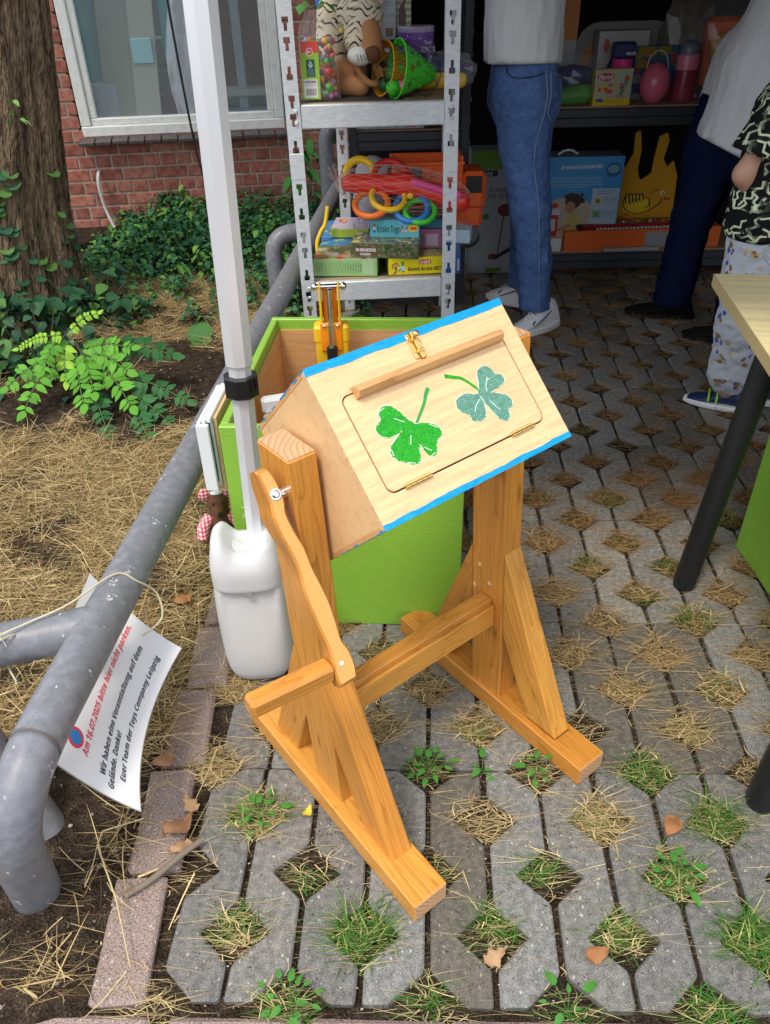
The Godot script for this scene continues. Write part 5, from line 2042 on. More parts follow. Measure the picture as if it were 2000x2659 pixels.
func goods_upper():
	var y0 := 1.0635
	# bead jar
	var j := thing("bead_jar", "clear plastic jar of colourful beads with a green label card and a green bow", "jar", Vector3(-0.203, y0, -3.29), 18.0)
	put(j, "jar", lathe_mesh([Vector2(0.068, 0.0), Vector2(0.076, 0.006), Vector2(0.072, 0.03), Vector2(0.071, 0.2), Vector2(0.066, 0.235), Vector2(0.045, 0.262), Vector2(0.043, 0.285)]), M.clear)
	var bs := S.new()
	var bc := [Color(0.7, 0.04, 0.03), Color(0.85, 0.2, 0.02), Color(0.6, 0.2, 0.45), Color(0.1, 0.45, 0.05), Color(0.1, 0.4, 0.6), Color(0.75, 0.2, 0.4), Color(0.8, 0.55, 0.05), Color(0.3, 0.5, 0.6)]
	for k in 190:
		var a := rng.randf() * TAU
		var r := rng.randf_range(0.035, 0.056)
		var y := 0.014 + 0.18 * k / 190.0
		bs.col = bc[rng.randi_range(0, 7)]
		bs.ball(Vector3(cos(a) * r, y, sin(a) * r), Vector3.ONE * rng.randf_range(0.008, 0.0135), 10)
	stuff(put(j, "beads", bs, mat(Color.WHITE, 0.3, {vcol = true})))
	var im := canvas(128, 360, L(0.3, 0.52, 0.03))
	im.fill_rect(Rect2i(0, 0, 128, 70), L(0.68, 0.06, 0.05))
	disc(im, 62, 64, 25, 25, Color.WHITE)
	disc(im, 62, 64, 22, 22, L(0.68, 0.05, 0.05))
	im.fill_rect(Rect2i(34, 110, 64, 108), L(0.015, 0.09, 0.07))
	grey_lines(im, 42, 172, 48, 6, 7, L(0.4, 0.5, 0.45))
	stroke(im, [Vector2(66, 120), Vector2(52, 148), Vector2(80, 148), Vector2(66, 120)], 2, L(0.7, 0.75, 0.7))
	stroke(im, [Vector2(58, 158), Vector2(66, 142), Vector2(66, 162), Vector2(76, 152)], 2, L(0.7, 0.75, 0.7))
	im.fill_rect(Rect2i(10, 232, 100, 118), L(0.75, 0.75, 0.75))
	grey_lines(im, 16, 252, 86, 4, 8, L(0.1, 0.1, 0.1))
	var bxx := 20
	while bxx < 100:
		var bw := rng.randi_range(1, 4)
		im.fill_rect(Rect2i(bxx, 292, bw, 44), L(0.02, 0.02, 0.02))
		bxx += bw + rng.randi_range(2, 4)
	var card := put(j, "label_card", bx(Vector3(0.066, 0.185, 0.002), 0.0005), mat(L(0.3, 0.52, 0.03), 0.4), at(Vector3(-0.05, 0.1, 0.062), Vector3(-2, -20, 0)))
	var cq := S.new()
	cq.quad(Vector3(-0.032, -0.0915, 0.0015), Vector3(0.032, -0.0915, 0.0015), Vector3(0.032, 0.0915, 0.0015), Vector3(-0.032, 0.0915, 0.0015))
	put(card, "card_print", cq, print_mat(im))
	text(card, "4+", 0.016, M.white, at(Vector3(-0.011, 0.0585, 0.002)))
	text(card, "ACHTUNG!", 0.0085, M.ink, at(Vector3(-0.024, -0.0345, 0.002)))
	var bow := S.new()
	for k in [-1.0, 1.0]:
		bow.loft([PackedVector3Array([Vector3(0, 0.285, -0.02), Vector3(0, 0.285, 0.02)]), PackedVector3Array([Vector3(k * 0.03, 0.31, -0.028), Vector3(k * 0.03, 0.303, 0.028)]), PackedVector3Array([Vector3(k * 0.07, 0.292, -0.02), Vector3(k * 0.07, 0.268, 0.03)])], false, false)
	put(j, "bow", bow, mat(L(0.06, 0.3, 0.02), 0.4))
	# plush tiger
	var tm_ := img_from(256, 256, func(x, y, _i):
		var f: float = y / 25.6 + 0.5 * sin(x * 0.045) + 0.25 * sin(x * 0.11 + y * 0.02)
		var d := absf(f - floorf(f) - 0.5)
		var cut := sin(x * 0.04 + floorf(f) * 2.4)
		return L(0.02, 0.016, 0.014) if d < 0.17 * smoothstep(-0.9, 0.2, cut) else L(0.7, 0.6, 0.44))
	var striped := mat(Color.WHITE, 0.9, {tex = tex(tm_), tri = Vector3.ONE * 4.6})
	var tan_ := mat(L(0.42, 0.19, 0.075), 0.9)
	var ti := thing("plush_tiger", "cream plush tiger with black stripes and a tan face sitting on the rack", "plush toy", Vector3(0, 0, 0))
	put(ti, "body", body([[Vector3(-0.15, 1.15, -3.5), Vector3(-0.15, 1.32, -3.49), 0.066, 0.06], [Vector3(-0.16, 1.25, -3.52), Vector3(-0.15, 1.33, -3.5), 0.06, 0.055]], 0.008, 0.03), striped)
	put(ti, "head", body([[Vector3(-0.075, 1.325, -3.43), Vector3(-0.03, 1.318, -3.4), 0.062, 0.07], [Vector3(-0.045, 1.3, -3.38), Vector3(-0.06, 1.25, -3.345), 0.055, 0.052]], 0.007, 0.025), striped)
	put(ti, "muzzle", body([[Vector3(-0.018, 1.268, -3.345), Vector3(-0.012, 1.218, -3.325), 0.048, 0.046]], 0.006, 0.02), tan_)
	var wm := S.new()
	wm.ball(Vector3(-0.052, 1.2, -3.315), Vector3(0.047, 0.034, 0.044), 20)
	put(ti, "chin", wm, mat(L(0.7, 0.68, 0.64), 0.9))
	wm = S.new()
	wm.ball(Vector3(-0.006, 1.208, -3.288), Vector3(0.03, 0.027, 0.018), 16)
	put(ti, "nose", wm, M.brown)
	wm = S.new()
	for k in 3:
		wm.tube([Vector3(-0.064 + k * 0.013, 1.208, -3.269 + k * 0.002), Vector3(-0.056 + k * 0.013, 1.186, -3.273 + k * 0.003)], 0.0012, 5)
	for q in [[-0.08, 1.345], [-0.025, 1.345]]:
		wm.tube([Vector3(q[0] - 0.016, q[1] - 0.03, -3.352), Vector3(q[0], q[1] - 0.035, -3.342), Vector3(q[0] + 0.016, q[1] - 0.031, -3.343)], 0.0018, 5)
	put(ti, "face_marks", wm, M.ink)
	for q in [[-0.088, 1.378, -18.0, 0.68], [0.02, 1.372, 25.0, 0.5]]:
		var e := S.new()
		e.ball(Vector3.ZERO, Vector3(0.024, 0.036, 0.012), 14)
		put(ti, "ear", e, mat(L(0.68, q[3], q[3] * 0.75), 0.9), at(Vector3(q[0], q[1], -3.41), Vector3(0, 0, -q[2])))
	put(ti, "leg", body([[Vector3(-0.145, 1.13, -3.44), Vector3(-0.105, 1.14, -3.4), 0.052, 0.048]], 0.007, 0.03), tan_)
	put(ti, "leg", body([[Vector3(-0.13, 1.1, -3.38), Vector3(-0.055, 1.098, -3.35), 0.036, 0.036]], 0.007, 0.03), tan_)
	var arm := S.new()
	arm.tube(smooth_line([Vector3(-0.075, 1.175, -3.38), Vector3(-0.05, 1.135, -3.34), Vector3(-0.02, 1.11, -3.32), Vector3(0.01, 1.105, -3.33)], 5), 0.012, 12)
	put(ti, "arm", arm, tan_)
	var sp := S.new()
	for q in [[-0.118, 1.275, 0], [-0.085, 1.25, 1], [-0.07, 1.235, 2]]:
		sp.col = [Color(0.75, 0.6, 0.05), Color(0.02, 0.3, 0.12), Color(0.3, 0.1, 0.04)][q[2]]
		sp.ball(Vector3(q[0], q[1], -3.418 + 0.012 * q[2]), Vector3(0.011, 0.011, 0.006), 10)
	put(ti, "sticker", sp, mat(Color.WHITE, 0.5, {vcol = true}))
	# scoop cones in netting with balls
	for q in [["green_scoop", "bright green perforated plastic scoop cone in a net with small balls", Vector3(0.083, 1.158, -3.262), Vector3(0.222, 1.135, -3.31), 0.098, M.lime], ["orange_scoop", "yellow orange perforated plastic scoop cone in a net behind the green one", Vector3(0.034, 1.155, -3.33), Vector3(0.19, 1.12, -3.4), 0.092, mat(L(0.75, 0.33, 0.01), 0.4)]]:
		var c := thing(q[0], q[1], "toy")
		var ax: Vector3 = (q[3] - q[2]).normalized()
		var up := (Vector3.UP - ax * ax.y).normalized()
		var sd := ax.cross(up)
		var s := S.new()
		var nu := 84
		var nv := 34
		for i in nv:
			for k in nu:
				var mid := Vector2(TAU * (k + 0.5) / nu, (i + 0.5) / nv)
				var skip := false
				for row in 4:
					var vv := 0.2 + row * 0.2
					var cnt: int = [9, 8, 7, 6][row]
					var da := fposmod(mid.x - row * 0.35 + PI / cnt, TAU / cnt) - PI / cnt
					var rr := 1.0 - 0.75 * mid.y
					if Vector2(da * rr * 0.098, (mid.y - vv) * 0.15).length() < [0.0125, 0.012, 0.0105, 0.008][row]:
						skip = true
				if skip:
					continue
				var pt := func(kk: int, ii: int) -> Vector3:
					var a := TAU * kk / nu
					var h := float(ii) / nv
					return q[2].lerp(q[3], h) + (up * cos(a) + sd * sin(a)) * q[4] * (1.0 - 0.75 * h)
				s.quad(pt.call(k, i), pt.call(k + 1, i), pt.call(k + 1, i + 1), pt.call(k, i + 1))
		put(c, "cone", s, q[5])
		var rim := []
		for k in 41:
			var a := TAU * k / 40
			rim.append(q[2] + (up * cos(a) + sd * sin(a)) * q[4])
		var rs := S.new()
		rs.tube(rim, 0.003, 8, false)
		put(c, "rim", rs, q[5])
		put(c, "net", net_shape(q[2].lerp(q[3], 0.42), Vector3(0.11, 0.1, 0.1), 16, 1.4, 0.00055, Basis(ax, up, sd)), M.ink)
	for q in [["green_ball", "small bright green ball lying in the mouth of the green scoop", Vector3(0.07, 1.098, -3.265), M.lime, 0.028], ["pink_ball", "small pink ball inside the mouth of the green scoop", Vector3(0.106, 1.101, -3.275), M.pink, 0.025], ["dark_green_ball", "small dark green ball inside the orange scoop", Vector3(0.042, 1.1, -3.325), mat(L(0.01, 0.12, 0.03), 0.4), 0.026]]:
		var s := S.new()
		s.ball(Vector3.ZERO, Vector3.ONE * q[4], 20)
		var b := put(self, q[0], s, q[3], at(q[2]))
		tag(b, q[1], "ball", "")
	# purple round tub
	im = canvas(512, 256, L(0.13, 0.035, 0.28))
	for k in 40:
		im.fill_rect(Rect2i(k * 13, 0, 4, 256), L(0.2, 0.06, 0.36))
	mess(im, Rect2(0, 0, 512, 110), 40, [L(0.55, 0.5, 0.7)], 1.5, 4.0)
	var pt2 := []
	for k in 7:
		pt2.append(Vector2(150 + cos(TAU * k / 6 + PI / 6) * 44, 105 + sin(TAU * k / 6 + PI / 6) * 44))
	stroke(im, pt2, 2.5, L(0.3, 0.45, 0.7))
	grey_lines(im, 124, 88, 52, 4, 11, L(0.35, 0.45, 0.7))
	mess(im, Rect2(250, 210, 262, 46), 26, [L(0.4, 0.12, 0.06), L(0.1, 0.03, 0.2)], 6, 16)
	var dr := thing("purple_tub", "clear round tub with purple print and white lettering behind the green scoop", "tub", Vector3(0.173, y0, -3.66))
	var ds := S.new()
	var rings := []
	for h in [0.0, 0.1, 0.197]:
		var ring := PackedVector3Array()
		for k in 41:
			var a := PI + PI * 1.0 * k / 40.0
			ring.append(Vector3(cos(a) * 0.072, h, -sin(a) * 0.072))
		rings.append(ring)
	ds.loft(rings, false, false, false, Vector2(1.0, -1.0))
	put(dr, "wrap_print", ds, print_mat(im))
	put(dr, "tub", lathe_mesh([Vector2(0.068, 0), Vector2(0.0705, 0.004), Vector2(0.0705, 0.2), Vector2(0.068, 0.203)]), mat(L(0.14, 0.04, 0.3), 0.3))
	put(dr, "lid", lathe_mesh([Vector2(0.0735, 0.19), Vector2(0.0745, 0.2), Vector2(0.0735, 0.208), Vector2(0.07, 0.21)]), mat(Color(0.85, 0.8, 0.9), 0.15, {alpha = 0.5}))
	text(dr, "PRINCESS", 0.026, M.white, at(Vector3(0.016, 0.13, 0.0735), Vector3(0, 14, 0)), false, 0.06, "Droid Serif")
	text(dr, "Disney", 0.02, M.white, at(Vector3(0.027, 0.155, 0.0725), Vector3(0, 16, 0)), false, 0.034, "Droid Serif", true)
	# boxes behind
	im = canvas(160, 256, L(0.42, 0.43, 0.44))
	im.fill_rect(Rect2i(0, 0, 160, 110), L(0.35, 0.5, 0.55))
	for k in 6:
		im.fill_rect(Rect2i(0, 18 * k, 160, 6), L(0.5, 0.6, 0.62))
	im.fill_rect(Rect2i(95, 190, 46, 50), L(0.22, 0.14, 0.06))
	mess(im, Rect2(80, 60, 70, 40), 20, [L(0.6, 0.6, 0.58), L(0.5, 0.52, 0.5)], 4, 9)
	stroke(im, [Vector2(16, 140), Vector2(42, 140), Vector2(42, 235), Vector2(16, 235), Vector2(16, 140)], 1.5, L(0.2, 0.2, 0.22))
	var b1 := carton("spice_carton", "black and red carton with white lettering under the white toy box on the rack", "box", Vector3(-0.025, y0, -3.76), 0, Vector3(0.12, 0.155, 0.1), M.black)
	put(b1, "red_panel", bx(Vector3(0.03, 0.15, 0.001), 0), M.red, at(Vector3(0.03, 0.077, 0.001)))
	text(b1, "spec", 0.022, M.white, at(Vector3(0.03, 0.045, 0.002), Vector3(0, 0, 90)))
	put(b1, "white_panel", bx(Vector3(0.045, 0.05, 0.001), 0), M.paper, at(Vector3(0.07, 0.125, 0.001)))
	var wb := carton("white_toy_box", "pale box with blue striped top and a small window behind the tiger's head", "box", Vector3(-0.012, y0 + 0.157, -3.77), 0, Vector3(0.107, 0.16, 0.09), mat(L(0.42, 0.42, 0.44), 0.5), print_mat(im))
	text(wb, "KLT-DECKE", 0.011, mat(L(0.55, 0.55, 0.55), 0.5), at(Vector3(0.048, 0.072, 0.0015)))
	im = canvas(100, 256, L(0.48, 0.5, 0.36))
	for k in 11:
		im.fill_rect(Rect2i(0, 24 * k, 100, 12), L(0.22, 0.28, 0.1))
	disc(im, 40, 130, 26, 50, L(0.1, 0.03, 0.02))
	stroke(im, [Vector2(50, 80), Vector2(70, 40)], 9, L(0.12, 0.04, 0.025))
	disc(im, 45, 215, 40, 34, L(0.16, 0.24, 0.42))
	carton("striped_box", "tall box with green and white stripes beside the pale toy box", "box", Vector3(0.097, y0 + 0.11, -3.8), 0, Vector3(0.062, 0.25, 0.09), mat(L(0.2, 0.25, 0.1), 0.5), print_mat(im))
	carton("plain_carton", "plain dark carton under the striped box at the back of the rack", "box", Vector3(0.097, y0, -3.8), 0, Vector3(0.11, 0.109, 0.11), M.rack_dark)
	carton("brown_carton", "brown carton carrying the puzzle box behind the tiger", "box", Vector3(-0.24, y0, -3.72), 0, Vector3(0.21, 0.28, 0.15), M.brown)
	var pz := carton("puzzle_box", "dark blue puzzle box with yellow lettering on top of the brown carton", "box", Vector3(-0.235, y0 + 0.281, -3.71), 0, Vector3(0.27, 0.05, 0.2), mat(L(0.03, 0.03, 0.06), 0.4))
	put(pz, "blue_panel", bx(Vector3(0.05, 0.046, 0.001), 0), M.blue, at(Vector3(0.03, 0.025, 0.001)))
	text(pz, "Ravensburger Puzzle 200", 0.028, mat(L(0.5, 0.36, 0.03), 0.5), at(Vector3(0.065, 0.02, 0.0015)), false, 0.19, "Droid Serif")
	# blue and yellow toy in a crumpled clear bag
	var bg := thing("blue_yellow_toy", "blue and yellow toy in a crumpled clear bag at the rack's right", "toy", Vector3(0.27, y0, -3.52))
	put(bg, "blue_shell", body([[Vector3(-0.08, 0.085, 0), Vector3(0.06, 0.06, 0), 0.04, 0.035]], 0.008, 0.02), M.navy)
	put(bg, "yellow_base", body([[Vector3(-0.09, 0.032, 0.03), Vector3(0.07, 0.03, 0.02), 0.03, 0.03]], 0.008, 0.02), M.yellow)
	put(bg, "clear_bag", crumple(Vector3(0.0, 0.06, 0.0), Vector3(0.14, 0.07, 0.08), 5), M.clear)


func crumple(c: Vector3, r: Vector3, seed_: int) -> S:
	var s := S.new()
	var rings := []
	for i in 13:
		var a := -PI / 2 + PI * i / 12.0
		var ring := PackedVector3Array()
		for k in 22:
			var b := TAU * k / 22
			var v := Vector3(cos(a) * cos(b), sin(a), cos(a) * sin(b))
			var q := 1.0 + 0.22 * hills.get_noise_3d(v.x * 60 + seed_ * 31, v.y * 60, v.z * 60)
			ring.append(c + v * r * q)
		rings.append(ring)
	s.loft(rings, true, true, true)
	return s


func goods_lower():
	var y0 := 0.4125
	var greens := [L(0.05, 0.13, 0.03), L(0.12, 0.2, 0.05), L(0.3, 0.28, 0.16), L(0.2, 0.1, 0.05), L(0.4, 0.42, 0.3), L(0.45, 0.05, 0.03)]
	# the green game box
	var im := jungle(256, 200, L(0.2, 0.3, 0.12), greens, 120)
	im.fill_rect(Rect2i(0, 0, 256, 70), L(0.06, 0.22, 0.5))
	mess(im, Rect2(0, 0, 130, 60), 12, [L(0.5, 0.5, 0.1), L(0.1, 0.4, 0.6)], 6, 14)
	disc(im, 210, 45, 34, 30, L(0.35, 0.25, 0.5))
	disc(im, 165, 60, 22, 18, L(0.6, 0.1, 0.05))
	disc(im, 70, 150, 26, 18, L(0.5, 0.42, 0.35))
	disc(im, 150, 165, 50, 14, L(0.4, 0.25, 0.15))
	var b := carton("green_game_box", "pale green board game box with WALDGÄRTNER lettering at the left of the lower shelf", "board game", Vector3(-0.273, y0, -3.219), -4.3, Vector3(0.266, 0.07, 0.3), mat(L(0.27, 0.46, 0.18), 0.4), null, print_mat(im))
	var gl := text(b, "WALDGÄRTNER", 0.047, mat(L(0.09, 0.2, 0.06), 0.5), at(Vector3(0.006, 0.034, 0.001)), false, 0.196)
	text(b, "WALDGÄRTNER", 0.043, mat(L(0.33, 0.52, 0.24), 0.5), at(Vector3(0.0085, 0.034, 0.0018)), false, 0.19)
	put(b, "pale_panel", bx(Vector3(0.05, 0.06, 0.0006), 0), mat(L(0.36, 0.52, 0.28), 0.35), at(Vector3(0.228, 0.037, 0.0008)))
	im = jungle(200, 200, L(0.06, 0.22, 0.5), greens, 30)
	carton("blue_game_box", "blue board game box behind the green one on the lower shelf", "board game", Vector3(-0.255, y0, -3.53), -4, Vector3(0.25, 0.075, 0.28), M.blue, null, print_mat(im))
	# the yellow game box
	im = jungle(256, 150, L(0.45, 0.35, 0.1), [L(0.3, 0.17, 0.05), L(0.5, 0.4, 0.1), L(0.1, 0.25, 0.04), L(0.55, 0.5, 0.4)], 70)
	var fr := canvas(330, 104, L(0.74, 0.6, 0.01))
	disc(fr, 42, 40, 14, 14, L(0.3, 0.13, 0.04))
	disc(fr, 42, 44, 9, 8, L(0.6, 0.4, 0.2))
	stroke(fr, [Vector2(42, 54), Vector2(44, 84), Vector2(30, 98)], 6, L(0.3, 0.13, 0.04))
	stroke(fr, [Vector2(24, 36), Vector2(20, 60), Vector2(40, 66)], 3, L(0.3, 0.13, 0.04))
	disc(fr, 78, 66, 20, 16, L(0.5, 0.58, 0.68))
	mess(fr, Rect2(14, 20, 80, 70), 8, [L(0.12, 0.35, 0.05)], 4, 8)
	b = carton("yellow_game_box", "yellow children's game box with Scout lettering under the camouflage game", "board game", Vector3(0.04, y0, -3.207), 4.0, Vector3(0.232, 0.07, 0.2), mat(L(0.74, 0.6, 0.01), 0.4), print_mat(fr), print_mat(im))
	put(b, "red_panel", bx(Vector3(0.05, 0.018, 0.0008), 0), M.red, at(Vector3(0.152, 0.05, 0.0012)))
	text(b, "Scout", 0.021, M.white, at(Vector3(0.13, 0.0505, 0.0018)), true, 0.043)
	text(b, "Kannst du das ABC?", 0.022, M.ink, at(Vector3(0.08, 0.022, 0.0014)), true, 0.143)
	# camouflage game
	im = jungle(280, 64, L(0.1, 0.1, 0.06), [L(0.05, 0.06, 0.03), L(0.18, 0.14, 0.08), L(0.14, 0.17, 0.07), L(0.24, 0.2, 0.12), L(0.04, 0.1, 0.03)], 130)
	disc(im, 66, 36, 50, 22, L(0.14, 0.07, 0.04))
	var im2 := jungle(280, 100, L(0.12, 0.12, 0.07), [L(0.05, 0.06, 0.03), L(0.2, 0.16, 0.09), L(0.16, 0.19, 0.07), L(0.5, 0.45, 0.08), L(0.3, 0.3, 0.26)], 110)
	b = carton("camouflage_game_box", "small dark brown and green game box lying across the green and yellow ones", "board game", Vector3(-0.118, y0 + 0.0715, -3.236), -11.0, Vector3(0.284, 0.06, 0.16), mat(L(0.1, 0.09, 0.06), 0.3), print_mat(im, 0.2), print_mat(im2, 0.2))
	text(b, "DAS MINI BRETTSPIEL", 0.017, M.white, at(Vector3(0.024, 0.031, 0.0014)), true, 0.086)
	text(b, "ZU OZEANIEN 5", 0.013, M.white, at(Vector3(0.042, 0.014, 0.0014)), true, 0.045)
	# crocodile game
	im = canvas(256, 92, L(0.09, 0.36, 0.42))
	im.fill_rect(Rect2i(150, 0, 106, 92), L(0.12, 0.4, 0.46))
	for k in 3:
		im.fill_rect(Rect2i(16, 18 + k * 18, 12, 14), [L(0.5, 0.06, 0.05), L(0.6, 0.6, 0.62), L(0.05, 0.1, 0.4)][k])
	disc(im, 178, 48, 16, 24, L(0.3, 0.36, 0.38))
	mess(im, Rect2(160, 30, 36, 40), 14, [L(0.1, 0.14, 0.16), L(0.4, 0.46, 0.48)], 3, 6)
	im.fill_rect(Rect2i(202, 22, 46, 36), L(0.75, 0.45, 0.01))
	im.fill_rect(Rect2i(212, 34, 30, 14), L(0.6, 0.06, 0.03))
	im2 = canvas(256, 180, L(0.12, 0.36, 0.42))
	mess(im2, Rect2(130, 20, 126, 130), 60, [L(0.02, 0.08, 0.05), L(0.1, 0.17, 0.08), L(0.05, 0.14, 0.1)], 5, 16)
	for k in 16:
		stroke(im2, [Vector2(20 + k * 7, 30), Vector2(26 + k * 7, 110 + (k * 37) % 40)], 1.5, L(0.03, 0.1, 0.12))
	disc(im2, 190, 40, 18, 9, L(0.7, 0.6, 0.03))
	b = carton("crocodile_game_box", "turquoise game box with Kroko Togo lettering on top of the pile", "board game", Vector3(-0.034, y0 + 0.133, -3.298), -8.0, Vector3(0.206, 0.068, 0.19), mat(L(0.08, 0.33, 0.38), 0.3), print_mat(im, 0.25), print_mat(im2, 0.2))
	text(b, "Kroko Togo", 0.036, M.ink, at(Vector3(0.03, 0.033, 0.0014)), false, 0.098)
	# lilac memory game
	im = canvas(200, 200, L(0.45, 0.42, 0.56))
	im.fill_rect(Rect2i(0, 110, 200, 90), L(0.55, 0.48, 0.55))
	mess(im, Rect2(20, 10, 60, 80), 12, [L(0.6, 0.3, 0.04), L(0.65, 0.5, 0.06), L(0.6, 0.08, 0.08)], 6, 14)
	stroke(im, [Vector2(110, 120), Vector2(170, 105), Vector2(190, 160), Vector2(125, 180), Vector2(110, 120)], 2, L(0.15, 0.1, 0.15))
	disc(im, 140, 30, 22, 16, L(0.62, 0.06, 0.06))
	b = carton("lilac_game_box", "lilac card game box with a yellow green edge behind the camouflage game", "board game", Vector3(-0.21, y0 + 0.076, -3.515), -5.0, Vector3(0.17, 0.036, 0.2), mat(L(0.36, 0.45, 0.04), 0.4), null, print_mat(im))
	# small boxes at the right
	im = jungle(120, 100, L(0.04, 0.2, 0.3), [L(0.02, 0.06, 0.05), L(0.2, 0.3, 0.1), L(0.3, 0.28, 0.22)], 40)
	b = carton("pink_game_box", "small pink and purple game box on the yellow one beside the right post", "board game", Vector3(0.172, y0 + 0.072, -3.335), -4.0, Vector3(0.096, 0.078, 0.09), mat(L(0.35, 0.12, 0.22), 0.35))
	put(b, "pale_panel", bx(Vector3(0.05, 0.05, 0.0008), 0), mat(L(0.5, 0.36, 0.45), 0.4), at(Vector3(0.055, 0.035, 0.0008)))
	carton("jungle_game_box", "small dark green and blue game box on the pink one", "board game", Vector3(0.165, y0 + 0.152, -3.36), -12.0, Vector3(0.105, 0.036, 0.16), mat(L(0.04, 0.18, 0.28), 0.3), null, print_mat(im, 0.2))
	b = carton("dark_blue_game_box", "dark blue game box with KOSMOS lettering sticking out behind the right post", "board game", Vector3(0.277, y0, -3.215), -4.0, Vector3(0.062, 0.072, 0.2), mat(L(0.03, 0.1, 0.32), 0.35))
	text(b, "KOSMOS", 0.013, M.white, at(Vector3(0.053, 0.012, 0.0012), Vector3(0, 0, 90)), true, 0.05)
	b = carton("light_blue_box", "light blue small box in clear wrap overhanging the rack on the right", "box", Vector3(0.29, y0 + 0.0735, -3.4), -12.0, Vector3(0.105, 0.056, 0.09), mat(L(0.4, 0.55, 0.65), 0.4))
	put(b, "clear_wrap", crumple(Vector3(0.055, 0.03, -0.04), Vector3(0.085, 0.05, 0.07), 9), M.clear)
	# toy set in a net
	var n := thing("net_of_rings", "net bag with a red bat and coloured rings on the game boxes", "toy set")
	var z := -3.41
	put(n, "red_bat", body([[Vector3(-0.115, 0.735, z), Vector3(0.12, 0.725, z), 0.036, 0.044], [Vector3(0.12, 0.72, z), Vector3(0.345, 0.66, z + 0.02), 0.044, 0.046]], 0.007, 0.03), mat(L(0.75, 0.035, 0.02), 0.35))
	put(n, "pink_tube", body([[Vector3(0.15, 0.742, z + 0.04), Vector3(0.335, 0.69, z + 0.055), 0.014, 0.016]], 0.005, 0.01), mat(L(0.85, 0.08, 0.3), 0.35))
	for q in [[Vector3(0.06, 0.755, z - 0.02), 0.072, 0.014, Vector3(-48, 15, 0), M.red, 1.0], [Vector3(-0.025, 0.668, z + 0.07), 0.068, 0.0135, Vector3(-58, -8, -12), M.orange, 1.0], [Vector3(0.045, 0.69, z + 0.055), 0.07, 0.0125, Vector3(-58, 10, -14), M.yellow, 1.0], [Vector3(0.14, 0.65, z + 0.08), 0.068, 0.0125, Vector3(-55, 0, -8), M.blue, 1.0], [Vector3(0.175, 0.638, z + 0.09), 0.062, 0.0115, Vector3(-60, 0, -6), M.lime, 1.0], [Vector3(-0.07, 0.765, z - 0.03), 0.058, 0.016, Vector3(-30, 0, 0), M.yellow, 1.0]]:
		put(n, "ring", ring_toy(q[0], q[1], q[2], Basis.from_euler(q[3] * PI / 180)), q[4])
	var ys := S.new()
	ys.ball(Vector3(0.135, 0.702, z + 0.1), Vector3(0.014, 0.013, 0.008), 14)
	put(n, "yellow_knob", ys, M.yellow)
	put(n, "net", net_shape(Vector3(0.11, 0.705, z + 0.015), Vector3(0.285, 0.095, 0.1), 22, 2.0, 0.0005, Basis(Vector3(0, 0, 1), -0.13)), mat(L(0.6, 0.45, 0.4), 0.6))
	var tf := S.new()
	for k in 26:
		tf.tube([Vector3(-0.158, 0.725, z), Vector3(-0.185 + rng.randf_range(-0.02, 0.02), 0.79 + rng.randf_range(-0.03, 0.02), z + rng.randf_range(-0.02, 0.02))], 0.0007, 4)
	put(n, "net_tassel", tf, mat(L(0.55, 0.4, 0.38), 0.7))
	# toys behind the net
	var g := thing("grey_toy", "grey toy with a round eye and yellow disc behind the net of rings", "toy", Vector3(0.0, 0, -3.66))
	put(g, "head", body([[Vector3(-0.03, 0.62, 0), Vector3(-0.02, 0.72, 0), 0.08, 0.075], [Vector3(0.04, 0.72, 0.02), Vector3(0.055, 0.71, 0.03), 0.055, 0.04]], 0.009, 0.02), mat(L(0.4, 0.42, 0.46), 0.4))
	var ey := S.new()
	ey.ball(Vector3(0.058, 0.745, 0.062), Vector3(0.014, 0.018, 0.008), 14)
	put(g, "eye", ey, M.black)
	var yd := S.new()
	yd.tube([Vector3(-0.085, 0.69, -0.02), Vector3(-0.085, 0.71, -0.025)], 0.075, 28)
	put(g, "yellow_disc", yd, M.yellow)
	put(g, "black_band", ring_toy(Vector3(-0.085, 0.7, -0.02), 0.07, 0.008, Basis(Vector3.RIGHT, PI / 2)), M.black)
	put(g, "stand", bx(Vector3(0.12, 0.14, 0.1), 0.01), M.grey, at(Vector3(-0.02, 0.49, -0.03)))
	var tr := thing("orange_truck", "big orange plastic toy truck behind the net of rings", "toy truck", Vector3(0.27, 0.4125, -3.68), 0)
	var orr := mat(L(0.8, 0.12, 0.02), 0.35)
	put(tr, "bed", bed_shape(), orr, at(Vector3(-0.05, 0.31, 0)))
	put(tr, "chassis", bx(Vector3(0.36, 0.1, 0.18), 0.015), orr, at(Vector3(0.02, 0.13, 0)))
	put(tr, "cab", bx(Vector3(0.11, 0.16, 0.19), 0.02), orr, at(Vector3(0.155, 0.24, 0.005)))
	put(tr, "cab_window", bx(Vector3(0.07, 0.07, 0.003), 0.001), M.black, at(Vector3(0.155, 0.27, 0.1015)))
	put(tr, "exhaust", bx(Vector3(0.05, 0.09, 0.04), 0.008), mat(L(0.12, 0.11, 0.12), 0.25), at(Vector3(-0.1, 0.3, 0.125)))
	for q in [[-0.13, 0.09], [0.02, 0.09], [0.14, 0.09], [-0.13, -0.09], [0.14, -0.09]]:
		var ws := S.new()
		ws.tube([Vector3(0, 0, -0.02), Vector3(0, 0, 0.02)], 0.05, 20)
		put(tr, "wheel", ws, M.black, at(Vector3(q[0], 0.05, q[1])))
	var ye := thing("yellow_strap", "yellow plastic toy strap hanging down beside the left post of the rack", "toy", Vector3(-0.26, 0.5, -3.48))
	var yst := S.new()
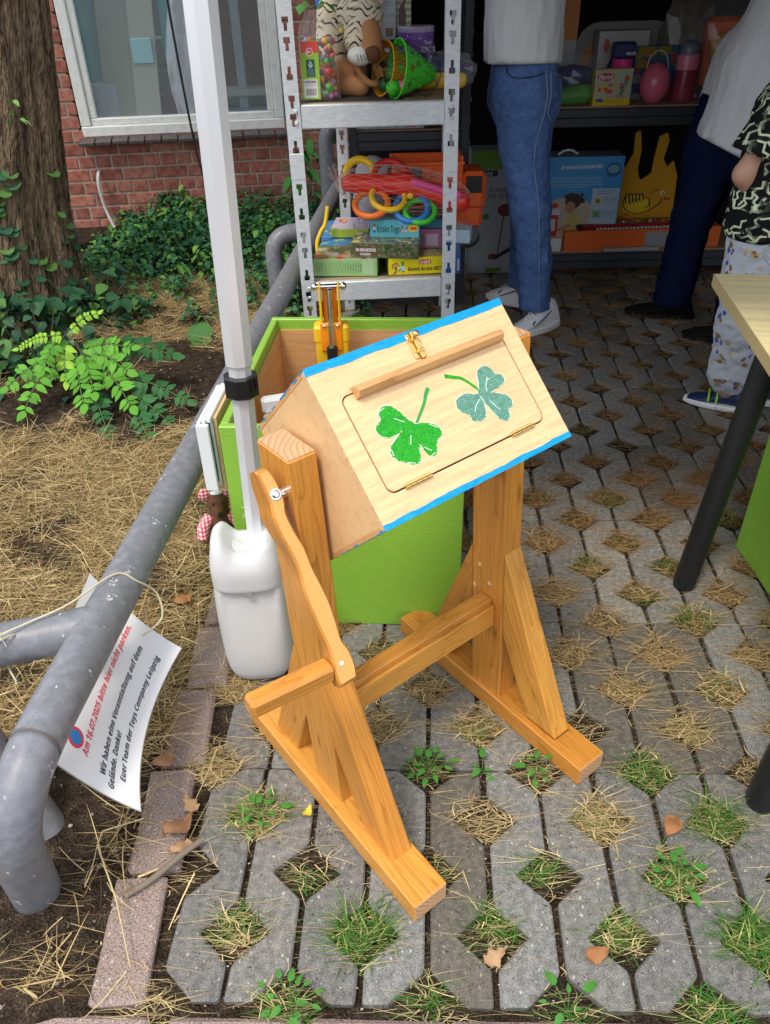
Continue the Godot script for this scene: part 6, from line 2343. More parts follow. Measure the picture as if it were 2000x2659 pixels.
	yst.tube(smooth_line([Vector3(0.045, 0.13, 0), Vector3(0.03, 0.06, 0.01), Vector3(0.01, 0.03, 0.02), Vector3(-0.01, -0.02, 0.03), Vector3(-0.005, -0.085, 0.04)], 5), 0.009, 10)
	put(ye, "strap", yst, M.yellow)


func bed_shape() -> S:
	var s := S.new()
	s.box(Vector3(0, -0.05, 0), Vector3(0.3, 0.02, 0.2), 0.004)
	for k in [-1.0, 1.0]:
		s.box(Vector3(0, 0.0, k * 0.1), Vector3(0.3, 0.11, 0.012), 0.003)
		s.box(Vector3(0, 0.05, k * 0.106), Vector3(0.32, 0.014, 0.02), 0.003)
		for i in 6:
			s.box(Vector3(-0.13 + i * 0.052, 0.0, k * 0.108), Vector3(0.012, 0.1, 0.01), 0.003)
	s.box(Vector3(-0.15, 0.0, 0), Vector3(0.012, 0.11, 0.19), 0.003)
	s.box(Vector3(0.15, 0.01, 0), Vector3(0.012, 0.13, 0.19), 0.003)
	return s


# ---------------------------------------------------------------- dark racks in the tent
func dark_rack(label: String, x0: float, x1: float, zf: float, zb: float, tops: Array, h: float):
	var t := thing("dark_rack", label, "rack")
	for x in [x0, x1]:
		for z in [zf, zb]:
			put(t, "post", bx(Vector3(0.04, h, 0.04), 0.002), M.rack_dark, at(Vector3(x, h / 2, z)))
	var sp := S.new()
	for k in 16:
		sp.box(Vector3(x1 + 0.0215, 0.15 + k * 0.09, zf + 0.004), Vector3(0.003, 0.018, 0.008), 0.001)
		sp.box(Vector3(x0 - 0.0215, 0.15 + k * 0.09, zf + 0.004), Vector3(0.003, 0.018, 0.008), 0.001)
	put(t, "slot_row", sp, M.zinc)
	for y in tops:
		var b := put(t, "beam", bx(Vector3(x1 - x0 - 0.042, 0.04, 0.022), 0.004), M.rack_dark, at(Vector3((x0 + x1) / 2, y - 0.022, zf + 0.012)))
		put(t, "beam_lip", bx(Vector3(x1 - x0 - 0.042, 0.042, 0.016), 0.003), M.rack_dark, at(Vector3((x0 + x1) / 2, y - 0.064, zf + 0.006)))
		put(t, "beam", bx(Vector3(x1 - x0 - 0.042, 0.06, 0.022), 0.004), M.rack_dark, at(Vector3((x0 + x1) / 2, y - 0.032, zb - 0.012)))
		put(t, "shelf_board", bx(Vector3(x1 - x0 - 0.05, 0.012, zf - zb - 0.03), 0.001), mat(L(0.36, 0.24, 0.13), 0.8), at(Vector3((x0 + x1) / 2, y - 0.003, (zf + zb) / 2)))


func build_dark_rack():
	dark_rack("dark grey rack behind the galvanised rack at the left of the tent", -0.11, 0.425, -4.03, -4.45, [0.835, 0.075, 1.5], 1.8)
	dark_rack("long dark grey rack with toys behind the two men", 0.84, 3.0, -4.2, -4.62, [0.89, 0.19, 1.6], 1.8)
	var im := img_from(128, 32, func(x, y, _i):
		var k := int(x / 8) % 2 + int(y / 8) % 2
		return [L(0.6, 0.62, 0.65), L(0.4, 0.45, 0.5), L(0.28, 0.33, 0.4)][k])
	var b := carton("checked_box", "flat box with pale blue checks and a red panel under the upper shelf", "box", Vector3(-0.1, 0.845, -4.02), 0, Vector3(0.33, 0.05, 0.25), mat(L(0.4, 0.45, 0.5), 0.5), print_mat(im))
	put(b, "red_panel", bx(Vector3(0.1, 0.028, 0.0008), 0), M.red, at(Vector3(0.09, 0.024, 0.001)))
	put(b, "red_panel", bx(Vector3(0.05, 0.034, 0.0008), 0), M.red, at(Vector3(0.27, 0.024, 0.001)))
	# boxing set carton standing on the ground
	im = canvas(200, 560, L(0.3, 0.31, 0.33))
	im.fill_rect(Rect2i(0, 0, 200, 80), L(0.1, 0.24, 0.02))
	im.fill_rect(Rect2i(0, 84, 110, 26), L(0.02, 0.02, 0.02))
	stroke(im, [Vector2(150, 250), Vector2(130, 470)], 2, L(0.02, 0.02, 0.02))
	disc(im, 152, 262, 32, 28, L(0.12, 0.02, 0.015))
	disc(im, 110, 480, 22, 14, L(0.16, 0.02, 0.015))
	stroke(im, [Vector2(120, 485), Vector2(190, 440)], 9, L(0.02, 0.02, 0.02))
	disc(im, 70, 290, 14, 13, L(0.05, 0.18, 0.03))
	im.fill_rect(Rect2i(80, 535, 70, 20), L(0.08, 0.2, 0.02))
	for k in 7:
		for i in 4:
			disc(im, 20 + i * 12, 380 + k * 12, 3, 3, L(0.2, 0.21, 0.24))
	b = carton("boxing_set_carton", "tall grey and green carton for a children's boxing set between the racks", "box", Vector3(0.515, 0, -4.48), 0, Vector3(0.26, 0.66, 0.16), mat(L(0.26, 0.27, 0.29), 0.5), print_mat(im))
	text(b, "crane", 0.034, mat(L(0.4, 0.4, 0.42), 0.5), at(Vector3(0.026, 0.545, 0.0014)), true, 0.09, "Droid Sans", true)
	text(b, "Boxset", 0.036, mat(L(0.05, 0.05, 0.055), 0.5), at(Vector3(0.1, 0.46, 0.0014)), false)
	text(b, "für Kinder", 0.036, mat(L(0.05, 0.05, 0.055), 0.5), at(Vector3(0.1, 0.427, 0.0014)), false)
	text(b, "FIT&FUN", 0.032, mat(L(0.07, 0.22, 0.04), 0.5), at(Vector3(0.033, 0.34, 0.0014), Vector3(0, 0, 90)), true, 0.13)
	# fire engine learning toy box with a laughing child printed on it
	im = canvas(420, 460, L(0.05, 0.3, 0.62))
	disc(im, 160, 470, 230, 280, L(0.5, 0.4, 0.3))
	grey_lines(im, 40, 96, 280, 5, 11, L(0.45, 0.58, 0.72))
	disc(im, 370, 62, 40, 34, L(0.03, 0.12, 0.42))
	disc(im, 370, 58, 28, 20, L(0.2, 0.4, 0.5))
	disc(im, 12, 96, 34, 40, L(0.03, 0.06, 0.25))
	disc(im, 180, 210, 42, 38, L(0.05, 0.025, 0.018))
	mess(im, Rect2(140, 170, 90, 60), 40, [L(0.05, 0.025, 0.018)], 6, 10)
	disc(im, 168, 242, 26, 30, L(0.4, 0.2, 0.12))
	disc(im, 190, 320, 40, 52, L(0.5, 0.42, 0.12))
	stroke(im, [Vector2(175, 330), Vector2(130, 352), Vector2(95, 362)], 9, L(0.4, 0.2, 0.12))
	disc(im, 190, 400, 44, 30, L(0.3, 0.03, 0.05))
	im.fill_rect(Rect2i(40, 270, 70, 190), L(0.45, 0.03, 0.02))
	im.fill_rect(Rect2i(36, 250, 80, 30), L(0.6, 0.6, 0.62))
	im.fill_rect(Rect2i(52, 300, 46, 60), L(0.55, 0.5, 0.5))
	disc(im, 84, 232, 20, 12, L(0.5, 0.04, 0.03))
	disc(im, 92, 420, 34, 30, L(0.55, 0.55, 0.56))
	disc(im, 245, 400, 34, 36, L(0.4, 0.5, 0.6))
	im.fill_rect(Rect2i(276, 150, 140, 310), L(0.42, 0.55, 0.68))
	for k in 4:
		im.fill_rect(Rect2i(286, 190 + k * 66, 46, 40), [L(0.6, 0.55, 0.35), L(0.3, 0.35, 0.3), L(0.5, 0.5, 0.4), L(0.5, 0.3, 0.25)][k])
		disc(im, 309, 212 + k * 66, 12, 12, [L(0.2, 0.2, 0.05), L(0.1, 0.3, 0.1), L(0.3, 0.3, 0.35), L(0.5, 0.05, 0.04)][k])
		grey_lines(im, 340, 196 + k * 66, 66, 3, 9, L(0.12, 0.2, 0.4))
	grey_lines(im, 300, 162, 90, 2, 11, L(0.08, 0.12, 0.3))
	b = carton("fire_engine_toy_box", "blue toy carton printed with a child and a red fire station on the lower shelf", "box", Vector3(0.852, 0.19, -4.26), -3.0, Vector3(0.42, 0.47, 0.16), mat(L(0.16, 0.2, 0.26), 0.5), print_mat(im))
	text(b, "Mit der Feuerwehr zum Einsatz eilen!", 0.026, M.white, at(Vector3(0.1, 0.418, 0.0014), Vector3(0, 0, 2)), true, 0.21, "Droid Sans", true)
	text(b, "vtech", 0.034, M.white, at(Vector3(0.0, 0.365, 0.0016)), true, 0.04)
	var hd := S.new()
	hd.tube(smooth_line([Vector3(0.09, 0.47, -0.07), Vector3(0.12, 0.487, -0.07), Vector3(0.16, 0.488, -0.07), Vector3(0.19, 0.47, -0.07)], 5), 0.006, 8)
	put(b, "carry_handle", hd, M.white)
	# orange carton with a toy keyboard on it
	b = carton("orange_carton", "long flat orange carton lying on the lower shelf", "box", Vector3(1.0, 0.193, -4.212), 2.5, Vector3(0.85, 0.105, 0.2), mat(L(0.75, 0.13, 0.015), 0.5))
	put(b, "grey_panel", bx(Vector3(0.12, 0.08, 0.001), 0), M.grey, at(Vector3(0.5, 0.05, 0.0008)))
	put(b, "top_panel", bx(Vector3(0.8, 0.001, 0.16), 0), mat(L(0.5, 0.25, 0.1), 0.5), at(Vector3(0.42, 0.1058, -0.1)))
	var kb := thing("toy_keyboard", "red and black toy keyboard with silver knobs on the orange carton", "toy", Vector3(1.06, 0.30, -4.22), 2.5)
	put(kb, "case", bx(Vector3(0.56, 0.026, 0.12), 0.01), mat(L(0.3, 0.02, 0.03), 0.3), at(Vector3(0.3, 0.014, -0.05)))
	put(kb, "end_cap", bx(Vector3(0.1, 0.027, 0.122), 0.012), M.black, at(Vector3(0.05, 0.0142, -0.05)))
	var kk := S.new()
	for k in 24:
		kk.box(Vector3(0.11 + k * 0.02, 0.008, 0.011), Vector3(0.012, 0.008, 0.012), 0.001)
	put(kb, "keys", kk, M.plastic_white)
	var kc := S.new()
	for k in 12:
		kc.col = [Color(0.7, 0.7, 0.72), Color(0.3, 0.05, 0.4), Color(0.6, 0.4, 0.02), Color(0.05, 0.3, 0.05)][k % 4]
		kc.ball(Vector3(0.12 + k * 0.036, 0.029, -0.04 - 0.012 * (k % 2)), Vector3(0.011, 0.005, 0.009), 10)
	put(kb, "buttons", kc, mat(Color.WHITE, 0.3, {vcol = true}))
	var wb := carton("white_carton", "white carton below the blue toy carton on the lower shelf", "box", Vector3(0.87, 0.191, -4.222), 0, Vector3(0.115, 0.07, 0.034), M.plastic_white)
	var clr := thing("clear_pack", "clear plastic pack lying under the orange carton", "pack", Vector3(1.36, 0.191, -4.205), 0)
	put(clr, "pack", bx(Vector3(0.3, 0.022, 0.03), 0.006), mat(L(0.4, 0.37, 0.35), 0.2), at(Vector3(0.0, 0.012, 0.01)))
	# yellow bib with a chick
	im = canvas(300, 300, L(0.62, 0.3, 0.01))
	disc(im, 118, 190, 74, 72, L(0.75, 0.5, 0.01))
	var oc := L(0.02, 0.015, 0.01)
	stroke(im, [Vector2(60, 130), Vector2(50, 190), Vector2(80, 240), Vector2(130, 262), Vector2(190, 240), Vector2(240, 190), Vector2(250, 150)], 3, oc)
	for k in 5:
		stroke(im, [Vector2(66 + k * 16, 180 - k * 6), Vector2(62 + k * 18, 110), Vector2(74 + k * 18, 104), Vector2(92 + k * 16, 190 - k * 8)], 2.5, oc)
	stroke(im, [Vector2(140, 120), Vector2(186, 150), Vector2(190, 200), Vector2(170, 215)], 3, oc)
	disc(im, 248, 106, 12, 16, L(0.8, 0.75, 0.6))
	disc(im, 250, 108, 5, 7, oc)
	stroke(im, [Vector2(262, 140), Vector2(290, 150), Vector2(264, 160), Vector2(262, 140)], 4, L(0.45, 0.06, 0.01))
	stroke(im, [Vector2(190, 100), Vector2(210, 76), Vector2(226, 90)], 5, L(0.5, 0.1, 0.01))
	stroke(im, [Vector2(40, 290), Vector2(86, 262)], 6, L(0.5, 0.15, 0.01))
	var bib := thing("yellow_bib", "yellow play bib with a printed chick hanging over the back of the lower shelf", "bib", Vector3(1.43, 0.3, -4.42), 0)
	var s := S.new()
	var pl := PackedVector2Array([Vector2(-0.16, 0), Vector2(0.2, 0), Vector2(0.19, 0.22), Vector2(0.155, 0.3), Vector2(0.125, 0.27), Vector2(0.1, 0.31), Vector2(0.115, 0.4), Vector2(0.1, 0.435), Vector2(0.06, 0.42), Vector2(0.05, 0.33), Vector2(0.045, 0.24), Vector2(-0.01, 0.2), Vector2(-0.03, 0.26), Vector2(-0.025, 0.36), Vector2(-0.045, 0.45), Vector2(-0.07, 0.44), Vector2(-0.065, 0.34), Vector2(-0.1, 0.27), Vector2(-0.13, 0.28)])
	s.prism(pl, -0.006, 0.006, 0.002)
	var bp := put(bib, "cloth", s, mat(L(0.6, 0.29, 0.01), 0.8))
	var qd := S.new()
	qd.quad(Vector3(-0.14, 0.004, 0.0066), Vector3(0.18, 0.004, 0.0066), Vector3(0.18, 0.21, 0.0066), Vector3(-0.14, 0.21, 0.0066))
	put(bp, "chick_print", qd, print_mat(im, 0.8))
	# upper shelf of the long rack
	im = canvas(230, 230, L(0.5, 0.45, 0.3))
	im.fill_rect(Rect2i(0, 185, 230, 45), L(0.72, 0.52, 0.01))
	disc(im, 66, 46, 44, 26, L(0.45, 0.02, 0.03))
	disc(im, 35, 44, 22, 18, L(0.45, 0.02, 0.03))
	disc(im, 95, 44, 22, 18, L(0.45, 0.02, 0.03))
	mess(im, Rect2(30, 90, 90, 50), 16, [L(0.6, 0.06, 0.05), L(0.65, 0.5, 0.03), L(0.5, 0.1, 0.3)], 6, 14)
	im.fill_rect(Rect2i(150, 20, 70, 80), L(0.35, 0.5, 0.35))
	disc(im, 196, 60, 16, 22, L(0.6, 0.08, 0.05))
	stroke(im, [Vector2(170, 160), Vector2(180, 110), Vector2(196, 84)], 10, L(0.06, 0.25, 0.12))
	stroke(im, [Vector2(160, 90), Vector2(174, 100), Vector2(160, 116)], 6, L(0.6, 0.05, 0.08))
	disc(im, 165, 172, 36, 10, L(0.35, 0.33, 0.25))
	mess(im, Rect2(190, 80, 30, 90), 10, [L(0.3, 0.5, 0.25), L(0.6, 0.3, 0.2)], 4, 8)
	disc(im, 40, 196, 22, 14, L(0.03, 0.06, 0.3))
	disc(im, 40, 216, 30, 14, L(0.72, 0.55, 0.03))
	grey_lines(im, 90, 196, 90, 2, 12, L(0.45, 0.3, 0.01))
	b = carton("modelling_clay_box", "small yellow and white modelling clay box at the edge of the dark shelf", "box", Vector3(1.065, 0.891, -4.225), 4.0, Vector3(0.185, 0.158, 0.05), mat(L(0.6, 0.45, 0.02), 0.4), print_mat(im))
	text(b, "Play-Doh", 0.028, M.white, at(Vector3(0.018, 0.125, 0.0016)), true, 0.07)
	var eg := thing("pink_egg_lantern", "glossy pink egg shaped lantern with a wire handle on the dark shelf", "lantern", Vector3(1.38, 0.892, -4.3))
	put(eg, "shell", lathe_mesh([Vector2(0.02, 0.0), Vector2(0.045, 0.012), Vector2(0.066, 0.045), Vector2(0.072, 0.08), Vector2(0.068, 0.115), Vector2(0.054, 0.148), Vector2(0.03, 0.168), Vector2(0.004, 0.175)]), mat(L(0.75, 0.16, 0.24), 0.25))
	var wr := S.new()
	wr.tube(smooth_line([Vector3(-0.05, 0.15, 0), Vector3(-0.04, 0.2, 0), Vector3(0, 0.225, 0), Vector3(0.04, 0.2, 0), Vector3(0.06, 0.13, 0)], 6), 0.0022, 6)
	put(eg, "handle", wr, M.zinc)
	var dt := S.new()
	dt.ball(Vector3(0.0, 0.155, 0.048), Vector3(0.01, 0.008, 0.004), 10)
	put(eg, "button", dt, M.red)
	var bt := thing("pink_bottle", "transparent pink drinking bottle with grey cap beside the egg lantern", "bottle", Vector3(1.535, 0.892, -4.33))
	put(bt, "body", lathe_mesh([Vector2(0.052, 0), Vector2(0.056, 0.01), Vector2(0.05, 0.13), Vector2(0.05, 0.14)]), mat(L(0.3, 0.04, 0.08), 0.15))
	put(bt, "collar", lathe_mesh([Vector2(0.052, 0.14), Vector2(0.052, 0.2), Vector2(0.046, 0.205)]), mat(L(0.75, 0.22, 0.3), 0.3))
	put(bt, "cap", lathe_mesh([Vector2(0.042, 0.205), Vector2(0.044, 0.23), Vector2(0.034, 0.255), Vector2(0.01, 0.262)]), mat(L(0.16, 0.2, 0.26), 0.3))
	var cu := thing("pink_cup", "bright pink cup with dark blue lid behind the modelling clay box", "cup", Vector3(1.225, 0.892, -4.37))
	put(cu, "cup", lathe_mesh([Vector2(0.035, 0), Vector2(0.042, 0.01), Vector2(0.05, 0.17), Vector2(0.05, 0.19)]), mat(L(0.8, 0.05, 0.24), 0.3))
	put(cu, "lid", bx(Vector3(0.11, 0.07, 0.06), 0.01), M.navy, at(Vector3(0, 0.225, 0)))
	text(cu, "vtech", 0.022, M.white, at(Vector3(0.005, 0.212, 0.031)), true, 0.046)
	im = canvas(256, 200, L(0.45, 0.43, 0.42))
	disc(im, 40, 40, 14, 20, L(0.5, 0.07, 0.04))
	disc(im, 140, 170, 100, 130, L(0.03, 0.05, 0.18))
	disc(im, 140, 180, 80, 108, L(0.4, 0.38, 0.36))
	disc(im, 140, 170, 56, 70, L(0.5, 0.5, 0.5))
	disc(im, 115, 150, 12, 14, L(0.04, 0.05, 0.1))
	disc(im, 165, 150, 12, 14, L(0.04, 0.05, 0.1))
	carton("white_robot_box", "white carton printed with a round robot in a dark blue arch", "box", Vector3(1.12, 0.892, -4.46), 0, Vector3(0.25, 0.3, 0.12), mat(L(0.4, 0.38, 0.37), 0.5), print_mat(im))
	im = jungle(160, 130, L(0.05, 0.12, 0.2), [L(0.3, 0.2, 0.02), L(0.05, 0.1, 0.3), L(0.4, 0.05, 0.03), L(0.3, 0.3, 0.3)], 40)
	carton("blue_toy_box", "blue edged toy box with an orange picture behind the egg lantern", "box", Vector3(1.3, 0.892, -4.42), 0, Vector3(0.24, 0.235, 0.08), mat(L(0.04, 0.1, 0.24), 0.5), print_mat(im))
	var ws := thing("white_arched_board", "big pale board with a rounded top at the back of the dark shelf", "board", Vector3(1.29, 0.892, -4.585), 0)
	s = S.new()
	s.prism(round_rect(0.52, 0.335, 0.12), -0.008, 0.008, 0.002)
	put(ws, "panel", s, mat(L(0.25, 0.24, 0.22), 0.6), at(Vector3(0.0, 0.1675, 0)))
	s = S.new()
	s.prism(smooth_ring([Vector2(-0.25, 0.02), Vector2(-0.24, 0.12), Vector2(-0.2, 0.22), Vector2(-0.1, 0.26), Vector2(-0.1, 0.2), Vector2(-0.18, 0.15), Vector2(-0.22, 0.08), Vector2(-0.23, 0.02)], 4), 0.0085, 0.0095, 0)
	put(ws, "orange_arc", s, mat(L(0.5, 0.2, 0.03), 0.6))
	var ob := thing("orange_toy_bag", "translucent bag with orange and yellow toys at the right of the dark shelf", "toy bag", Vector3(1.75, 0.892, -4.42))
	put(ob, "orange_part", bx(Vector3(0.22, 0.3, 0.1), 0.02), mat(L(0.7, 0.1, 0.01), 0.4), at(Vector3(0, 0.2, -0.03)))
	put(ob, "yellow_part", bx(Vector3(0.12, 0.18, 0.06), 0.02), mat(L(0.6, 0.3, 0.02), 0.4), at(Vector3(-0.03, 0.2, 0.05), Vector3(0, 0, 20)))
	put(ob, "bag", crumple(Vector3(0, 0.2, 0.0), Vector3(0.2, 0.24, 0.12), 3), M.clear)
	var gb := thing("grey_toy_bag", "dim clear bag of grey toys behind the pink bottle", "toy bag", Vector3(1.58, 0.892, -4.52))
	put(gb, "bag", crumple(Vector3(0, 0.22, 0), Vector3(0.14, 0.26, 0.06), 13), mat(L(0.13, 0.12, 0.09), 0.3))
	var bb := thing("blue_green_toy_bag", "clear bag with dark blue and bright green toys beside the man's hip", "toy bag", Vector3(0.97, 0.892, -4.3))
	put(bb, "green_toy", body([[Vector3(-0.03, 0.04, 0.02), Vector3(0.06, 0.05, 0.02), 0.04, 0.045]], 0.008, 0.03), mat(L(0.08, 0.32, 0.02), 0.5))
	put(bb, "blue_toy", body([[Vector3(-0.1, 0.05, 0), Vector3(-0.06, 0.12, 0), 0.05, 0.05], [Vector3(0.0, 0.13, -0.03), Vector3(0.08, 0.12, -0.03), 0.045, 0.04]], 0.008, 0.03), M.navy)
	put(bb, "bag", crumple(Vector3(0, 0.1, 0), Vector3(0.16, 0.12, 0.09), 8), M.clear)
	var oc2 := carton("orange_top_box", "tall orange and white box beside the white shirted man on the dark shelf", "box", Vector3(0.87, 0.892, -4.46), 0, Vector3(0.14, 0.46, 0.1), mat(L(0.34, 0.33, 0.33), 0.5))
	put(oc2, "orange_panel", bx(Vector3(0.136, 0.19, 0.001), 0), mat(L(0.5, 0.16, 0.01), 0.5), at(Vector3(0.07, 0.36, 0.0008)))
	var lp := thing("price_sheet", "pink and white paper sheet under the egg lantern", "paper", Vector3(1.43, 0.8915, -4.235), 6.0)
	put(lp, "sheet", bx(Vector3(0.3, 0.001, 0.06), 0), mat(L(0.6, 0.4, 0.42), 0.6), at(Vector3(0, 0.0008, 0)))


# ---------------------------------------------------------------- table at the right
func build_table():
	var t := thing("folding_table", "pale birch table top on round black legs at the right edge", "table", Vector3(0.94, 0, -2.14), -8.3)
	# local: x to the right along the back edge, z towards the viewer
	put(t, "table_top", bx(Vector3(0.8, 0.034, 1.5), 0.002), M.table, at(Vector3(0.4, 0.723, 0.75)))
	put(t, "edge_band", bx(Vector3(0.0012, 0.033, 1.498), 0.0), M.table_edge, at(Vector3(-0.0008, 0.723, 0.75)))
	put(t, "edge_band", bx(Vector3(0.798, 0.033, 0.0012), 0.0), M.table_edge, at(Vector3(0.4, 0.723, -0.0008)))
	for q in [[Vector3(0.055, 0.705, 0.42), Vector3(-0.026, 0.0, 0.481)], [Vector3(0.06, 0.705, 1.14), Vector3(0.005, 0, 1.185)], [Vector3(0.72, 0.705, 0.4), Vector3(0.74, 0, 0.42)], [Vector3(0.72, 0.705, 1.1), Vector3(0.74, 0, 1.13)]]:
		var s := S.new()
		s.tube([q[1], q[1].lerp(q[0], 0.012), q[1].lerp(q[0], 0.02), q[0]], [0.028, 0.03, 0.031, 0.031], 24)
		put(t, "leg", s, M.black)
	# green crate under the table
	var c := thing("green_panel_crate", "green painted crate standing under the table at the right edge", "crate", Vector3(1.062, 0, -1.843), 2.0)
	put(c, "side_board", bx(Vector3(0.02, 0.5, 0.62), 0.003), M.green, at(Vector3(0.01, 0.25, 0.31)))
	put(c, "side_board", bx(Vector3(0.02, 0.5, 0.62), 0.003), M.green, at(Vector3(0.49, 0.25, 0.31)))
	put(c, "back_board", bx(Vector3(0.46, 0.5, 0.02), 0.003), M.green, at(Vector3(0.25, 0.25, 0.01)))
	put(c, "front_board", bx(Vector3(0.46, 0.5, 0.02), 0.003), M.green, at(Vector3(0.25, 0.25, 0.61)))
	# bag of pink things on the table
	var b := thing("pink_bag", "clear plastic bag with something pink and white lying on the table corner", "bag", Vector3(1.2, 0.7405, -2.17))
	put(b, "pink_filling", body([[Vector3(-0.02, 0.035, 0.02), Vector3(0.06, 0.04, 0.0), 0.032, 0.035]], 0.007, 0.02), mat(L(0.8, 0.1, 0.3), 0.5))
	put(b, "white_filling", body([[Vector3(-0.07, 0.022, 0.07), Vector3(0.0, 0.024, 0.12), 0.02, 0.022]], 0.007, 0.02), M.plastic_white)
	put(b, "film", crumple(Vector3(0, 0.04, 0.04), Vector3(0.13, 0.045, 0.13), 2), M.clear)


# ---------------------------------------------------------------- people
func hand(s: S, wrist: Vector3, dir: Vector3, palm: Vector3, k := 1.0):
	# five fingers, slightly curled towards palm, thumb from the side
	var d := dir.normalized()
	var pn := (palm - d * palm.dot(d)).normalized()
	var sd := d.cross(pn)
	var bones := [[wrist, wrist + d * 0.085 * k, 0.024 * k, 0.03 * k]]
	for i in 4:
		var o := (i - 1.5) * 0.019 * k
		bones.append([wrist + d * 0.03 * k + sd * o * 0.6, wrist + d * 0.085 * k + sd * o, 0.014 * k, 0.0105 * k])
		var l: float = [0.062, 0.074, 0.07, 0.054][i] * k
		var p0 := wrist + d * 0.085 * k + sd * o
		var p1 := p0 + (d + pn * 0.25).normalized() * l * 0.45
		var p2 := p1 + (d + pn * 0.7).normalized() * l * 0.32
		var p3 := p2 + (d * 0.8 + pn).normalized() * l * 0.25
		bones.append([p0, p1, 0.0098 * k, 0.009 * k])
		bones.append([p1, p2, 0.009 * k, 0.0082 * k])
		bones.append([p2, p3, 0.0082 * k, 0.0072 * k])
	var t0 := wrist + d * 0.03 * k - sd * 0.024 * k
	var t1 := t0 + (d * 0.7 - sd * 0.75 + pn * 0.2).normalized() * 0.036 * k
	var t2 := t1 + (d - sd * 0.1 + pn * 0.35).normalized() * 0.03 * k
	bones.append([t0, t1, 0.014 * k, 0.0115 * k])
	bones.append([t1, t2, 0.0108 * k, 0.0085 * k])
	body(bones, 0.0042 * k, 0.008 * k, [], s)


func head(t: Node3D, s: S, c: Vector3, face: Vector3, r: float, hair: Material):
	# c: middle of the skull; face: where it looks
	var f := face.normalized()
	var sd := f.cross(Vector3.UP).normalized()
	var u := sd.cross(f)
	var b := [[c + u * r * 0.25, c - u * r * 0.1, r * 0.86, r * 0.84], [c + f * r * 0.3 - u * r * 0.35, c + f * r * 0.42 - u * r * 0.72, r * 0.55, r * 0.4], [c + f * r * 0.82 + u * r * 0.05, c + f * r * 1.0 - u * r * 0.22, r * 0.09, r * 0.15]]
	for k in [-1.0, 1.0]:
		b.append([c + sd * k * r * 0.86 + u * r * 0.12, c + sd * k * r * 0.84 - u * r * 0.2, r * 0.13, r * 0.1])
	b.append([c + f * r * 0.78 - u * r * 0.5 - sd * r * 0.15, c + f * r * 0.78 - u * r * 0.5 + sd * r * 0.15, r * 0.07, r * 0.07])
	body(b, r * 0.07, r * 0.16, [], s)
	for k in [-1.0, 1.0]:
		var e := S.new()
		e.ball(c + f * r * 0.8 + sd * k * r * 0.32 + u * r * 0.02, Vector3.ONE * r * 0.1, 12)
		put(t, "eye", e, M.ink)
	put(t, "hair", body([[c + u * r * 0.3 - f * r * 0.1, c + u * r * 0.36 - f * r * 0.25, r * 0.87, r * 0.9], [c - f * r * 0.4, c - f * r * 0.45 - u * r * 0.35, r * 0.62, r * 0.5]], r * 0.09, r * 0.2, [[c + f * r * 0.45 + u * r * 0.3, (f * 0.85 - u * 0.5).normalized()]]), hair)


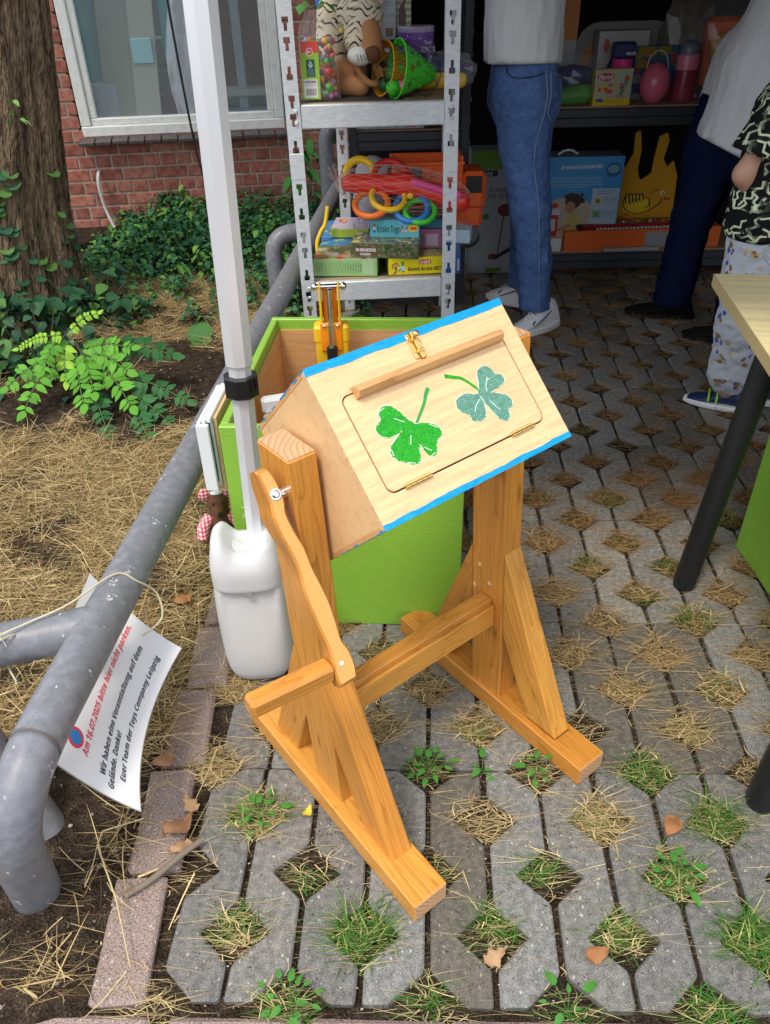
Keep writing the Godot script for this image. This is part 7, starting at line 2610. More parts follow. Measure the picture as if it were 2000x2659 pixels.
func shoe(t: Node3D, called: String, heel: Vector3, toe: Vector3, h: float, upper: Material, sole: Material, extra := {}) -> MeshInstance3D:
	# local x runs from heel to toe
	var d := toe - heel
	d.y = 0
	var l := d.length()
	var x := d.normalized()
	var fr := Transform3D(Basis(x, Vector3.UP, x.cross(Vector3.UP)), heel)
	var hw := l * 0.165
	var prof := [[0.0, 0.55, 0.3], [0.02, 0.72, 0.5], [0.1, 0.84, 1.0], [0.22, 0.84, 1.05], [0.34, 0.82, 1.0], [0.44, 0.88, 0.86], [0.56, 1.0, 0.66], [0.7, 1.06, 0.53], [0.84, 0.98, 0.43], [0.94, 0.72, 0.32], [0.985, 0.42, 0.22], [1.0, 0.2, 0.16]]
	var up := S.new()
	var rings := []
	for q in prof:
		var ring := PackedVector3Array()
		for k in 24:
			var a := TAU * k / 24
			var yy := sin(a)
			var w: float = hw * q[1] * (1.0 if yy < 0 else 1.0 - 0.42 * yy * yy) 
			ring.append(Vector3(q[0] * l, (0.018 + (h * q[2] - 0.018) * (0.5 + 0.5 * yy)) if yy > -0.99 else 0.016, cos(a) * w))
		rings.append(ring)
	up.loft(rings, true, true)
	var o := put(t, called, up, upper, fr)
	var so := S.new()
	var out := []
	for i in 25:
		var q := float(i) / 24.0
		var w := hw * (0.5 + 0.58 * sin(PI * pow(q, 0.8)) + 0.12 * smoothstep(0.4, 0.75, q) - 0.3 * smoothstep(0.85, 1.0, q))
		out.append(Vector2(-0.006 + q * (l + 0.012), w + 0.004))
	for i in range(24, -1, -1):
		out.append(Vector2(out[i].x, -out[i].y))
	var poly := PackedVector2Array(out)
	so.t = Transform3D(Basis(Vector3(1, 0, 0), Vector3(0, 0, -1), Vector3(0, 1, 0)), Vector3.ZERO)
	so.prism(poly, 0.0, extra.get("sole", 0.026), 0.005)
	so.t = Transform3D()
	put(o, "sole", so, sole)
	if extra.has("laces"):
		var ls := S.new()
		for k in 6:
			var xx := l * (0.42 + k * 0.055)
			var yy := h * (0.9 - k * 0.072)
			ls.tube([Vector3(xx, yy - 0.012, -hw * 0.5), Vector3(xx + 0.006, yy + 0.004, 0), Vector3(xx, yy - 0.012, hw * 0.5)], 0.004, 6)
		put(o, "laces", ls, extra.laces)
	if extra.has("swoosh"):
		var ss := S.new()
		for sg in [-1.0, 1.0]:
			var a := []
			for p in smooth_line([Vector2(0.2, 0.74), Vector2(0.42, 0.52), Vector2(0.6, 0.36), Vector2(0.66, 0.33), Vector2(0.68, 0.42), Vector2(0.64, 0.5)], 5):
				a.append(Vector3(p.x * l, p.y * h, sg * (hw * 0.97 * (1.0 - 0.36 * pow(maxf(p.y * h - 0.05, 0) / 0.06, 2)))))
			ss.tube(a, 0.0034, 6)
		put(o, "side_mark", ss, extra.swoosh)
	if extra.has("straps"):
		var ts := S.new()
		for xx in [0.46, 0.6]:
			ts.tube(smooth_line([Vector3(l * xx, 0.03, -hw * 1.0), Vector3(l * xx, h * 0.6, -hw * 0.75), Vector3(l * (xx + 0.02), h * 0.78, 0), Vector3(l * xx, h * 0.6, hw * 0.75), Vector3(l * xx, 0.03, hw * 1.0)], 4), 0.0045, 6)
		put(o, "piping", ts, extra.straps)
	return o


func build_people():
	var denim := mat(Color.WHITE, 0.85, {tex = T.denim, tri = Vector3.ONE * 3.2, bump = T.fold_h, depth = 0.2, spec = 0.2})
	var navy := mat(Color(0.26, 0.28, 0.36), 0.85, {tex = T.denim, tri = Vector3.ONE * 3.0, bump = T.fold_h, depth = 0.5, spec = 0.2})
	var shirt := mat(L(0.68, 0.68, 0.7), 0.85, {bump = T.fold_h, depth = 0.4, tri = Vector3.ONE * 2.4, spec = 0.2})
	var white_up := mat(L(0.84, 0.84, 0.86), 0.45)
	var hair1 := mat(L(0.06, 0.035, 0.02), 0.7)
	# --- man in white t-shirt and blue jeans, facing left
	var m := thing("person", "man in white t-shirt, blue jeans and white trainers facing the toy rack", "person")
	var near_hip := Vector3(0.635, 1.0, -3.62)
	var far_hip := Vector3(0.625, 1.0, -3.8)
	var hipc := Vector3(0.63, 1.02, -3.71)
	var skin := body([[Vector3(0.615, 1.2, -3.7), Vector3(0.61, 1.46, -3.71), 0.12, 0.13], [Vector3(0.61, 1.5, -3.52), Vector3(0.61, 1.5, -3.9), 0.075, 0.075], [Vector3(0.6, 1.52, -3.71), Vector3(0.575, 1.64, -3.71), 0.062, 0.058], [near_hip, Vector3(0.675, 0.6, -3.58), 0.085, 0.055], [Vector3(0.675, 0.6, -3.58), Vector3(0.75, 0.1, -3.6), 0.05, 0.038], [far_hip, Vector3(0.7, 0.6, -3.84), 0.085, 0.055], [Vector3(0.7, 0.6, -3.84), Vector3(0.735, 0.1, -3.92), 0.05, 0.038], [Vector3(0.61, 1.5, -3.5), Vector3(0.42, 1.5, -3.44), 0.055, 0.042], [Vector3(0.42, 1.5, -3.44), Vector3(0.22, 1.6, -3.52), 0.04, 0.028], [Vector3(0.61, 1.5, -3.92), Vector3(0.42, 1.5, -3.96), 0.055, 0.042], [Vector3(0.42, 1.5, -3.96), Vector3(0.22, 1.6, -3.88), 0.04, 0.028]], 0.016, 0.04)
	hand(skin, Vector3(0.22, 1.6, -3.52), Vector3(-1, 0.25, -0.35), Vector3(0, -0.3, -1))
	hand(skin, Vector3(0.22, 1.6, -3.88), Vector3(-1, 0.25, 0.3), Vector3(0, -0.3, 1))
	head(m, skin, Vector3(0.545, 1.77, -3.71), Vector3(-1, -0.35, 0.1), 0.105, hair1)
	put(m, "body", skin, M.skin)
	put(m, "t_shirt", body([[Vector3(0.62, 1.1, -3.65), Vector3(0.608, 1.45, -3.64), 0.152, 0.148], [Vector3(0.62, 1.1, -3.8), Vector3(0.608, 1.45, -3.79), 0.15, 0.148], [Vector3(0.61, 1.49, -3.55), Vector3(0.61, 1.49, -3.87), 0.095, 0.095], [Vector3(0.61, 1.49, -3.52), Vector3(0.5, 1.5, -3.46), 0.085, 0.08], [Vector3(0.61, 1.49, -3.9), Vector3(0.5, 1.5, -3.94), 0.085, 0.08]], 0.014, 0.05, [[Vector3(0.62, 1.135, -3.6), Vector3(0.0, -1, 0.06).normalized()], [Vector3(0.6, 1.555, -3.7), Vector3.UP]], null, Vector4(300, 70, 300, 0.009)), shirt)
	var jb := [[Vector3(0.63, 1.13, -3.66), Vector3(0.632, 1.0, -3.65), 0.128, 0.142], [Vector3(0.63, 1.13, -3.78), Vector3(0.63, 1.0, -3.78), 0.128, 0.14], [Vector3(0.633, 1.0, -3.63), Vector3(0.635, 0.84, -3.6), 0.14, 0.107], [Vector3(0.635, 0.84, -3.6), Vector3(0.682, 0.58, -3.58), 0.105, 0.088], [Vector3(0.682, 0.58, -3.58), Vector3(0.722, 0.34, -3.59), 0.086, 0.077], [Vector3(0.722, 0.34, -3.59), Vector3(0.748, 0.06, -3.6), 0.076, 0.076], [Vector3(0.645, 1.0, -3.8), Vector3(0.665, 0.84, -3.82), 0.125, 0.1], [Vector3(0.665, 0.84, -3.82), Vector3(0.705, 0.58, -3.86), 0.1, 0.084], [Vector3(0.705, 0.58, -3.86), Vector3(0.735, 0.34, -3.9), 0.08, 0.074], [Vector3(0.735, 0.34, -3.9), Vector3(0.735, 0.06, -3.92), 0.074, 0.076]]
	var jeans := body(jb, 0.011, 0.03, [[Vector3(0, 0.11, 0), Vector3.DOWN], [Vector3(0, 1.175, 0), Vector3.UP]], null, Vector4(260, 420, 260, 0.012))
	var jm := put(m, "jeans", jeans, denim)
	var thread := mat(L(0.2, 0.25, 0.36), 0.8)
	var dark := mat(L(0.025, 0.04, 0.1), 0.85)
	# side seam and pockets of the jeans
	var sm := S.new()
	sm.tube(snap(jb, 0.03, smooth_line([Vector3(0.691, 1.12, -3.535), Vector3(0.693, 0.96, -3.503), Vector3(0.66, 0.82, -3.498), Vector3(0.7, 0.6, -3.496), Vector3(0.73, 0.34, -3.513), Vector3(0.752, 0.12, -3.526)], 6), 0.001), 0.0026, 6)
	put(jm, "side_seam", sm, thread)
	sm = S.new()
	sm.tube(snap(jb, 0.03, smooth_line([Vector3(0.535, 1.13, -3.575), Vector3(0.54, 1.105, -3.555), Vector3(0.58, 1.09, -3.53), Vector3(0.64, 1.095, -3.525), Vector3(0.686, 1.11, -3.532)], 5), 0.001), 0.003, 6)
	put(jm, "front_pocket", sm, dark)
	var bpk := S.new()
	var pk := [Vector3(0.712, 1.105, -3.55), Vector3(0.755, 1.095, -3.592), Vector3(0.775, 1.085, -3.63)]
	pk = snap(jb, 0.03, smooth_line(pk, 4), 0.001)
	bpk.tube(pk, 0.003, 6)
	bpk.tube(snap(jb, 0.03, smooth_line([pk[0], Vector3(0.708, 1.0, -3.517), Vector3(0.71, 0.96, -3.514), Vector3(0.74, 0.93, -3.535), Vector3(0.765, 0.945, -3.575), Vector3(0.776, 1.0, -3.605), pk[-1]], 4), 0.001), 0.0026, 6)
	put(jm, "back_pocket", bpk, thread)
	var ex := {laces = M.white, swoosh = M.navy, sole = 0.034}
	shoe(m, "shoe", Vector3(0.868, 0, -3.655), Vector3(0.632, 0, -3.505), 0.145, white_up, mat(L(0.82, 0.82, 0.82), 0.5), ex)
	shoe(m, "shoe", Vector3(0.8, 0, -3.9), Vector3(0.585, 0, -4.06), 0.14, white_up, mat(L(0.82, 0.82, 0.82), 0.5), ex)
	# --- man with white shirt and dark blue trousers
	m = thing("person", "man in loose white shirt, dark navy trousers and black shoes behind the child", "person")
	skin = body([[Vector3(1.66, 1.15, -3.6), Vector3(1.7, 1.45, -3.6), 0.14, 0.14], [Vector3(1.7, 1.48, -3.4), Vector3(1.7, 1.48, -3.8), 0.08, 0.08], [Vector3(1.69, 1.52, -3.6), Vector3(1.66, 1.63, -3.6), 0.065, 0.06], [Vector3(1.6, 0.95, -3.7), Vector3(1.45, 0.5, -3.73), 0.09, 0.055], [Vector3(1.45, 0.5, -3.73), Vector3(1.47, 0.1, -3.74), 0.05, 0.04], [Vector3(1.64, 0.95, -3.5), Vector3(1.62, 0.5, -3.44), 0.09, 0.055], [Vector3(1.62, 0.5, -3.44), Vector3(1.64, 0.1, -3.42), 0.05, 0.04], [Vector3(1.7, 1.48, -3.38), Vector3(1.52, 1.5, -3.3), 0.06, 0.045], [Vector3(1.52, 1.5, -3.3), Vector3(1.32, 1.62, -3.36), 0.042, 0.03], [Vector3(1.7, 1.48, -3.82), Vector3(1.52, 1.5, -3.88), 0.06, 0.045], [Vector3(1.52, 1.5, -3.88), Vector3(1.32, 1.62, -3.8), 0.042, 0.03]], 0.016, 0.04)
	hand(skin, Vector3(1.32, 1.62, -3.36), Vector3(-1, 0.1, -0.2), Vector3(0, -0.2, -1))
	hand(skin, Vector3(1.32, 1.62, -3.8), Vector3(-1, 0.2, 0.3), Vector3(0, -0.2, 1))
	head(m, skin, Vector3(1.63, 1.76, -3.6), Vector3(-1, -0.4, 0.2), 0.105, mat(L(0.2, 0.19, 0.18), 0.7))
	put(m, "body", skin, M.skin)
	put(m, "shirt", body([[Vector3(1.535, 0.82, -3.55), Vector3(1.6, 1.1, -3.54), 0.18, 0.195], [Vector3(1.6, 0.85, -3.72), Vector3(1.62, 1.1, -3.7), 0.2, 0.195], [Vector3(1.6, 1.1, -3.54), Vector3(1.68, 1.42, -3.52), 0.195, 0.175], [Vector3(1.66, 0.9, -3.55), Vector3(1.7, 1.4, -3.64), 0.2, 0.17], [Vector3(1.7, 1.47, -3.42), Vector3(1.7, 1.47, -3.78), 0.1, 0.1], [Vector3(1.7, 1.48, -3.4), Vector3(1.58, 1.5, -3.33), 0.09, 0.085], [Vector3(1.7, 1.48, -3.8), Vector3(1.58, 1.5, -3.86), 0.09, 0.085]], 0.015, 0.05, [[Vector3(1.355, 0.862, -3.6), Vector3(-0.42, -0.9, 0).normalized()], [Vector3(1.6, 0.755, -3.6), Vector3(0.1, -1, 0).normalized()], [Vector3(0, 1.55, 0), Vector3.UP]], null, Vector4(240, 60, 240, 0.014)), shirt)
	put(m, "trousers", body([[Vector3(1.54, 0.95, -3.65), Vector3(1.5, 0.8, -3.66), 0.16, 0.145], [Vector3(1.62, 0.95, -3.55), Vector3(1.63, 0.8, -3.52), 0.17, 0.14], [Vector3(1.5, 0.8, -3.66), Vector3(1.455, 0.5, -3.68), 0.135, 0.092], [Vector3(1.455, 0.5, -3.68), Vector3(1.45, 0.06, -3.72), 0.09, 0.092], [Vector3(1.64, 0.8, -3.5), Vector3(1.63, 0.5, -3.44), 0.13, 0.09], [Vector3(1.63, 0.5, -3.44), Vector3(1.64, 0.05, -3.42), 0.09, 0.088]], 0.014, 0.03, [[Vector3(0, 0.075, 0), Vector3.DOWN], [Vector3(0, 1.0, 0), Vector3.UP]], null, Vector4(260, 420, 260, 0.014)), navy)
	shoe(m, "shoe", Vector3(1.57, 0, -3.72), Vector3(1.255, 0, -3.79), 0.1, M.black_matt, M.black_matt)
	shoe(m, "shoe", Vector3(1.74, 0, -3.38), Vector3(1.44, 0, -3.47), 0.1, M.black_matt, M.black_matt)
	# --- child
	var im := canvas(256, 256, L(0.012, 0.012, 0.013))
	for k in 30:
		var p := Vector2(rng.randf() * 256, rng.randf() * 256)
		var pts := [p]
		var a := rng.randf() * TAU
		for i in 4:
			a += rng.randf_range(0.7, 1.6) * (1.0 if i % 2 == 0 else -1.0)
			p += Vector2(cos(a), sin(a)) * rng.randf_range(13, 24)
			pts.append(p)
		stroke(im, pts, 2.7, L(0.66, 0.74, 0.5))
	var tee := mat(Color.WHITE, 0.85, {tex = tex(im), tri = Vector3.ONE * 3.4, spec = 0.2})
	im = canvas(256, 256, L(0.5, 0.52, 0.58))
	for k in 15:
		var p := Vector2(20 + (k % 4) * 64 + rng.randf_range(-12, 12), 20 + int(k / 4) * 64 + rng.randf_range(-12, 12))
		var cc: Array = [[L(0.3, 0.15, 0.05), L(0.05, 0.1, 0.35)], [L(0.55, 0.35, 0.05), L(0.5, 0.08, 0.06)], [L(0.45, 0.05, 0.05), L(0.06, 0.2, 0.5)], [L(0.25, 0.12, 0.06), L(0.6, 0.45, 0.1)]][k % 4]
		mess(im, Rect2(p.x - 13, p.y - 16, 26, 30), 7, cc, 3, 8)
		disc(im, p.x + 24, p.y + 30, 4, 4, L(0.6, 0.42, 0.05))
	var pj := mat(Color.WHITE, 0.85, {tex = tex(im), tri = Vector3.ONE * 3.0, bump = T.fold_h, depth = 0.6, spec = 0.2})
	var c := thing("person", "child in black shirt with pale green zigzags, printed light trousers and blue shoes", "person")
	skin = body([[Vector3(1.35, 0.8, -2.76), Vector3(1.345, 1.06, -2.77), 0.09, 0.09], [Vector3(1.3, 1.1, -2.68), Vector3(1.39, 1.1, -2.88), 0.05, 0.05], [Vector3(1.36, 1.12, -2.79), Vector3(1.43, 1.24, -2.82), 0.045, 0.042], [Vector3(1.33, 0.64, -2.72), Vector3(1.335, 0.38, -2.72), 0.06, 0.045], [Vector3(1.335, 0.38, -2.72), Vector3(1.35, 0.08, -2.73), 0.04, 0.03], [Vector3(1.43, 0.64, -2.82), Vector3(1.5, 0.38, -2.78), 0.06, 0.045], [Vector3(1.5, 0.38, -2.78), Vector3(1.54, 0.08, -2.78), 0.04, 0.03], [Vector3(1.285, 1.09, -2.68), Vector3(1.205, 0.885, -2.69), 0.036, 0.031], [Vector3(1.205, 0.885, -2.69), Vector3(1.25, 0.82, -2.71), 0.03, 0.025], [Vector3(1.4, 1.09, -2.88), Vector3(1.44, 0.9, -2.98), 0.042, 0.034], [Vector3(1.44, 0.9, -2.98), Vector3(1.4, 0.74, -3.0), 0.034, 0.026]], 0.011, 0.03)
	hand(skin, Vector3(1.25, 0.815, -2.7), Vector3(0.75, -0.6, -0.25), Vector3(0.1, 0.1, -1), 0.66)
	hand(skin, Vector3(1.4, 0.74, -3.0), Vector3(-0.2, -0.95, 0), Vector3(-1, 0, 0.3), 0.68)
	head(c, skin, Vector3(1.43, 1.33, -2.82), Vector3(-0.8, -0.1, -0.6), 0.098, mat(L(0.12, 0.07, 0.03), 0.7))
	put(c, "body", skin, M.skin)
	put(c, "t_shirt", body([[Vector3(1.33, 0.72, -2.73), Vector3(1.335, 1.05, -2.74), 0.13, 0.118], [Vector3(1.4, 0.72, -2.82), Vector3(1.37, 1.05, -2.82), 0.13, 0.115], [Vector3(1.31, 1.09, -2.7), Vector3(1.39, 1.09, -2.86), 0.072, 0.072]], 0.011, 0.03, [[Vector3(0, 0.672, 0), Vector3.DOWN], [Vector3(0, 1.155, 0), Vector3.UP]], null, Vector4(350, 150, 350, 0.012)), tee)
	put(c, "sleeve", body([[Vector3(1.29, 1.1, -2.68), Vector3(1.19, 0.93, -2.66), 0.066, 0.07]], 0.011, 0.02, [[Vector3(1.2, 0.953, -2.66), Vector3(-0.3, -0.95, 0).normalized()]]), tee)
	put(c, "sleeve", body([[Vector3(1.4, 1.09, -2.88), Vector3(1.42, 0.92, -2.96), 0.064, 0.066]], 0.011, 0.02, [[Vector3(1.4, 0.95, -2.94), Vector3(0, -1, 0)]]), tee)
	put(c, "trousers", body([[Vector3(1.32, 0.7, -2.72), Vector3(1.33, 0.56, -2.71), 0.104, 0.102], [Vector3(1.41, 0.7, -2.81), Vector3(1.44, 0.56, -2.8), 0.104, 0.102], [Vector3(1.33, 0.56, -2.71), Vector3(1.335, 0.36, -2.72), 0.1, 0.086], [Vector3(1.335, 0.36, -2.72), Vector3(1.345, 0.16, -2.73), 0.084, 0.078], [Vector3(1.345, 0.16, -2.73), Vector3(1.355, 0.07, -2.735), 0.076, 0.05], [Vector3(1.44, 0.56, -2.8), Vector3(1.5, 0.36, -2.78), 0.1, 0.085], [Vector3(1.5, 0.36, -2.78), Vector3(1.54, 0.16, -2.78), 0.084, 0.076], [Vector3(1.54, 0.16, -2.78), Vector3(1.545, 0.07, -2.78), 0.074, 0.05]], 0.011, 0.025, [[Vector3(0, 0.082, 0), Vector3.DOWN], [Vector3(0, 0.73, 0), Vector3.UP]], null, Vector4(330, 420, 330, 0.012)), pj)
	var bs := mat(L(0.01, 0.028, 0.1), 0.5)
	var neon := mat(L(0.3, 0.65, 0.02), 0.5)
	shoe(c, "shoe", Vector3(1.425, 0, -2.705), Vector3(1.232, 0, -2.815), 0.085, bs, M.white, {straps = neon, sole = 0.022})
	shoe(c, "shoe", Vector3(1.62, 0, -2.74), Vector3(1.42, 0, -2.83), 0.085, bs, M.white, {straps = neon, sole = 0.022})


# ---------------------------------------------------------------- plants and litter
func build_plants():
	# acacia-like seedling: fronds of paired leaflets
	var t := thing("locust_seedling", "bright green seedling with feathered leaves leaning out beside the tree", "plant")
	var st := S.new()
	st.tube(smooth_line([Vector3(-1.3, 0.0, -3.15), Vector3(-1.27, 0.12, -3.05), Vector3(-1.235, 0.25, -2.97), Vector3(-1.2, 0.22, -2.92), Vector3(-1.1, 0.18, -2.9), Vector3(-1.0, 0.12, -2.8), Vector3(-0.93, 0.03, -2.7)], 6), 0.0045, 6)
	put(t, "stem", st, mat(L(0.06, 0.05, 0.025), 0.8))
	var bright := Color(0.1, 0.29, 0.03)
	var fresh := Color(0.23, 0.42, 0.035)
	var deep := Color(0.035, 0.13, 0.04)
	var fronds := [[Vector3(-1.285, 0.287, -2.95), Vector3(-1.453, 0.244, -2.93), 11, 0.026, fresh], [Vector3(-1.235, 0.306, -2.95), Vector3(-1.135, 0.352, -3.0), 8, 0.026, fresh], [Vector3(-1.2, 0.23, -2.95), Vector3(-1.009, 0.235, -2.93), 9, 0.042, bright], [Vector3(-1.278, 0.245, -2.95), Vector3(-1.265, 0.14, -2.85), 8, 0.04, fresh], [Vector3(-1.32, 0.205, -2.95), Vector3(-1.486, 0.13, -2.82), 8, 0.044, bright], [Vector3(-1.357, 0.16, -2.93), Vector3(-1.417, 0.06, -2.75), 7, 0.05, bright], [Vector3(-1.237, 0.2, -2.93), Vector3(-1.167, 0.1, -2.72), 8, 0.056, bright], [Vector3(-1.166, 0.22, -2.93), Vector3(-1.02, 0.17, -2.86), 8, 0.052, bright], [Vector3(-1.123, 0.17, -2.9), Vector3(-0.985, 0.085, -2.72), 8, 0.054, bright], [Vector3(-1.06, 0.23, -2.98), Vector3(-0.875, 0.172, -3.0), 7, 0.056, deep], [Vector3(-1.024, 0.14, -2.86), Vector3(-0.79, 0.06, -2.8), 9, 0.046, deep], [Vector3(-0.96, 0.06, -2.7), Vector3(-0.87, -0.0, -2.52), 7, 0.044, deep], [Vector3(-1.15, 0.1, -2.8), Vector3(-1.06, 0.02, -2.62), 8, 0.046, deep], [Vector3(-1.2, 0.21, -2.93), Vector3(-1.13, 0.13, -2.76), 8, 0.05, bright], [Vector3(-1.0, 0.1, -2.78), Vector3(-0.83, 0.02, -2.68), 8, 0.044, deep], [Vector3(-1.3, 0.26, -2.97), Vector3(-1.33, 0.2, -2.82), 7, 0.042, bright]]
	for f in fronds:
		var line := smooth_line([f[0], f[0].lerp(f[1], 0.5) + Vector3(0, 0.018, 0), f[1]], 6)
		var rs := S.new()
		rs.tube(line, 0.0014, 5)
		var fm := put(t, "leaf", rs, mat(L(0.12, 0.25, 0.05), 0.6))
		var dir: Vector3 = (f[1] - f[0]).normalized()
		var up := Vector3(rng.randf_range(-0.25, 0.25), 1.0, 0.75).normalized()
		var sd := dir.cross(up).normalized()
		var vs := []
		for v in 3:
			vs.append(colored(leaf_shape(f[3] * (1.15 + 0.12 * v), f[3] * 0.72, 0.12, 0.12), f[4] * (0.82 + 0.18 * v)))
		for i in f[2]:
			var q: float = (i + 0.7) / f[2]
			var p: Vector3 = line[clampi(int(q * (line.size() - 1)), 0, line.size() - 1)]
			for sg in [-1.0, 1.0]:
				var ld: Vector3 = (sd * sg + dir * 0.35 + Vector3(0, rng.randf_range(-0.35, 0.0), 0)).normalized()
				var lu: Vector3 = (dir.cross(ld) * -sg)
				if lu.dot(up) < 0:
					lu = -lu
				var lx: Vector3 = lu.cross(ld).normalized()
				put(fm, "leaflet", vs[rng.randi_range(0, 2)], M.leaf, Transform3D(Basis(lx, ld.cross(lx), ld).scaled(Vector3.ONE * (1.0 - 0.4 * q * q)), p))
		put(fm, "leaflet", vs[1], M.leaf, Transform3D(Basis(sd, dir.cross(sd), dir) if true else Basis(), line[-1]))
	# two big dock leaves near the railing
	var d := thing("dock_plant", "low plant with two big round green leaves near the railing", "plant", Vector3(-0.85, 0.0, -3.52))
	var dl := colored(leaf_shape(0.15, 0.13, 0.12, 0.3, 8), Color(0.045, 0.15, 0.03))
	put(d, "leaf", dl, M.leaf, Transform3D(Basis.from_euler(Vector3(0.5, 0.4, 0.3)), Vector3(-0.03, 0.1, -0.02)))
	put(d, "leaf", dl, M.leaf, Transform3D(Basis.from_euler(Vector3(0.7, 0.2, -0.2)), Vector3(0.0, 0.05, 0.04)))
	put(d, "leaf", dl, M.leaf, Transform3D(Basis.from_euler(Vector3(0.3, 2.0, 0.1)).scaled(Vector3.ONE * 0.7), Vector3(0.0, 0.05, 0.0)))
	var ds := S.new()
	for k in 3:
		ds.tube([Vector3(0, -0.01, 0), Vector3(-0.02 + k * 0.01, 0.05, 0.0), [Vector3(-0.03, 0.1, -0.02), Vector3(0, 0.05, 0.04), Vector3(0.0, 0.05, 0)][k]], 0.0025, 5)
	ds.tint(Color(0.1, 0.18, 0.05))
	put(d, "stem", ds, M.leaf)
	# young maple shoot in front of the wall behind the rack
	var mp := thing("wall_sapling", "thin sapling with narrow green leaves growing against the brick wall beside the rack", "sapling", Vector3(-0.47, 0.0, -5.25))
	var ms := S.new()
	ms.tube([Vector3(0, 0, 0), Vector3(0.01, 0.3, 0.02), Vector3(-0.01, 0.62, 0.0)], [0.006, 0.005, 0.002], 6)
	put(mp, "stem", ms, mat(L(0.08, 0.1, 0.04), 0.7))
	var ml := colored(leaf_shape(0.15, 0.055, 0.15, 0.3), Color(0.07, 0.24, 0.045))
	for k in 46:
		var y := rng.randf_range(0.12, 0.66)
		put(mp, "leaf", ml, M.leaf, Transform3D(Basis.from_euler(Vector3(rng.randf_range(0.0, 0.7), rng.randf() * TAU, 0)).scaled(Vector3.ONE * rng.randf_range(0.7, 1.1)), Vector3(rng.randfn() * 0.07, y, rng.randfn() * 0.06)))
	# nettle-like shoot in the middle of the ground cover
	# green ground cover before the wall
	var lf := leaf_shape(0.036, 0.026, 0.2, 0.25, 3).mesh()
	var xs := []
	var cols := PackedColorArray()
	for k in 15000:
		var x := rng.randf_range(-1.75, -0.05)
		var z := rng.randf_range(-5.55, -3.75)
		var dens := hills.get_noise_2d(x * 90, z * 90 + 500) * 1.6 + clampf((-z - 4.05) * 0.9, -0.6, 0.7)
		if x > -0.42 and z > -4.6:
			dens -= 0.4
		if dens < rng.randf_range(-0.35, 0.45):
			continue
		var h := clampf(dens, 0.0, 0.8) * 0.3 + 0.03
		if x < -1.5:
			h *= 0.6
		var y := h * pow(rng.randf(), 0.45)
		xs.append(Transform3D(Basis.from_euler(Vector3(rng.randf_range(-0.3, 0.9), rng.randf() * TAU, rng.randf_range(-0.3, 0.3))).scaled(Vector3.ONE * rng.randf_range(0.6, 1.5)), Vector3(x, y + 0.01, z)))
		var g := rng.randf()
		cols.append(Color(0.035, 0.13, 0.055) * rng.randf_range(0.6, 1.4) if g < 0.7 else Color(0.12, 0.28, 0.05) * rng.randf_range(0.7, 1.2))
	var gc := scatter(self, "ground_cover", lf, M.leaf, xs, cols)
	gc.set_meta("label", "dense dark green creeping ground cover in front of the brick wall")
	gc.set_meta("category", "ground cover")
	# taller single shoots out of the ground cover
	for q in [[Vector3(-1.2, 0.0, -5.0), 0.42, "pale shoot with three pointed leaves rising above the ground cover in the middle"], [Vector3(-1.02, 0.0, -4.35), 0.24, "yellow green shoot in the ground cover left of the canopy leg"]]:
		var p := thing("leafy_shoot", q[2], "shoot", q[0])
		var ss := S.new()
		ss.tube([Vector3.ZERO, Vector3(0.01, q[1] * 0.5, 0), Vector3(0.03, q[1], 0.02)], [0.004, 0.003, 0.0015], 5)
		ss.tint(Color(0.1, 0.2, 0.05))
		put(p, "stem", ss, M.leaf)
		var pl := colored(leaf_shape(0.09, 0.055, 0.2, 0.4), Color(0.17, 0.34, 0.06))
		for k in 9:
			put(p, "leaf", pl, M.leaf, Transform3D(Basis.from_euler(Vector3(0.3, k * 2.3, 0)).scaled(Vector3.ONE * (0.6 + 0.05 * (k % 4))), Vector3(0.02, q[1] * (0.4 + 0.075 * k), 0.01)))


func blade(l: float, w: float, curve: float, seg := 4) -> Mesh:
	var s := S.new()
	var rows := []
	for i in seg + 1:
		var q := float(i) / seg
		var y := sin(q * curve) / maxf(curve, 0.001) * l
		var z := (1.0 - cos(q * curve)) / maxf(curve, 0.001) * l
		var ww := w * 0.5 * (1.0 - q * q * 0.9)
		rows.append(PackedVector3Array([Vector3(-ww, y, z), Vector3(ww, y, z + w * 0.12)]))
	s.loft(rows, false, false)
	return s.mesh()


func straw_at(xs: Array, cols: PackedColorArray, p: Vector3, len_: float, flat: float, c: Color):
	var b := Basis(Vector3.UP, rng.randf() * TAU) * Basis(Vector3.RIGHT, PI / 2 - rng.randf_range(-0.12, flat)) * Basis(Vector3.UP, rng.randf() * TAU)
	xs.append(Transform3D(b.scaled(Vector3(rng.randf_range(0.6, 1.3), len_, rng.randf_range(0.6, 1.3) * len_)), p))
	cols.append(c * rng.randf_range(0.6, 1.25))


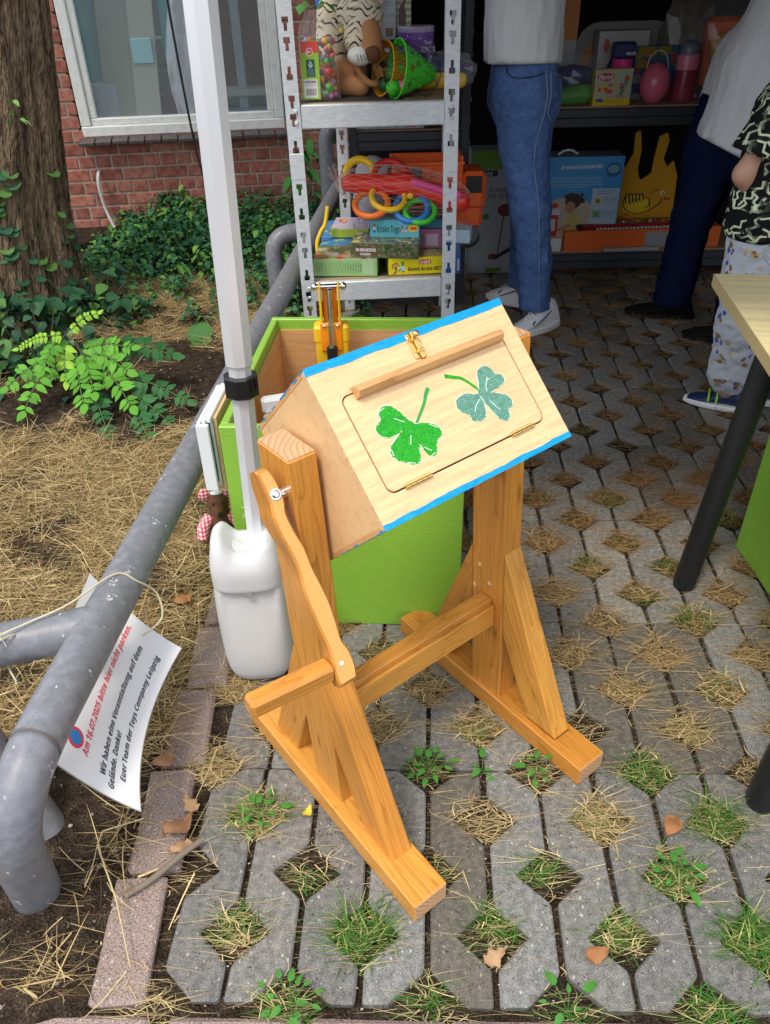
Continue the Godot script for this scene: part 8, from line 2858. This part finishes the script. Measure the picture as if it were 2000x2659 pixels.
func build_litter():
	var straw := blade(0.1, 0.0022, 0.5)
	var fine := blade(0.1, 0.0028, 1.1)
	var fx := []
	var fcol := PackedColorArray()
	var tan1 := Color(0.6, 0.47, 0.24)
	var tan2 := Color(0.45, 0.32, 0.15)
	var red := Color(0.3, 0.155, 0.06)
	# dry grass over the bed
	var bx_ := []
	var bcol := PackedColorArray()
	var xs := []
	var cols := PackedColorArray()
	for k in 110000:
		var x := rng.randf_range(-2.3, -0.5)
		var z := rng.randf_range(-4.4, -0.62)
		var n := hills.get_noise_2d(x * 55 + 200, z * 55)
		var keep := 0.42 + n * 1.6
		if z > -2.6 and z < -1.15:
			keep += 0.45
		elif z > -1.1:
			keep -= 0.55
		if z < -2.65 and z > -3.5:
			keep -= 0.75
		if z < -3.5:
			keep += 0.15
		if rng.randf() > keep:
			continue
		if x > kerb_x(z) + 0.01 and z > -3.3:
			continue
		straw_at(xs, cols, Vector3(x, bed_height(x, z) + rng.randf_range(0.0, 0.02) * (1.0 + maxf(n, 0.0) * 2.0), z), rng.randf_range(0.2, 0.7) if k % 3 else rng.randf_range(0.6, 1.6), 0.35, tan1.lerp(tan2, rng.randf()))
		straw_at(bx_, bcol, Vector3(x + rng.randf_range(-0.02, 0.02), bed_height(x, z) + rng.randf_range(0.0, 0.012), z + rng.randf_range(-0.02, 0.02)), rng.randf_range(0.15, 0.5), 0.6, tan2.lerp(red, rng.randf() * 0.7))
	var o := scatter(self, "dry_grass", straw, M.straw, xs, cols)
	o.set_meta("label", "matted dry straw coloured grass over the bed left of the railing")
	o.set_meta("category", "dry grass")
	o = scatter(self, "straw_chaff", fine, M.straw, bx_, bcol)
	o.set_meta("label", "short broken brown chaff matted under the straw of the bed")
	o.set_meta("category", "dry grass")
	# tufts in the holes of the pavement, fine litter in the joints
	xs = []
	cols = PackedColorArray()
	var gx := []
	var gcol := PackedColorArray()
	var green := blade(0.1, 0.0026, 0.9)
	# holes with a lot of green, as (i, j)
	var lush := {Vector2i(-2, 0): 2.6, Vector2i(0, 0): 0.9, Vector2i(2, 0): 0.8, Vector2i(4, 0): 3.0, Vector2i(3, 1): 1.6, Vector2i(4, 2): 2.4, Vector2i(3, 3): 1.7, Vector2i(-3, 1): 0.2, Vector2i(-4, 2): 1.6, Vector2i(-4, 0): 0.6, Vector2i(-1, 3): 0.6, Vector2i(1, 1): 0.5, Vector2i(-1, -1): 0.3, Vector2i(-3, -1): 0.6, Vector2i(1, -1): 0.5, Vector2i(3, -1): 0.9, Vector2i(5, 1): 0.6, Vector2i(6, 2): 1.2, Vector2i(5, 7): 1.0, Vector2i(7, 11): 0.7, Vector2i(4, 12): 0.8}
	for i in range(-6, 21):
		for j in range(-1, 36):
			if posmod(i + j, 2) == 1:
				continue
			var c := cell_at(i, j)
			if c.x < -0.43 or c.x > 2.7 or c.y < -4.7:
				continue
			var dry := rng.randf_range(0.35, 1.0)
			if j < 2:
				dry = rng.randf_range(0.04, 0.4)
			elif j < 5:
				dry = rng.randf_range(0.15, 0.9)
			var lean_ := Vector2(rng.randf_range(-0.025, 0.025), rng.randf_range(-0.025, 0.025))
			var far := j > 14
			var shade := clampf(float(j) / 12.0, 0.0, 1.0)
			for k in int(dry * (420 if far else 1100)):
				var a := Vector2(rng.randf_range(-1, 1), rng.randf_range(-1, 1))
				a *= 1.18
				if absf(a.x) + absf(a.y) > 1.22:
					continue
				var off := lean_ if dry < 0.55 and rng.randf() < 0.8 else Vector2.ZERO
				if absf(a.x + off.x / 0.058) + absf(a.y + off.y / 0.058) > 1.25:
					continue
				var p := c + a * 0.058 + off
				straw_at(fx, fcol, Vector3(p.x, -0.013 + rng.randf_range(0, 0.013) + 0.012 * smoothstep(0.85, 1.1, absf(a.x) + absf(a.y)), p.y), rng.randf_range(0.12, 0.4), 0.75, tan1.lerp(red, clampf(shade + rng.randf_range(-0.4, 0.3), 0, 1)))
			var g: float = lush.get(Vector2i(i, j), 0.0)
			if g == 0.0 and rng.randf() < 0.3:
				g = rng.randf_range(0.1, 0.6) * (0.5 if j > 10 else 1.0)
			var gc := c + Vector2(rng.randf_range(-0.03, 0.03), rng.randf_range(-0.03, 0.03))
			if g > 1.5:
				gc = c
			for k in int(g * 230):
				var spread := 0.013 + 0.014 * minf(g, 2.0)
				var p := gc + Vector2(rng.randfn(), rng.randfn()) * spread
				var dl := p - c
				if absf(dl.x) + absf(dl.y) > 0.075:
					continue
				var b := Basis(Vector3.UP, rng.randf() * TAU) * Basis(Vector3.RIGHT, rng.randf_range(-0.1, 0.9))
				var l := rng.randf_range(0.18, 0.5) * (0.75 + 0.2 * g)
				gx.append(Transform3D(b.scaled(Vector3(1, l, l)), Vector3(p.x, -0.014, p.y)))
				gcol.append((Color(0.06, 0.175, 0.025) if rng.randf() < 0.75 else Color(0.35, 0.36, 0.12)) * rng.randf_range(0.55, 1.3))
			# joint above the hole
			for k in 16:
				var p := c + LB * rng.randf_range(0.5, 1.5) + Vector2(rng.randf_range(-0.004, 0.004), 0)
				straw_at(xs, cols, Vector3(p.x, -0.016, p.y), rng.randf_range(0.1, 0.25), 0.3, tan1.lerp(tan2, rng.randf()))
	# crumbs of soil and chaff blown out of the holes
	var cx := []
	var ccol := PackedColorArray()
	for k in 9000:
		var c := cell_at(rng.randi_range(-4, 14), rng.randi_range(-1, 22))
		var p := c + Vector2(rng.randfn() * 0.05, rng.randfn() * 0.05)
		if p.x < -0.4:
			continue
		cx.append(Transform3D(Basis.from_euler(Vector3(rng.randf(), rng.randf() * TAU, rng.randf())).scaled(Vector3(1.0, 0.45, 0.7) * rng.randf_range(0.0007, 0.0026)), Vector3(p.x, 0.0005, p.y)))
		ccol.append([Color(0.05, 0.035, 0.025), Color(0.3, 0.22, 0.12), Color(0.4, 0.38, 0.34), Color(0.15, 0.1, 0.06)][rng.randi_range(0, 3)])
	# stray straws on the stones
	for k in 260:
		var x := rng.randf_range(-0.5, 1.6)
		var z := rng.randf_range(-3.0, -0.55)
		straw_at(xs, cols, Vector3(x, 0.003, z), rng.randf_range(0.1, 0.45), 0.05, tan1)
	for k in 60:
		var z := rng.randf_range(-1.7, -0.6)
		straw_at(xs, cols, Vector3(kerb_x(z) + rng.randf_range(-0.03, 0.16), 0.008, z), rng.randf_range(0.8, 2.2), 0.08, tan1)
	o = scatter(self, "dry_turf", fine, M.straw, fx, fcol)
	o.set_meta("label", "matted brown turf filling the diamond holes of the paving")
	o.set_meta("category", "dry grass")
	o = scatter(self, "straw_litter", straw, M.straw, xs, cols)
	o.set_meta("label", "loose straw lying on the paving and in its joints")
	o.set_meta("category", "dry grass")
	o = scatter(self, "green_grass", green, M.leaf, gx, gcol)
	o.set_meta("label", "fresh green grass tufts growing in the holes of the paving")
	o.set_meta("category", "grass")
	# sparse green in the bed
	gx = []
	gcol = PackedColorArray()
	for k in 2600:
		var x := rng.randf_range(-2.0, -0.5)
		var z := rng.randf_range(-4.6, -1.0)
		var n := hills.get_noise_2d(x * 70 + 900, z * 70)
		if n < 0.12 and z > -3.5 or z < -2.3 and z > -3.3:
			continue
		if x > kerb_x(z) and z > -3.0:
			continue
		gx.append(Transform3D((Basis(Vector3.UP, rng.randf() * TAU) * Basis(Vector3.RIGHT, rng.randf_range(0, 0.9))).scaled(Vector3.ONE * rng.randf_range(0.3, 0.9)), Vector3(x, bed_height(x, z), z)))
		gcol.append(Color(0.1, 0.17, 0.04) * rng.randf_range(0.6, 1.3))
	o = scatter(self, "bed_grass", green, M.leaf, gx, gcol)
	o.set_meta("label", "thin green grass between the straw of the bed")
	o.set_meta("category", "grass")
	# broad-leaved weeds in paving holes, one plant each
	var wl := colored(leaf_shape(0.045, 0.022, 0.15, 0.35), Color(0.07, 0.23, 0.04))
	for q in [[-1, 3, "clover-like weed climbing over the stone between the feet of the drum stand", 0.05, 14], [1, 3, "small broad-leaved weed in the hole beside the right foot of the stand", 0.03, 8], [-4, 2, "leafy weed with mossy tuft in the hole left of the front foot", 0.055, 16], [3, 1, "rosette of lobed leaves in a hole right of the front foot", 0.05, 14], [-3, -1, "dandelion rosette at the front edge left of the middle", 0.06, 14], [1, -1, "grassy weed with two wide blades at the front edge", 0.05, 8], [0, 3, "three-leaved seedling on the joint between the feet of the stand", 0.02, 5]]:
		var c := cell_at(q[0], q[1])
		var w := thing("weed", q[2], "weed", Vector3(c.x, -0.012, c.y))
		var ws := S.new()
		for k in q[4]:
			var a: float = k * 2.4
			var r: float = q[3] * sqrt((k + 0.5) / q[4]) * rng.randf_range(0.45, 1.0)
			var p := Vector3(cos(a) * r, 0.012 + 0.012 * (k % 3), sin(a) * r)
			ws.tube([Vector3.ZERO, p], 0.0012, 4)
			put(w, "leaf", wl, M.leaf, Transform3D(Basis.from_euler(Vector3(-0.15, PI / 2 - a, 0)).scaled(Vector3.ONE * rng.randf_range(0.35, 0.8)), p))
		ws.tint(Color(0.1, 0.2, 0.05))
		put(w, "stem", ws, M.leaf)
	# fallen leaves
	var brown := [Color(0.33, 0.18, 0.1), Color(0.42, 0.26, 0.15), Color(0.33, 0.15, 0.06)]
	var spots := [[-0.463, 0.012, -0.905, 0.075, 0, "big dry brown leaf on the second kerb stone"], [-0.41, 0.006, -0.975, 0.045, 1, "dry lobed leaf at the kerb joint near the notice corner"], [-0.405, 0.005, -0.9, 0.05, 1, "curled tan leaf between kerb and paving by the first holes"], [-0.14, 0.006, -0.535, 0.06, 2, "orange brown leaf on the front kerb at the bottom"], [0.245, 0.008, -0.52, 0.05, 0, "narrow yellow brown leaf at the front edge of the paving"], [0.335, 0.01, -0.66, 0.045, 2, "reddish leaf in a hole right of the middle front"], [0.155, 0.006, -0.655, 0.045, 1, "tan leaf lying in the hole nearest the front foot"], [-1.05, 0.045, -1.52, 0.11, 1, "large dry plane leaf on the straw at the left edge"], [-0.56, 0.02, -1.39, 0.09, 1, "dry plane leaf on the bed beside the railing above the notice"], [-0.84, 0.02, -1.45, 0.08, 1, "dry leaf in the straw left of the railing"], [0.585, 0.012, -0.93, 0.055, 2, "orange leaf standing in a tuft left of the table leg"], [-0.78, 0.012, -0.66, 0.08, 1, "crumpled tan leaf on the soil at the lower left corner"], [-0.545, 0.02, -1.62, 0.06, 2, "small dry leaf beside the railing near the white weight"], [-0.185, 0.004, -0.955, 0.028, 3, "small yellow leaf lying on a paving stone by the left foot"], [-0.48, 0.02, -1.1, 0.055, 0, "brown leaf between the kerb and the notice"]]
	for q in spots:
		var s := S.new()
		var l: float = q[3]
		var pts := []
		var lob := 5 if q[4] == 1 else 0
		var rows := []
		for i in 7:
			var f := i / 6.0
			var wdt := l * 0.32 * sin(PI * pow(f, 0.7)) * (1.0 + (0.35 * sin(f * 16.0) if lob else 0.0)) + 0.0006
			var y := 0.16 * l * sin(f * 5.0 + l * 90.0) + 0.006 + 0.06 * l
			rows.append(PackedVector3Array([Vector3(-wdt, y + l * 0.14 * sin(f * 7.0 + 1), l * f), Vector3(-wdt * 0.5, y + 0.04 * l, l * f), Vector3(0, y, l * f), Vector3(wdt * 0.5, y + 0.05 * l, l * f), Vector3(wdt, y + l * 0.12 * cos(f * 6.0), l * f)]))
		s.loft(rows, false, false)
		s.face_up()
		var col: Color = brown[q[4]] if q[4] < 3 else Color(0.6, 0.5, 0.06)
		s.tint(col)
		var b := put(self, "fallen_leaf", s, M.straw, at(Vector3(q[0], q[1], q[2]), Vector3(rng.randf_range(-8, 8), rng.randf() * 360.0, rng.randf_range(-10, 10))))
		tag(b, q[5], "leaf", "fallen leaves")
	# twig across the kerb
	var tw := thing("twig", "grey brown twig lying across the kerb stones", "twig", Vector3(-0.44, 0.018, -0.85), 0)
	var ts := S.new()
	ts.tube(smooth_line([Vector3(0.05, 0.0, -0.05), Vector3(0.02, 0.004, -0.02), Vector3(-0.03, 0.002, 0.03), Vector3(-0.075, 0.0, 0.06)], 5), 0.0065, 8)
	put(tw, "wood", ts, mat(L(0.2, 0.16, 0.12), 0.9))
	var gs := thing("long_straw", "long bent straw lying from the soil to the kerb at the lower left", "straw", Vector3(-0.6, 0.03, -0.9))
	var ls := S.new()
	ls.tube([Vector3(0.01, 0, -0.02), Vector3(0.02, 0.03, 0.03), Vector3(0.08, 0.01, 0.13), Vector3(0.13, -0.01, 0.24)], [0.0018, 0.002, 0.0016, 0.001], 5)
	ls.tube([Vector3(0.01, 0, -0.02), Vector3(0.09, 0.01, -0.04)], 0.0015, 5)
	put(gs, "stalk", ls, mat(L(0.6, 0.47, 0.24), 0.7))
	# pebbles in the bed
	var px := []
	var pc := PackedColorArray()
	for k in 700:
		var x := rng.randf_range(-1.3, -0.5)
		var z := rng.randf_range(-3.3, -0.58)
		px.append(Transform3D(Basis.from_euler(Vector3(rng.randf(), rng.randf() * TAU, rng.randf())).scaled(Vector3(1, 0.7, 0.8) * rng.randf_range(0.002, 0.006)), Vector3(x, bed_height(x, z) + 0.002, z)))
		pc.append(Color(0.25, 0.22, 0.18) * rng.randf_range(0.4, 1.4))
	var pbl := S.new()
	pbl.ball(Vector3.ZERO, Vector3.ONE, 8)
	o = scatter(self, "paving_crumbs", pbl.mesh(), M.straw, cx, ccol)
	o.set_meta("label", "crumbs of soil, chaff and grit lying on the paving stones")
	o.set_meta("category", "crumbs")
	o = scatter(self, "soil_crumbs", pbl.mesh(), M.straw, px, pc)
	o.set_meta("label", "small stones and crumbs on the bare soil of the bed")
	o.set_meta("category", "soil crumbs")
